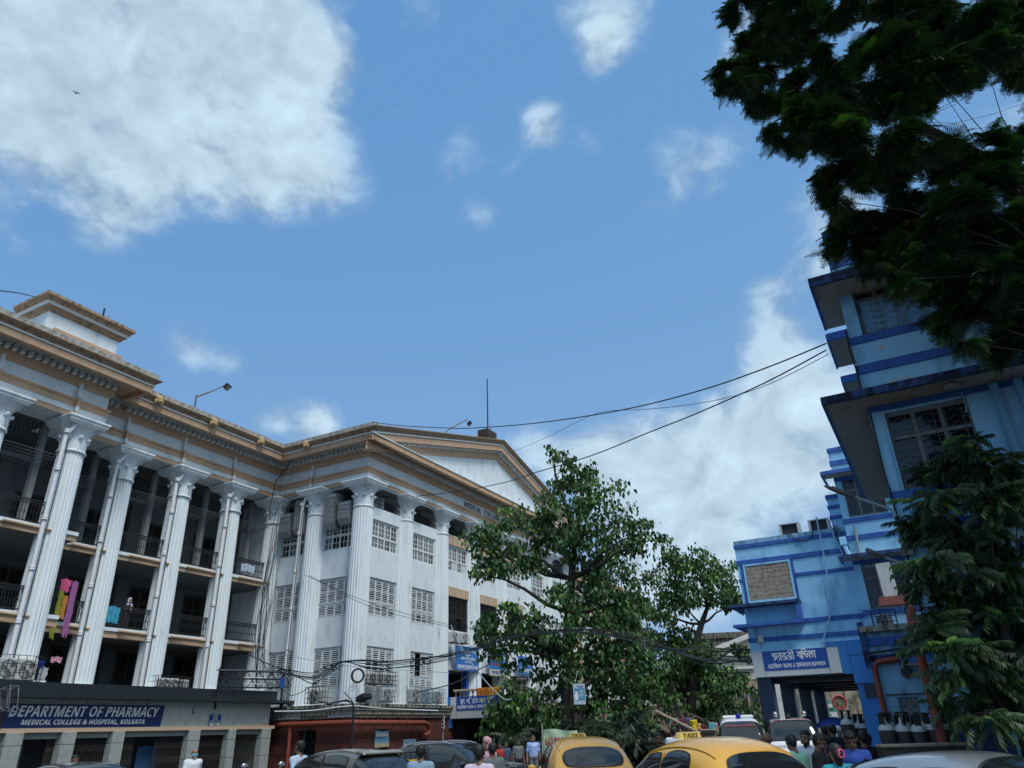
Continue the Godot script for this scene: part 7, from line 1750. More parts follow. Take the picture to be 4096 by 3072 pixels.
	r.hair = nets([[H.call(0, 0.055, -0.035), H.call(0, 0.06, 0.0), 0.088, 0.082], [H.call(0, 0.0, -0.06), H.call(0, -0.03, -0.055), 0.066, 0.055], [H.call(-0.06, 0.03, -0.02), H.call(-0.07, 0.0, -0.02), 0.032, 0.025], [H.call(0.06, 0.03, -0.02), H.call(0.07, 0.0, -0.02), 0.032, 0.025]], 0.011, 0.02).mesh()
	r.long_hair = nets([[H.call(0, 0.055, -0.035), H.call(0, 0.06, 0.0), 0.09, 0.085], [H.call(0, 0.0, -0.07), H.call(0, -0.10, -0.08), 0.075, 0.06], [H.call(0, -0.02, -0.12), H.call(0, -0.03, -0.12), 0.05, 0.05]], 0.012, 0.02).mesh()
	r.beard = nets([[H.call(-0.05, -0.06, 0.035), H.call(0.05, -0.06, 0.035), 0.034, 0.034], [H.call(0, -0.09, 0.06), H.call(0, -0.14, 0.06), 0.038, 0.022]], 0.009, 0.02).mesh()
	r.mask = nets([[H.call(-0.03, -0.045, 0.06), H.call(0.03, -0.045, 0.06), 0.042, 0.042], [H.call(0, -0.03, 0.085), H.call(0, -0.06, 0.08), 0.03, 0.028]], 0.009, 0.015).mesh()
	r.scarf = nets([[H.call(0, 0.05, -0.045), H.call(0, 0.075, 0.0), 0.102, 0.092], [H.call(-0.07, 0.0, -0.02), H.call(-0.06, -0.09, 0.02), 0.05, 0.05], [H.call(0.07, 0.0, -0.02), H.call(0.06, -0.09, 0.02), 0.05, 0.05], [nk + V(-0.12, -0.08, 0.03), nk + V(0.12, -0.08, 0.03), 0.085, 0.085], [H.call(0, -0.05, -0.08), nk + V(0, -0.1, -0.07), 0.08, 0.1], [nk + V(0.06, -0.1, 0.08), nk + V(0.08, -0.35, 0.10), 0.07, 0.08]], 0.014, 0.03).mesh()
	r.skirt = nets([[hip + V(0, 0.08, 0), V(0, 0.12, 0.02), 0.17, 0.24], [hip + V(-0.06, 0, 0), V(-0.08, 0.15, 0.02), 0.14, 0.2], [hip + V(0.06, 0, 0), V(0.08, 0.15, 0.02), 0.14, 0.2]], 0.03, 0.05).mesh()
	r.H = H; r.J = J; r.nk = nk
	figure_cache[key] = r
	return r

# opts: shirt, trousers (materials), skin, hair ("short", "bald", "long", "scarf"), extras
func person(label: String, at: Vector3, yaw: float, tall: float, pose: String, o: Dictionary) -> Node3D:
	var f := figure(pose, o.get("long", false), o.get("look", 0.0))
	var n := base("person", Transform3D(Basis(UP, deg_to_rad(yaw)).scaled(Vector3.ONE * (tall / 1.7)), at), label, "person", o.get("group", ""))
	part("body", f.body, o.get("skin", M.skin), n)
	part("shirt", f.shirt, o.shirt, n)
	part("skirt" if o.has("skirt") else "trousers", f.skirt if o.has("skirt") else f.trousers, o.get("skirt", o.get("trousers", M.cloth_dark)), n)
	match o.get("hair", "short"):
		"short": part("hair", f.hair, o.get("haircolor", M.hair), n)
		"long": part("hair", f.long_hair, M.hair, n)
		"scarf": part("headscarf", f.scarf, o.scarf, n)
	for q in o.get("extras", []): part(q, f[q], o[q + "_mat"], n)
	var H: Callable = f.H
	for s in [-1, 1]:
		part("eye", MB.new().ellipsoid(H.call(s * 0.032, 0.012, 0.077), V(0.014, 0.008, 0.009), 8, 5), M.letter_black, n)
		part("eyebrow", MB.new().tube([H.call(s * 0.015, 0.032, 0.088), H.call(s * 0.05, 0.034, 0.074)], 0.005, 5), M.hair, n)
	part("mouth", MB.new().ellipsoid(H.call(0, -0.055, 0.083), V(0.024, 0.007, 0.008), 8, 5), M.lips, n)
	return n

func build_people_cloths() -> void:
	mat("skin", 0.27, 0.15, 0.09, 0.6); mat("skin_dark", 0.17, 0.09, 0.055, 0.6); mat("hair", 0.008, 0.007, 0.006, 0.6); mat("lips", 0.14, 0.05, 0.04, 0.6)
	mat("hair_grey", 0.35, 0.34, 0.32, 0.8); mat("beard_orange", 0.40, 0.30, 0.18, 0.9); mat("mask_blue", 0.12, 0.42, 0.55, 0.8)
	for q in [["cloth_white", 0.62, 0.65, 0.68], ["cloth_dark", 0.025, 0.027, 0.035], ["cloth_pale_blue", 0.40, 0.50, 0.62], ["cloth_blue_check", 0.22, 0.32, 0.42], ["cloth_pinkish", 0.55, 0.47, 0.56], ["cloth_grey", 0.14, 0.155, 0.16], ["cloth_pink", 0.62, 0.36, 0.42], ["cloth_teal", 0.02, 0.25, 0.32], ["cloth_green", 0.28, 0.58, 0.42], ["cloth_black", 0.012, 0.012, 0.015], ["cloth_royal", 0.04, 0.10, 0.42], ["cloth_red", 0.35, 0.04, 0.025], ["cloth_yellow_plain", 0.55, 0.42, 0.02], ["cloth_orange_plain", 0.55, 0.30, 0.14], ["cloth_maroon", 0.12, 0.02, 0.03], ["cloth_jeans", 0.06, 0.09, 0.16], ["cloth_rust", 0.42, 0.10, 0.03], ["cloth_mid_teal", 0.10, 0.30, 0.36]]:
		mat(q[0], q[1], q[2], q[3], 0.92)
	worn("cloth_print", 0.40, 0.52, 0.72, [[0.0, 0.3, 0.5, 1.0], [0.45, 0.55, 0.7, 1.0], [0.5, 1.4, 1.3, 1.2], [0.7, 1.3, 1.0, 1.1], [1.0, 0.7, 0.8, 1.1]], 0.6, 1.0, 0.9, 71)
	M.cloth_print.uv1_world_triplanar = false
	worn("scarf_pink", 0.62, 0.33, 0.40, [[0.0, 0.7, 0.5, 0.6], [0.5, 1, 1, 1], [0.6, 1.3, 1.5, 1.4], [1.0, 1, 0.9, 0.9]], 0.3, 1.0, 0.9, 72)

func build_people() -> void:
	var P := func(label: String, x: float, z: float, yaw: float, tall: float, pose: String, o: Dictionary, y := 0.0) -> Node3D: return person(label, V(x, y, z), yaw, tall, pose, o)

	P.call("bald man with orange beard and blue mask beside a lattice gate", -8.11, -20.0, 40.0, 1.55, "walk", {"shirt": M.cloth_white, "hair": "none", "extras": ["beard", "mask"], "beard_mat": M.beard_orange, "mask_mat": M.mask_blue, "long": true})
	P.call("dark haired man behind the dark car roof", -10.5, -19.0, 60.0, 1.48, "stand", {"shirt": M.cloth_grey, "skin": M.skin_dark})
	P.call("man in pale shirt walking before the red plinth wall", -4.41, -16.0, 245.0, 1.66, "walk", {"shirt": M.cloth_pale_blue, "long": true, "skin": M.skin_dark})
	P.call("man in blue checked shirt seen from behind by the barrier", -1.69, -13.5, 175.0, 1.56, "stand", {"shirt": M.cloth_blue_check, "skin": M.skin_dark})
	P.call("man in pinkish white shirt seen from behind beside the headscarfed woman", -0.64, -12.0, 170.0, 1.55, "stand", {"shirt": M.cloth_pinkish, "skin": M.skin_dark})
	P.call("woman in pink patterned headscarf facing the camera", -0.79, -18.0, -30.0, 1.6, "stand", {"shirt": M.scarf_pink, "hair": "scarf", "scarf": M.scarf_pink, "skirt": M.cloth_pinkish})
	P.call("man in dark grey shirt with a towel seen from behind", -0.56, -15.0, 195.0, 1.54, "stand", {"shirt": M.cloth_grey, "skin": M.skin_dark})
	P.call("young man in blue and white printed tee shirt facing the camera", 0.38, -29.0, 5.0, 1.58, "stand", {"shirt": M.cloth_print, "trousers": M.cloth_grey})
	P.call("man in dark grey shirt in the shade left of the printed tee shirt", -0.16, -30.0, 20.0, 1.44, "stand", {"shirt": M.cloth_grey, "skin": M.skin_dark})
	P.call("child in red shirt in the shade before the entrance passage", -0.85, -30.0, 30.0, 1.33, "stand", {"shirt": M.cloth_red, "skin": M.skin_dark})
	P.call("person in dull blue shirt in the shade beside the child in red", -0.62, -30.5, -20.0, 1.36, "stand", {"shirt": M.cloth_jeans, "skin": M.skin_dark})
	P.call("person in yellow and black top sitting on the upper stairs", 6.29, -52.75, 20.0, 1.7, "sit", {"shirt": M.cloth_yellow_plain}, 2.2)
	P.call("child in orange red top standing on the landing", 5.97, -44.75, 190.0, 1.1, "stand", {"shirt": M.cloth_rust}, 1.83)
	P.call("man in white shirt standing on the landing behind the tree", 8.99, -54.25, 60.0, 1.52, "stand", {"shirt": M.cloth_white}, 1.83)
	P.call("figure in black robe standing on the lower stairs", 9.46, -48.75, 200.0, 1.58, "stand", {"shirt": M.cloth_black, "hair": "scarf", "scarf": M.cloth_black, "skirt": M.cloth_black}, 1.53)
	P.call("man in teal shirt sitting sideways on the stairs", 8.65, -47.0, 60.0, 1.6, "sit", {"shirt": M.cloth_mid_teal}, 1.28)
	P.call("person in dark clothes sitting beside the man in teal", 8.95, -47.0, 30.0, 1.6, "sit", {"shirt": M.cloth_grey, "skin": M.skin_dark}, 1.25)
	P.call("person in maroon sitting in the middle of the stairs", 9.57, -48.0, 10.0, 1.62, "sit", {"shirt": M.cloth_maroon}, 1.2)
	P.call("person in blue shirt sitting at the right of the stairs", 9.95, -48.0, 15.0, 1.65, "sit", {"shirt": M.cloth_jeans}, 1.23)
	P.call("woman in yellow tunic standing at the foot of the stairs", 10.0, -46.75, -20.0, 1.49, "stand", {"shirt": M.cloth_yellow_plain, "skirt": M.cloth_yellow_plain, "hair": "long"}, 0.78)
	P.call("woman wrapped in an orange shawl at the foot of the stairs", 10.03, -45.5, 100.0, 1.34, "phone", {"shirt": M.cloth_orange_plain, "hair": "scarf", "scarf": M.cloth_orange_plain, "skirt": M.cloth_orange_plain, "long": true, "look": 0.3}, 0.48)
	P.call("man in blue striped shirt seen from behind near the left ambulance", 11.06, -46.75, 190.0, 1.62, "stand", {"shirt": M.cloth_mid_teal}, 0.48)
	P.call("man in pink shirt seen from behind near the left ambulance", 11.65, -48.5, 170.0, 1.6, "stand", {"shirt": M.cloth_pink}, 0.48)
	P.call("dark clothed man left of the blue striped shirt", 10.7, -47.5, 150.0, 1.5, "stand", {"shirt": M.cloth_maroon, "skin": M.skin_dark}, 0.48)
	P.call("man in white and blue shirt seen from behind beyond the near taxi", 4.49, -24.0, 180.0, 1.69, "stand", {"shirt": M.cloth_white})
	P.call("moustached man looking out between the two taxis", 3.12, -18.5, -5.0, 1.6, "stand", {"shirt": M.cloth_black, "skin": M.skin_dark})
	P.call("bald dark headed man beyond the near taxi roof", 4.07, -13.5, 170.0, 1.6, "stand", {"shirt": M.cloth_jeans, "hair": "none", "skin": M.skin_dark})
	P.call("man in mint green shirt looking down beside the near taxi", 4.28, -12.8, 200.0, 1.56, "phone", {"shirt": M.cloth_green, "look": 0.35, "skin": M.skin_dark})
	P.call("smiling bearded young man facing left in the group of men", 4.89, -14.0, -40.0, 1.6, "stand", {"shirt": M.cloth_white, "extras": ["beard"], "beard_mat": M.hair})
	P.call("man in black tee shirt bending his head in the group of men", 4.42, -12.3, 60.0, 1.58, "phone", {"shirt": M.cloth_black, "look": 0.4, "skin": M.skin_dark})
	P.call("woman in teal blouse with a pink hair clip seen from behind", 4.02, -10.5, 180.0, 1.47, "stand", {"shirt": M.cloth_teal, "hair": "long", "skirt": M.cloth_teal})
	P.call("man in royal blue shirt with a black strap bending his head", 4.85, -12.0, -20.0, 1.6, "phone", {"shirt": M.cloth_royal, "look": 0.45, "skin": M.skin_dark})
	P.call("man in dark shirt beside the right ambulance", 6.91, -18.0, 200.0, 1.67, "stand", {"shirt": M.cloth_black, "skin": M.skin_dark})
	P.call("man in purple shirt behind the right ambulance side", 7.3, -19.5, 190.0, 1.64, "stand", {"shirt": M.laundry_purple, "skin": M.skin_dark})
	P.call("woman in red and white headscarf beyond the group of men", 7.82, -20.0, 0.0, 1.6, "stand", {"shirt": M.cloth_red, "hair": "scarf", "scarf": M.cloth_white, "skirt": M.cloth_red})
	P.call("dark figure at the left end of the gas cylinder wall", 5.88, -14.0, 170.0, 1.57, "stand", {"shirt": M.cloth_black, "skin": M.skin_dark})
	P.call("dark figure with grey shirt next to the gas cylinder wall end", 6.2, -14.6, 160.0, 1.52, "stand", {"shirt": M.cloth_grey, "skin": M.skin_dark})
	for q in [[V(-9.65, 10.18, ZA - 0.75), "person in yellow cap leaning at the top gallery railing", M.cloth_pale_blue, M.cloth_yellow_plain], [V(-8.25, 6.64, ZA - 0.75), "person in pale headscarf leaning at the middle gallery railing", M.cloth_dark, M.cloth_pinkish]]:
		person(q[1], CT * q[0], 62.0, 1.55, "phone", {"shirt": q[2], "hair": "scarf", "scarf": q[3], "skin": M.skin_dark})
	var bag := base("backpack", T(V(4.93, 1.0, -12.13), -20.0), "black backpack on the back of the man in royal blue", "bag")
	part("pack", MB.new().box(V(0, 0.1, 0), V(0.3, 0.42, 0.16), Basis.IDENTITY, 0.06), M.cloth_black, bag)
	part("strap", MB.new().tube([V(0.1, 0.28, 0.05), V(0.11, 0.36, 0.16), V(0.1, 0.2, 0.28), V(0.1, -0.1, 0.22)], 0.025, 6), M.cloth_black, bag)
	var clip := base("hair_clip", T(V(4.02, 1.38, -10.33)), "pink claw hair clip in the teal woman's hair", "hair clip")
	for s in [-1, 1]: part("claw", MB.new().tube([V(0, 0.05, 0), V(s * 0.03, 0.03, 0.01), V(s * 0.035, -0.02, 0.005), V(s * 0.01, -0.05, 0)], 0.012, 6), M.laundry_pink, clip)
# ---------------------------------------------------------------- fittings, cables and small things
func ac_unit(t: Transform3D, label: String, w := 0.85, h := 0.6, fans := 1, cage: Material = null, group := "outdoor air conditioner units") -> Node3D:
	var o := base("air_conditioner", t, label, "air conditioner", group)
	part("casing", MB.new().box(V(0, h / 2, 0), V(w, h, 0.32), Basis.IDENTITY, 0.02), M.ac_white, o)
	for i in fans:
		var cx := (-w / 2 + w * 0.38) if fans == 1 else -w / 2 + w * (i + 0.5) / fans
		var r := minf(h * 0.42, w / fans * 0.42)
		part("fan_opening", MB.new().lathe([Vector2(0.0, -0.005), Vector2(r, -0.005), Vector2(r, 0.012), Vector2(r * 1.06, 0.012), Vector2(r * 1.06, 0.0)], 26, V(cx, h / 2, 0.163), Basis(Vector3.RIGHT, PI / 2)), M.ac_dark, o)
		var fan := MB.new()
		for k in 3:
			var a := TAU * k / 3 + 0.4
			fan.prism(range(7).map(func(q): return Vector2(cos(a + 0.14 * q) * r * 0.92, sin(a + 0.14 * q) * r * 0.92)) + [Vector2(cos(a + 0.5) * r * 0.15, sin(a + 0.5) * r * 0.15), Vector2(cos(a) * r * 0.15, sin(a) * r * 0.15)], 0.166, 0.172, T(V(cx, h / 2, 0)))
		part("fan", fan, M.iron_grey, o)
		part("fan_hub", MB.new().lathe([Vector2(0.0, 0.03), Vector2(r * 0.2, 0.025), Vector2(r * 0.2, 0.0)], 12, V(cx, h / 2, 0.172), Basis(Vector3.RIGHT, PI / 2)), M.ac_white, o)
		var g := MB.new()
		for k in 4: g.tube(range(21).map(func(q): return V(cx + cos(TAU * q / 20) * r * (k + 1) / 4.2, h / 2 + sin(TAU * q / 20) * r * (k + 1) / 4.2, 0.2)), 0.004, 4)
		part("fan_guard", g, M.iron_grey, o)
	for x in [-w * 0.32, w * 0.32]: part("bracket", MB.new().mm(V(x - 0.02, -0.06, -0.4), V(x + 0.02, -0.01, 0.2)), M.iron, o)
	if cage:
		var c := MB.new()
		var x0 := -w / 2 - 0.12
		var x1 := w / 2 + 0.12
		for i in 6: c.mm(V(lerpf(x0, x1, i / 5.0) - 0.01, -0.06, 0.30), V(lerpf(x0, x1, i / 5.0) + 0.01, h + 0.12, 0.32))
		for j in 4: c.mm(V(x0, lerpf(-0.06, h + 0.1, j / 3.0) - 0.01, 0.295), V(x1, lerpf(-0.06, h + 0.1, j / 3.0) + 0.01, 0.325))
		for x in [x0, x1]:
			for j in 4: c.mm(V(x - 0.01, lerpf(-0.06, h + 0.1, j / 3.0) - 0.01, -0.4), V(x + 0.01, lerpf(-0.06, h + 0.1, j / 3.0) + 0.01, 0.3))
			for z in [-0.1, 0.1]: c.mm(V(x - 0.01, -0.06, z), V(x + 0.01, h + 0.1, z + 0.02))
		part("cage", c, cage, o)
	return o

func curve(l: Array) -> Array:   # points of a cable, smoothed
	var p := []
	for i in range(0, l.size(), 3): p.append(V(l[i], l[i + 1], l[i + 2]))
	var q := []
	for i in p.size() - 1:
		for k in 4: q.append(p[i].cubic_interpolate(p[i + 1], p[maxi(i - 1, 0)], p[mini(i + 2, p.size() - 1)], k / 4.0))
	q.append(p[-1])
	return q

func cable(l: Array, r: float, m: Material, label: String, group := "") -> void:
	solo("overhead_cable", MB.new().tube(curve(l), r, 5), m, Transform3D.IDENTITY, label, "cable", group)

func cloth(t: Transform3D, w: float, h: float, m: Material, label: String, sd: int) -> void:   # hanging cloth, origin at its top middle
	var pts := []
	var nz := FastNoiseLite.new(); nz.seed = sd; nz.frequency = 0.35
	for j in 11:
		for i in 13:
			var u := i / 12.0 - 0.5
			var q := j / 10.0
			pts.append(V(u * w * (1.0 - 0.12 * q * (1.0 + nz.get_noise_1d(i))) + 0.08 * nz.get_noise_2d(7, j) * q, -h * q * (1.0 + 0.1 * nz.get_noise_1d(i * 1.7 + 40)) + 0.03 * cos(u * 9.0), 0.05 * sin(u * 22.0 + sd) * (0.3 + q) * minf(1.0, w) + 0.05 * nz.get_noise_2d(i, j)))
	solo("hanging_cloth", MB.new().grid(pts, 13, 11), m, t, label, "cloth", "laundry hung in the galleries")

func floodlight(called: String, parent: Node, p: Vector3, b: Basis, s := 1.0) -> void:
	var o := part(called, MB.new().box(Vector3.ZERO, V(0.5, 0.4, 0.12) * s, Basis.IDENTITY, 0.03), M.iron, parent, Transform3D(b, p))
	part("lens", MB.new().box(V(0, 0, 0.063 * s), V(0.36, 0.27, 0.01) * s), M.lens_grey, o)
	for i in 5: part("cooling_fin", MB.new().box(V((-0.2 + 0.1 * i) * s, 0, -0.09 * s), V(0.015, 0.36, 0.07) * s), M.iron, o)

func build_fittings() -> void:
	mat("lens_grey", 0.16, 0.17, 0.17, 0.15); mat("banner_green", 0.40, 0.56, 0.38, 0.7); mat("cyl_white", 0.42, 0.44, 0.44, 0.6)
	worn("cyl_black", 0.022, 0.024, 0.024, [[0.0, 0.6], [0.5, 0.9], [1.0, 1.8]], 0.5, 0.6, 0.55, 81)
	worn("dark_stone", 0.035, 0.034, 0.03, [[0.0, 0.4], [0.5, 0.9], [1.0, 1.7]], 0.8, 0.8, 0.9, 82, 0.6)
	for q in [["laundry_pink", 0.62, 0.10, 0.22], ["laundry_purple", 0.30, 0.11, 0.28], ["laundry_green", 0.28, 0.30, 0.03], ["laundry_orange", 0.50, 0.22, 0.05], ["laundry_blue", 0.04, 0.30, 0.45], ["laundry_navy", 0.02, 0.05, 0.30], ["laundry_white", 0.55, 0.56, 0.6]]:
		mat(q[0], q[1], q[2], q[3], 0.92)
	# air conditioners on the college walls
	var ac := func(x: float, y: float, z: float, label: String, w := 0.85, h := 0.6, cage: Material = null, fans := 1, yaw := 0.0) -> void: ac_unit(CT * Transform3D(Basis(UP, yaw), V(x, y, z)), label, w, h, fans, cage)
	ac.call(0.95, 4.2, 0.35, "caged air conditioner hung above another on the corner bay wall", 0.8, 0.5, M.iron)
	ac.call(2.25, 4.22, 0.35, "caged air conditioner hung on the front wall under the louvred window", 0.95, 0.5, M.iron)
	ac.call(2.0, 3.36, 0.55, "air conditioner in a pale blue cage standing on the plinth ledge", 0.95, 0.62, M.cage_blue)
	ac.call(4.65, 3.34, 0.5, "air conditioner on the ledge, first of three in the blue cage row", 0.9, 0.7, M.cage_blue)
	ac.call(5.7, 3.34, 0.5, "air conditioner on the ledge, middle of three in the blue cage row", 0.85, 0.66, M.cage_blue)
	ac.call(6.85, 3.36, 0.5, "air conditioner on the ledge nearest the blue end box", 0.85, 0.62, M.cage_blue)
	ac.call(-0.75, 3.34, -1.75, "air conditioner in a rusty square cage on the side ledge", 0.95, 0.62, M.iron, 1, -PI / 2)
	ac.call(8.75, 6.86, 0.45, "box air conditioner above the medicine shop board, left of a pair", 0.75, 0.62)
	ac.call(9.95, 6.9, 0.45, "box air conditioner above the medicine shop board, right of a pair", 0.75, 0.6)
	ac.call(-14.55, 4.02, -4.75, "large twin fan air conditioner in a cage behind the pharmacy fascia", 1.45, 0.78, M.iron, 2)
	ac.call(-7.25, 3.85, -5.2, "half hidden twin fan air conditioner behind the pharmacy fascia", 1.0, 0.55, M.iron, 2)
	ac.call(-6.4, 3.85, -5.25, "plain white back of an air conditioner beside the half hidden twin fan unit", 0.55, 0.52, M.iron, 0)
	ac.call(2.0, 14.1, -0.75, "air conditioner behind the attic bars of the first front bay", 0.95, 0.7)
	# sheet metal ducts on the return wall
	for d in [[-5.85, 12.6, 1.45, 0.78, "short sheet metal duct next to the corner column"], [-4.75, 12.65, 2.1, 0.72, "tall sheet metal duct left of the middle column"], [-2.35, 12.6, 2.1, 0.74, "tall sheet metal duct right of the middle column"], [-1.28, 12.75, 1.35, 0.82, "short sheet metal duct beside the large corner column"]]:
		var o := base("ventilation_duct", CT * Transform3D(Basis(UP, -PI / 2), V(0.05, d[1], d[0])), d[4], "duct", "ventilation ducts of the return wall")
		var h: float = d[2]
		part("shaft", MB.new().prism([Vector2(-0.35, 0.0), Vector2(0.18, 0.0), Vector2(0.36, 0.1), Vector2(0.48, 0.28), Vector2(0.48, h - 0.25), Vector2(0.40, h - 0.05), Vector2(0.25, h + 0.02), Vector2(-0.4, h + 0.02), Vector2(-0.4, h - 0.35), Vector2(-0.05, h - 0.38), Vector2(-0.05, 0.4), Vector2(-0.35, 0.38)], -d[3] / 2, d[3] / 2, Transform3D(Basis(V(0, 0, 1), UP, V(-1, 0, 0)), Vector3.ZERO)), M.galvanised, o)
		for y in [0.3, h * 0.62, h - 0.25]: part("seam", MB.new().box(V(0, y, 0.2), V(d[3] + 0.03, 0.035, 0.6), Basis.IDENTITY, 0.01), M.galvanised, o)
	# roof floodlights
	var o := base("roof_floodlight", CT * T(V(-6.35, 17.55, -8.0)), "floodlight on a bent pole above the long gallery roof", "floodlight")
	part("pole", MB.new().tube([V(0, 0, 0), V(0, 2.6, 0)], 0.055, 8), M.iron_grey, o)
	part("arm", MB.new().tube([V(0, 2.5, 0), V(0.9, 3.2, 0.1), V(1.75, 3.95, 0.15)], [0.06, 0.045, 0.035], 8), M.iron_grey, o)
	floodlight("lamp_head", o, V(1.9, 3.85, 0.2), Basis(UP, 0.4) * Basis(Vector3.RIGHT, 0.85))
	o = base("roof_floodlight", CT * T(V(7.2, 19.9, 0.2)), "floodlight on a slanting pole above the pediment slope", "floodlight")
	part("arm", MB.new().tube([V(-0.3, 0.1, 0), V(1.2, 1.4, 0), V(3.6, 2.95, 0)], [0.06, 0.05, 0.04], 8), M.iron_grey, o)
	floodlight("lamp_head", o, V(3.75, 2.65, 0.1), Basis(UP, 0.4) * Basis(Vector3.RIGHT, 0.85), 0.9)
	o = base("ledge_floodlight", CT * T(V(-0.1, 3.22, 0.75)), "black floodlight lying on the corner of the plinth ledge", "floodlight")
	part("stand", MB.new().mm(V(-0.4, 0.0, -0.05), V(0.4, 0.04, 0.05)), M.iron, o)
	floodlight("lamp_head", o, V(0, 0.2, 0), Basis(Vector3.RIGHT, 1.2), 1.4)
	# street lights on the blue block
	for q in [[V(-0.2, 5.2, -14.9), V(-1.22, 5.82, -14.75), "street light on the blue block corner, upper of two"], [V(-0.2, 4.2, -14.95), V(-0.80, 4.55, -14.8), "street light on the blue block corner, lower of two"]]:
		o = base("street_light", BT * T(q[0]), q[2], "street light", "arm street lights on the blue block")
		var e: Vector3 = q[1] - q[0]
		part("arm", MB.new().tube([V(0, -0.5, 0.02), V(0, 0.0, 0.05), e * 0.15 + UP * 0.03, e * 0.6], 0.028, 8), M.pipe_grey, o)
		var b := Basis(e.normalized(), V(-e.y, e.x, 0).normalized(), V(0, 0, 1))
		part("lamp_head", MB.new().ellipsoid(Vector3.ZERO, V(e.length() * 0.26, 0.045, 0.11), 16, 8), M.iron_grey, o, Transform3D(b, e * 0.8))
		part("lens", MB.new().box(V(0.05, -0.035, 0.0), V(0.22, 0.02, 0.14), Basis.IDENTITY, 0.005), M.lens_grey, o, Transform3D(b, e * 0.8))
	# roof machines of the emergency wing
	for k in 2:
		o = base("roof_cooler", BT * T(V([-4.18, -3.08][k], 8.42, -30.2)), "boxy roof cooler with dark open face, %s of two on the emergency wing" % ["left", "right"][k], "air conditioner", "roof coolers on the emergency wing")
		part("casing", MB.new().mm(V(-0.38, 0.0, -0.35), V(-0.29, 0.42, 0.2)).mm(V(0.3, 0.0, -0.35), V(0.38, 0.42, 0.2)).mm(V(-0.38, 0.39, -0.36), V(0.38, 0.43, 0.21)), M.panel_grey, o)
		part("coil", MB.new().mm(V(-0.3, 0.02, -0.3), V(0.3, 0.39, 0.12)), M.ac_dark, o)
	ac_unit(BT * T(V(-1.52, 4.62, -28.9)), "small white air conditioner on the low ledge behind the gas cylinders", 0.5, 0.4, 1, M.iron)
	# gas cylinders behind their low wall
	o = base("cylinder_wall", BT * Transform3D(Basis(UP, 0.5), V(-0.62, 0, -13.55)), "low dark stone wall in front of the gas cylinders", "wall")
	part("wall", MB.new().box(V(0, 0.69, 0), V(1.3, 1.38, 0.14), Basis.IDENTITY, 0.02), M.dark_stone, o)
	part("coping", MB.new().box(V(0.05, 1.395, 0.0), V(1.4, 0.05, 0.2), Basis.IDENTITY, 0.015), M.stone_tan, o)
	var cs := [[5.75, -12.75, 1.84, "first gas cylinder of the wall row beside the red corner pipe"], [5.97, -12.7, 1.82, "second gas cylinder of the wall row with a paper tag"], [6.18, -12.62, 1.81, "third gas cylinder of the wall row from the red corner pipe"], [6.41, -12.6, 1.83, "fourth gas cylinder of the wall row left of the red vent pipe"], [6.63, -12.55, 1.83, "fifth gas cylinder of the wall row half behind the red vent pipe"], [5.93, -13.05, 1.87, "gas cylinder in the rear rank behind the first two"], [6.15, -13.0, 1.86, "gas cylinder in the rear rank before the grilled window"], [6.42, -12.95, 1.84, "gas cylinder in the rear rank behind the fourth"], [6.02, -14.9, 1.93, "taller looking gas cylinder standing apart before the porch, left of two"], [6.28, -15.0, 1.86, "gas cylinder standing apart before the porch, right of two"]]
	var proto: Node3D = null
	for c in cs:
		var t := T(V(c[0], c[2] - 1.52, c[1]), rng.randf() * 360.0)
		if proto: copy(proto, t, c[3]); continue
		proto = base("gas_cylinder", t, c[3], "gas cylinder", "oxygen cylinders by the low wall")
		part("barrel", MB.new().lathe([Vector2(0, 0), Vector2(0.105, 0.0), Vector2(0.115, 0.03), Vector2(0.117, 1.28)], 22), M.cyl_black, proto)
		part("shoulder", MB.new().lathe([Vector2(0.117, 1.28), Vector2(0.112, 1.31), Vector2(0.09, 1.35), Vector2(0.055, 1.375), Vector2(0.035, 1.385), Vector2(0.033, 1.40)], 22), M.cyl_white, proto)
		part("valve_guard", MB.new().mm(V(-0.07, 1.36, -0.05), V(-0.055, 1.5, 0.05)).mm(V(0.055, 1.36, -0.05), V(0.07, 1.5, 0.05)).mm(V(-0.085, 1.5, -0.05), V(0.085, 1.52, 0.05)).mm(V(-0.07, 1.345, -0.05), V(0.07, 1.36, 0.05)), M.iron, proto)
		part("valve", MB.new().lathe([Vector2(0.0, 1.47), Vector2(0.02, 1.47), Vector2(0.022, 1.42), Vector2(0.03, 1.41), Vector2(0.03, 1.37)], 10), M.chrome_dull, proto)
	o = base("red_vent_pipe", BT * T(V(-0.34, 0, -13.95)), "thick red vent pipe with flared foot before the blue wall", "pipe")
	part("pipe", MB.new().tube([V(0, 1.4, 0), V(0, 3.25, 0), V(0.03, 3.36, 0), V(0.08, 3.4, 0.0)], 0.07, 14), M.pipe_red, o)
	part("flared_foot", MB.new().lathe([Vector2(0.13, 0.0), Vector2(0.115, 1.15), Vector2(0.12, 1.2), Vector2(0.09, 1.36), Vector2(0.085, 1.4), Vector2(0.07, 1.42)], 16), M.pipe_red, o)
	# laundry and people in the galleries
	var L := func(x: float, y: float, w: float, h: float, m: Material, label: String, sd: int, z := ZA + 0.16) -> void: cloth(CT * T(V(x, y, z)), w, h, m, label, sd)
	L.call(-12.15, 8.45, 0.5, 0.55, M.laundry_pink, "bright pink cloth hung high in the gallery beside the second column", 1)
	L.call(-11.72, 8.42, 0.3, 2.4, M.laundry_purple, "long purple patterned cloth hanging in the gallery", 2)
	L.call(-12.25, 7.95, 0.22, 2.05, M.laundry_green, "long yellow green cloth hanging beside the column", 3)
	L.call(-12.02, 7.75, 0.22, 1.0, M.laundry_orange, "striped orange cloth hanging between the green and purple ones", 4)
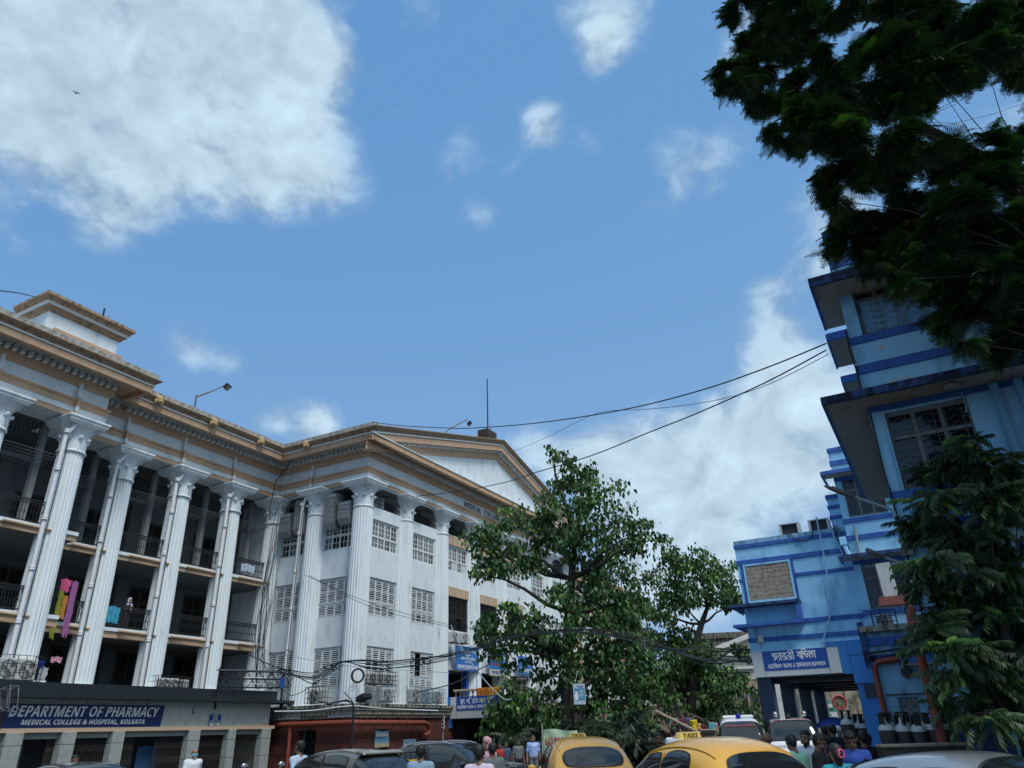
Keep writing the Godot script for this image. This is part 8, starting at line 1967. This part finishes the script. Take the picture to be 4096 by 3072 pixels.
	L.call(-9.45, 7.6, 0.78, 0.75, M.laundry_blue, "turquoise cloth hung over the middle gallery railing", 5, ZA - 0.12)
	L.call(-12.4, 4.98, 0.3, 0.3, M.laundry_navy, "deep blue cloth in the lowest gallery above the white one", 6)
	L.call(-12.25, 4.72, 0.42, 0.5, M.laundry_white, "crumpled white cloth in the lowest gallery", 7)
	L.call(-11.8, 5.18, 0.5, 0.24, M.scarf_pink, "small pale pink cloth in the lowest gallery", 8)
	L.call(-1.65, 10.9, 1.0, 0.42, M.cloth_pale_blue, "striped blue and white cloth on the top gallery railing", 9, ZA - 0.12)
	# old steel sign frame over the annex roof
	o = base("steel_sign_frame", CT * T(V(-3.3, 3.95, -3.9)), "rusty lattice back of an old sign frame over the annex roof", "frame")
	var fr := MB.new()
	for y in [0.05, 0.45, 0.8]: fr.tube([V(-2.15, y, 0), V(2.2, y + 0.12, 0)], 0.035, 6)
	part("rails", fr, M.iron, o)
	for i in 6: part("cross_brace", MB.new().tube([V(-2.1 + 0.86 * i, 0.05, 0.02), V(-1.3 + 0.86 * i, 0.85, 0.02)], 0.022, 5).tube([V(-2.1 + 0.86 * i, 0.85, -0.02), V(-1.3 + 0.86 * i, 0.05, -0.02)], 0.022, 5), M.iron, o)
	part("tube_light", MB.new().tube([V(-0.6, 0.55, 0.06), V(0.9, 0.6, 0.06)], 0.02, 6).tube([V(-0.6, 0.25, 0.06), V(0.9, 0.3, 0.06)], 0.02, 6), M.sign_white, o)
	part("top_board", MB.new().box(V(0.02, 0.9, 0), V(4.4, 0.06, 0.3), Basis(Vector3.BACK, 0.03)), M.iron_grey, o)
	part("end_board", MB.new().box(V(2.05, 0.4, 0.05), V(0.3, 0.5, 0.03)), M.sign_blue, o)
	for x in [-2.1, 2.15]: part("post", MB.new().mm(V(x - 0.04, -0.9, -0.04), V(x + 0.04, 0.95, 0.04)), M.iron, o)
	# black lamp post before the corner
	o = base("lamp_post", T(V(-7.0, 0, -33)), "black lamp post with a curved arm before the red plinth corner", "lamp post")
	part("post", MB.new().tube([V(0, 0, 0), V(0.02, 2.75, 0), V(-0.05, 2.98, 0), V(-0.3, 3.08, 0), V(-0.95, 2.98, 0.1)], [0.055, 0.05, 0.045, 0.04, 0.03], 9), M.iron, o)
	part("lamp_head", MB.new().ellipsoid(V(-1.0, 2.95, 0.1), V(0.16, 0.05, 0.08), 10, 6), M.iron, o)
	# coil and cable tangle at the inner corner
	var coil := MB.new()
	for k in 7: coil.tube(range(25).map(func(q): return V(cos(TAU * q / 24) * (0.27 + 0.012 * k), sin(TAU * q / 24) * (0.29 + 0.01 * k), 0.03 * sin(k * 2.0))), 0.022, 5)
	solo("cable_coil", coil, M.cable, CT * Transform3D(Basis(UP, -0.6), V(-0.55, 4.5, 0.65)), "round coil of black cable hung on the large corner column", "cable")
	for k in 13:
		var x := -0.9 + rng.randf() * 1.0
		var z := ZA + 0.45 + rng.randf() * 0.5
		var pts := []
		var y0 := rng.randf_range(9.0, 15.0)
		for j in 9:
			var y := lerpf(y0, 4.2, j / 8.0)
			pts.append(V(x + rng.randf_range(-0.12, 0.12) - 0.3 * sin(j / 8.0 * PI), y, z + rng.randf_range(-0.05, 0.05)))
		solo("corner_wire", MB.new().tube(pts, rng.randf_range(0.012, 0.022), 5), [M.cable, M.cable_grey, M.cable_teal][k % 3], CT, "thin wires running down the inner corner column", "wire", "wires down the inner corner")
	solo("lightning_conductor", MB.new().tube([V(-0.6, 18.1, ZA + 1.5), V(-0.75, 17.5, ZA + 1.65), V(-0.45, 15.5, ZA + 0.7), V(-0.5, 12.0, ZA + 0.75), V(-0.55, 11.6, ZA + 0.75)], 0.013, 6), M.pipe_white, CT, "straight white conductor wire down the inner corner of the cornice", "wire")
	solo("corner_wire", MB.new().tube([V(-0.75, 17.5, ZA + 1.7), V(-0.9, 16.0, ZA + 0.5), V(-1.1, 14.4, ZA + 0.5), V(-1.0, 13.6, ZA + 0.5)], 0.03, 6), M.cable, CT, "thick black wire slanting down from the inner cornice corner", "wire")
	# overhead cables
	cable(WIRE_HIGH_0, 0.021, M.cable, "thick black cable sagging from the college roof corner to the blue block")
	cable(WIRE_HIGH_1, 0.021, M.cable, "thick black cable rising from a college capital to the blue block")
	cable(WIRE_HIGH_2, 0.011, M.cable, "thin cable crossing the pediment and the two thick cables")
	cable(WIRE_LEFT_0, 0.02, M.cable, "short cable entering the picture left of the attic block")
	var bl := [WIRE_BUNDLE_0, WIRE_BUNDLE_1, WIRE_BUNDLE_2, WIRE_BUNDLE_3, WIRE_BUNDLE_4, WIRE_BUNDLE_5, WIRE_BUNDLE_6, WIRE_BUNDLE_7, WIRE_BUNDLE_8]
	for i in 9: cable(bl[i], [0.018, 0.013, 0.022, 0.012, 0.018, 0.011, 0.016, 0.012, 0.015][i], [M.cable, M.cable_teal, M.cable][i % 3], "dark cable of the thick bundle strung from the plinth corner to the porch", "cables of the bundle through the tall tree")
	solo("cable_clamp", MB.new().mm(V(-0.04, -0.22, -0.06), V(0.04, 0.22, 0.06)), M.iron_grey, T(V(5.15, 4.85, -31.6)), "grey clamp holding the cable bundle together", "clamp")
	cable(WIRE_LOWER_0, 0.03, M.cable_teal, "upper sagging cable between the bundle clamp and the porch")
	cable(WIRE_LOWER_1, 0.026, M.cable_teal, "cable dropping left from the bundle clamp into the tree")
	cable(WIRE_LOWER_2, 0.022, M.cable, "lowest sagging cable between the bundle clamp and the porch")
	cable(WIRE_LOWER_3, 0.024, M.cable, "cable looping from the inner corner under the bundle")
	cable(WIRE_LOWER_4, 0.018, M.cable_teal, "deep loop of cable over the side ledge air conditioner")
	cable(WIRE_LOWER_5, 0.03, M.pipe_grey, "pale cable slanting across the medicine shop board to the pillar")
	cable(WIRE_LOWER_6, 0.026, M.cable, "black cable from the ledge air conditioners up to the shop boards")
	cable(WIRE_LOWER_7, 0.024, M.pipe_white, "white cable lying along the plinth ledge")
	cable(WIRE_LOWER_8, 0.02, M.cable, "black cable from the corner column to the lamp post")
	cable(WIRE_LOWER_9, 0.012, M.cable_grey, "thin wire crossing the lower louvred windows")
	cable(WIRE_LOWER_10, 0.012, M.cable, "thin wire crossing the middle louvred windows, upper of two")
	cable(WIRE_LOWER_11, 0.012, M.cable, "thin wire crossing the middle louvred windows, lower of two")
	cable(WIRE_BLUE_0, 0.025, M.cable, "black cable along the top of the porch sign")
	cable(WIRE_BLUE_1, 0.014, M.cable_grey, "thin cable along the blue stripe above the porch sign")
	# banner, boards and barriers on the ground
	o = base("no_parking_banner", T(V(1.03, 1.49, -22), 0.0), "pale green cloth banner reading NO PARKING tied to a pole", "banner")
	var bp := []
	for j in 7:
		for i in 13: bp.append(V(-0.45 + 0.0775 * i, -0.26 + 0.087 * j + 0.02 * sin(i * 0.5) - 0.003 * i, 0.025 * sin(i * 0.9 + j)))
	part("cloth", MB.new().grid(bp, 13, 7), M.banner_green, o)
	part("lettering", text_mb("NO PARKING", 0.2, true, 0, false, 0.86), M.letter_red, o, T(V(0.02, -0.03, 0.04)))
	part("lettering", text_mb("Medical College & Hospital, Kolkata", 0.055, true, 0, false, 0.78), M.letter_black, o, T(V(0.0, -0.2, 0.04)))
	part("pole", MB.new().tube([V(-0.5, -1.49, 0), V(-0.48, 0.42, 0)], 0.025, 7), M.concrete, o)
	o = base("information_board", T(V(2.81, 3.25, -38), 8.0), "blue and white information board with a standing figure beside the trunk", "sign")
	part("panel", MB.new().box(V(0, 0, 0), V(0.58, 0.92, 0.04), Basis.IDENTITY, 0.005), M.poster_blue, o)
	flat("blue_field", o, M.sheet_mid, -0.24, 0.26, -0.28, 0.26, 0.024)
	part("printed_figure", MB.new().prism([Vector2(-0.22, -0.26), Vector2(-0.08, -0.26), Vector2(-0.05, -0.05), Vector2(-0.1, 0.02), Vector2(-0.1, 0.1), Vector2(-0.16, 0.14), Vector2(-0.21, 0.1), Vector2(-0.2, 0.0), Vector2(-0.24, -0.06)], 0.02, 0.028), M.sign_white, o)
	for k in 6: part("print_line", MB.new().mm(V(0.0, 0.16 - 0.06 * k, 0.02), V(0.22 - 0.02 * (k % 3), 0.175 - 0.06 * k, 0.027)), M.sign_white, o)
	part("heading", MB.new().mm(V(-0.15, 0.34, 0.02), V(0.2, 0.37, 0.026)).mm(V(-0.05, 0.29, 0.02), V(0.22, 0.31, 0.026)), M.letter_blue, o)
	part("post", MB.new().tube([V(0.05, -0.46, 0), V(0.05, -3.25, 0)], 0.035, 7), M.iron, o)
	o = base("steel_barrier", T(V(-2.4, 0, -16), 8.0), "black steel crowd barrier between the hatchback and the crossover", "barrier")
	part("rail", MB.new().tube([V(-0.4, 0, 0), V(-0.4, 1.42, 0), V(0.5, 1.42, 0), V(0.5, 0, 0)], 0.025, 7), M.iron, o)
	for i in 8: part("bar", MB.new().tube([V(-0.3 + 0.1 * i, 0.3, 0), V(-0.3 + 0.1 * i, 1.4, 0)], 0.012, 5), M.iron, o)
	part("yellow_plate", MB.new().box(V(0.2, 1.18, 0.05), V(0.24, 0.22, 0.01)), M.sign_yellow_deep, o)
	for k in 2:
		o = base("umbrella", T(V([11.4, 12.1][k], 0, -29.5)), ["blue market umbrella behind the right ambulance", "cream market umbrella behind the right ambulance"][k], "umbrella")
		part("canopy", MB.new().lathe([Vector2(0.75, 1.55), Vector2(0.55, 1.72), Vector2(0.3, 1.84), Vector2(0.0, 1.9)], 8), [M.cloth_royal, M.cream][k], o)
		part("pole", MB.new().tube([V(0, 0, 0), V(0, 1.9, 0)], 0.018, 6), M.iron_grey, o)
	# a bird high on the left
	o = base("bird", Transform3D(Basis(UP, 0.6).scaled(Vector3.ONE * 0.6), V(-49, 69, -60)), "small dark bird gliding under the large cloud", "bird")
	part("body", MB.new().ellipsoid(Vector3.ZERO, V(0.09, 0.085, 0.26), 10, 7).ellipsoid(V(0, 0.03, 0.27), V(0.06, 0.06, 0.08), 8, 6), M.iron, o)
	for s in [-1.0, 1.0]: part("wing", MB.new().prism([Vector2(0.05 * s, 0.14), Vector2(0.42 * s, 0.2), Vector2(0.75 * s, 0.02), Vector2(0.4 * s, -0.02), Vector2(0.05 * s, -0.14)], -0.01, 0.01, Transform3D(Basis(Vector3.BACK, 0.25 * s) * Basis(V(1, 0, 0), V(0, 0, 1), V(0, -1, 0)), Vector3.ZERO)), M.iron, o)
	part("tail", MB.new().prism([Vector2(-0.04, -0.2), Vector2(0.04, -0.2), Vector2(0.09, -0.45), Vector2(-0.09, -0.45)], -0.008, 0.008, Transform3D(Basis(V(1, 0, 0), V(0, 0, 1), V(0, -1, 0)), Vector3.ZERO)), M.iron, o)
	# rusty frame on a pole at the left edge
	o = base("frame_on_pole", T(V(-9.85, 0, -15)), "dark iron lantern frame on a leaning pole at the left edge", "lamp post")
	part("pole", MB.new().tube([V(-0.15, 0, 0), V(-0.02, 2.3, 0)], 0.06, 8), M.iron, o)
	part("bracket", MB.new().tube([V(-0.02, 2.3, 0), V(-0.15, 2.6, 0), V(-0.5, 2.75, 0)], 0.05, 7), M.iron, o)
	for p in [V(-0.05, 2.4, 0.1), V(0.17, 2.32, 0.1), V(-0.1, 2.72, 0.1), V(0.08, 2.78, 0.1)]: part("frame_bar", MB.new().tube([p, p + V(0.0, 0.0, -0.25)], 0.012, 5), M.iron_grey, o)
	part("frame_loop", MB.new().tube([V(-0.05, 2.4, 0.1), V(0.17, 2.32, 0.1), V(0.08, 2.78, 0.1), V(-0.1, 2.72, 0.1), V(-0.05, 2.4, 0.1)], 0.014, 5), M.iron_grey, o)
	part("frame_loop", MB.new().tube([V(-0.05, 2.4, -0.15), V(0.17, 2.32, -0.15), V(0.08, 2.78, -0.15), V(-0.1, 2.72, -0.15), V(-0.05, 2.4, -0.15)], 0.014, 5), M.iron_grey, o)

func _ready() -> void:
	rng.seed = 20240611
	setup()
	make_materials()
	mat("frame_white", 0.66, 0.67, 0.65, 0.7)
	mat("curtain_grey", 0.25, 0.27, 0.26, 0.9)
	mat("curtain_blue", 0.02, 0.07, 0.16, 0.8)
	mat("lion", 0.50, 0.36, 0.17, 0.8)
	mat("block_dark", 0.045, 0.03, 0.03, 0.85)
	worn("annex_white", 0.60, 0.62, 0.56, [[0.0, 0.45], [0.3, 0.85], [1.0, 1.0]], 2.5, 0.5, 0.85, 41)
	worn("pier", 0.33, 0.36, 0.34, [[0.0, 0.55], [0.3, 0.85], [1.0, 1.0]], 1.5, 0.6, 0.85, 42, 0.2)
	mat("peach", 0.58, 0.42, 0.29, 0.85)
	mat("gate_iron", 0.05, 0.042, 0.04, 0.6, 0.2)
	worn("stone_pale", 0.42, 0.35, 0.28, [[0.0, 0.35], [0.4, 0.8], [1.0, 1.05]], 1.2, 0.6, 0.9, 43, 0.3)
	worn("step_dark", 0.12, 0.11, 0.10, [[0.0, 0.4], [0.4, 0.8], [1.0, 1.1]], 1.2, 0.6, 0.9, 44, 0.3)
	worn("cloth_orange", 0.55, 0.20, 0.02, [[0.0, 0.25, 0.1, 0.5], [0.45, 0.5, 0.15, 0.3], [0.5, 1, 1, 1], [1.0, 1.1, 1.3, 1.0]], 0.5, 1.0, 0.9, 45)
	worn("cloth_yellow", 0.60, 0.33, 0.02, [[0.0, 0.6, 0.2, 0.3], [0.4, 0.8, 0.5, 0.4], [0.5, 1, 1, 1], [1.0, 1, 1.1, 1.0]], 0.4, 1.0, 0.9, 46)
	mat("sheet_blue", 0.16, 0.36, 0.50, 0.5); mat("sheet_yellow", 0.38, 0.36, 0.22, 0.5); mat("poster_blue", 0.42, 0.52, 0.60, 0.7)
	mat("window_grey", 0.22, 0.235, 0.235, 0.7); mat("wire_grey", 0.19, 0.19, 0.20, 0.6, 0.2)
	mat("cloth_skyblue", 0.20, 0.42, 0.60, 0.9); mat("plaster_bare", 0.55, 0.54, 0.50, 0.95)
	mat("pipe_blue", 0.13, 0.33, 0.52, 0.6); mat("pipe_lightblue", 0.28, 0.48, 0.68, 0.6)
	worn("rough_blue", 0.02, 0.06, 0.19, [[0.0, 0.4], [0.5, 0.85], [1.0, 1.2]], 0.8, 1.0, 0.9, 51, 1.5)
	worn("rust_red", 0.11, 0.022, 0.015, [[0.0, 0.4], [0.5, 0.85], [1.0, 1.2]], 0.8, 1.0, 0.8, 52)
	worn("navy_column", 0.008, 0.016, 0.045, [[0.0, 0.7], [1.0, 1.2]], 1.0, 1.0, 0.35, 53)
	mat("joint_grey", 0.10, 0.09, 0.075, 0.95); mat("shutter_teal", 0.05, 0.09, 0.095, 0.8); mat("signboard_green", 0.10, 0.33, 0.24, 0.5)
	worn("oldgrey", 0.17, 0.155, 0.13, [[0.0, 0.15], [0.35, 0.5], [0.6, 0.95], [1.0, 1.3]], 3.0, 0.35, 0.9, 54, 0.2)
	mat("cage_blue", 0.20, 0.30, 0.38, 0.6); mat("sheet_mid", 0.06, 0.25, 0.42, 0.5); mat("sign_yellow_deep", 0.6, 0.45, 0.02, 0.6)
	mat("post_shaded", 0.30, 0.31, 0.31, 0.9)  # whitish gallery posts, darkened in colour to stand in for shade
	build_ground()
	build_college()
	build_pharmacy()
	build_entrance()
	build_blue_block()
	build_stair_block()
	build_emergency()
	build_far()
	build_trees()
	build_vehicles()
	build_people_cloths()
	build_fittings()
	build_people()
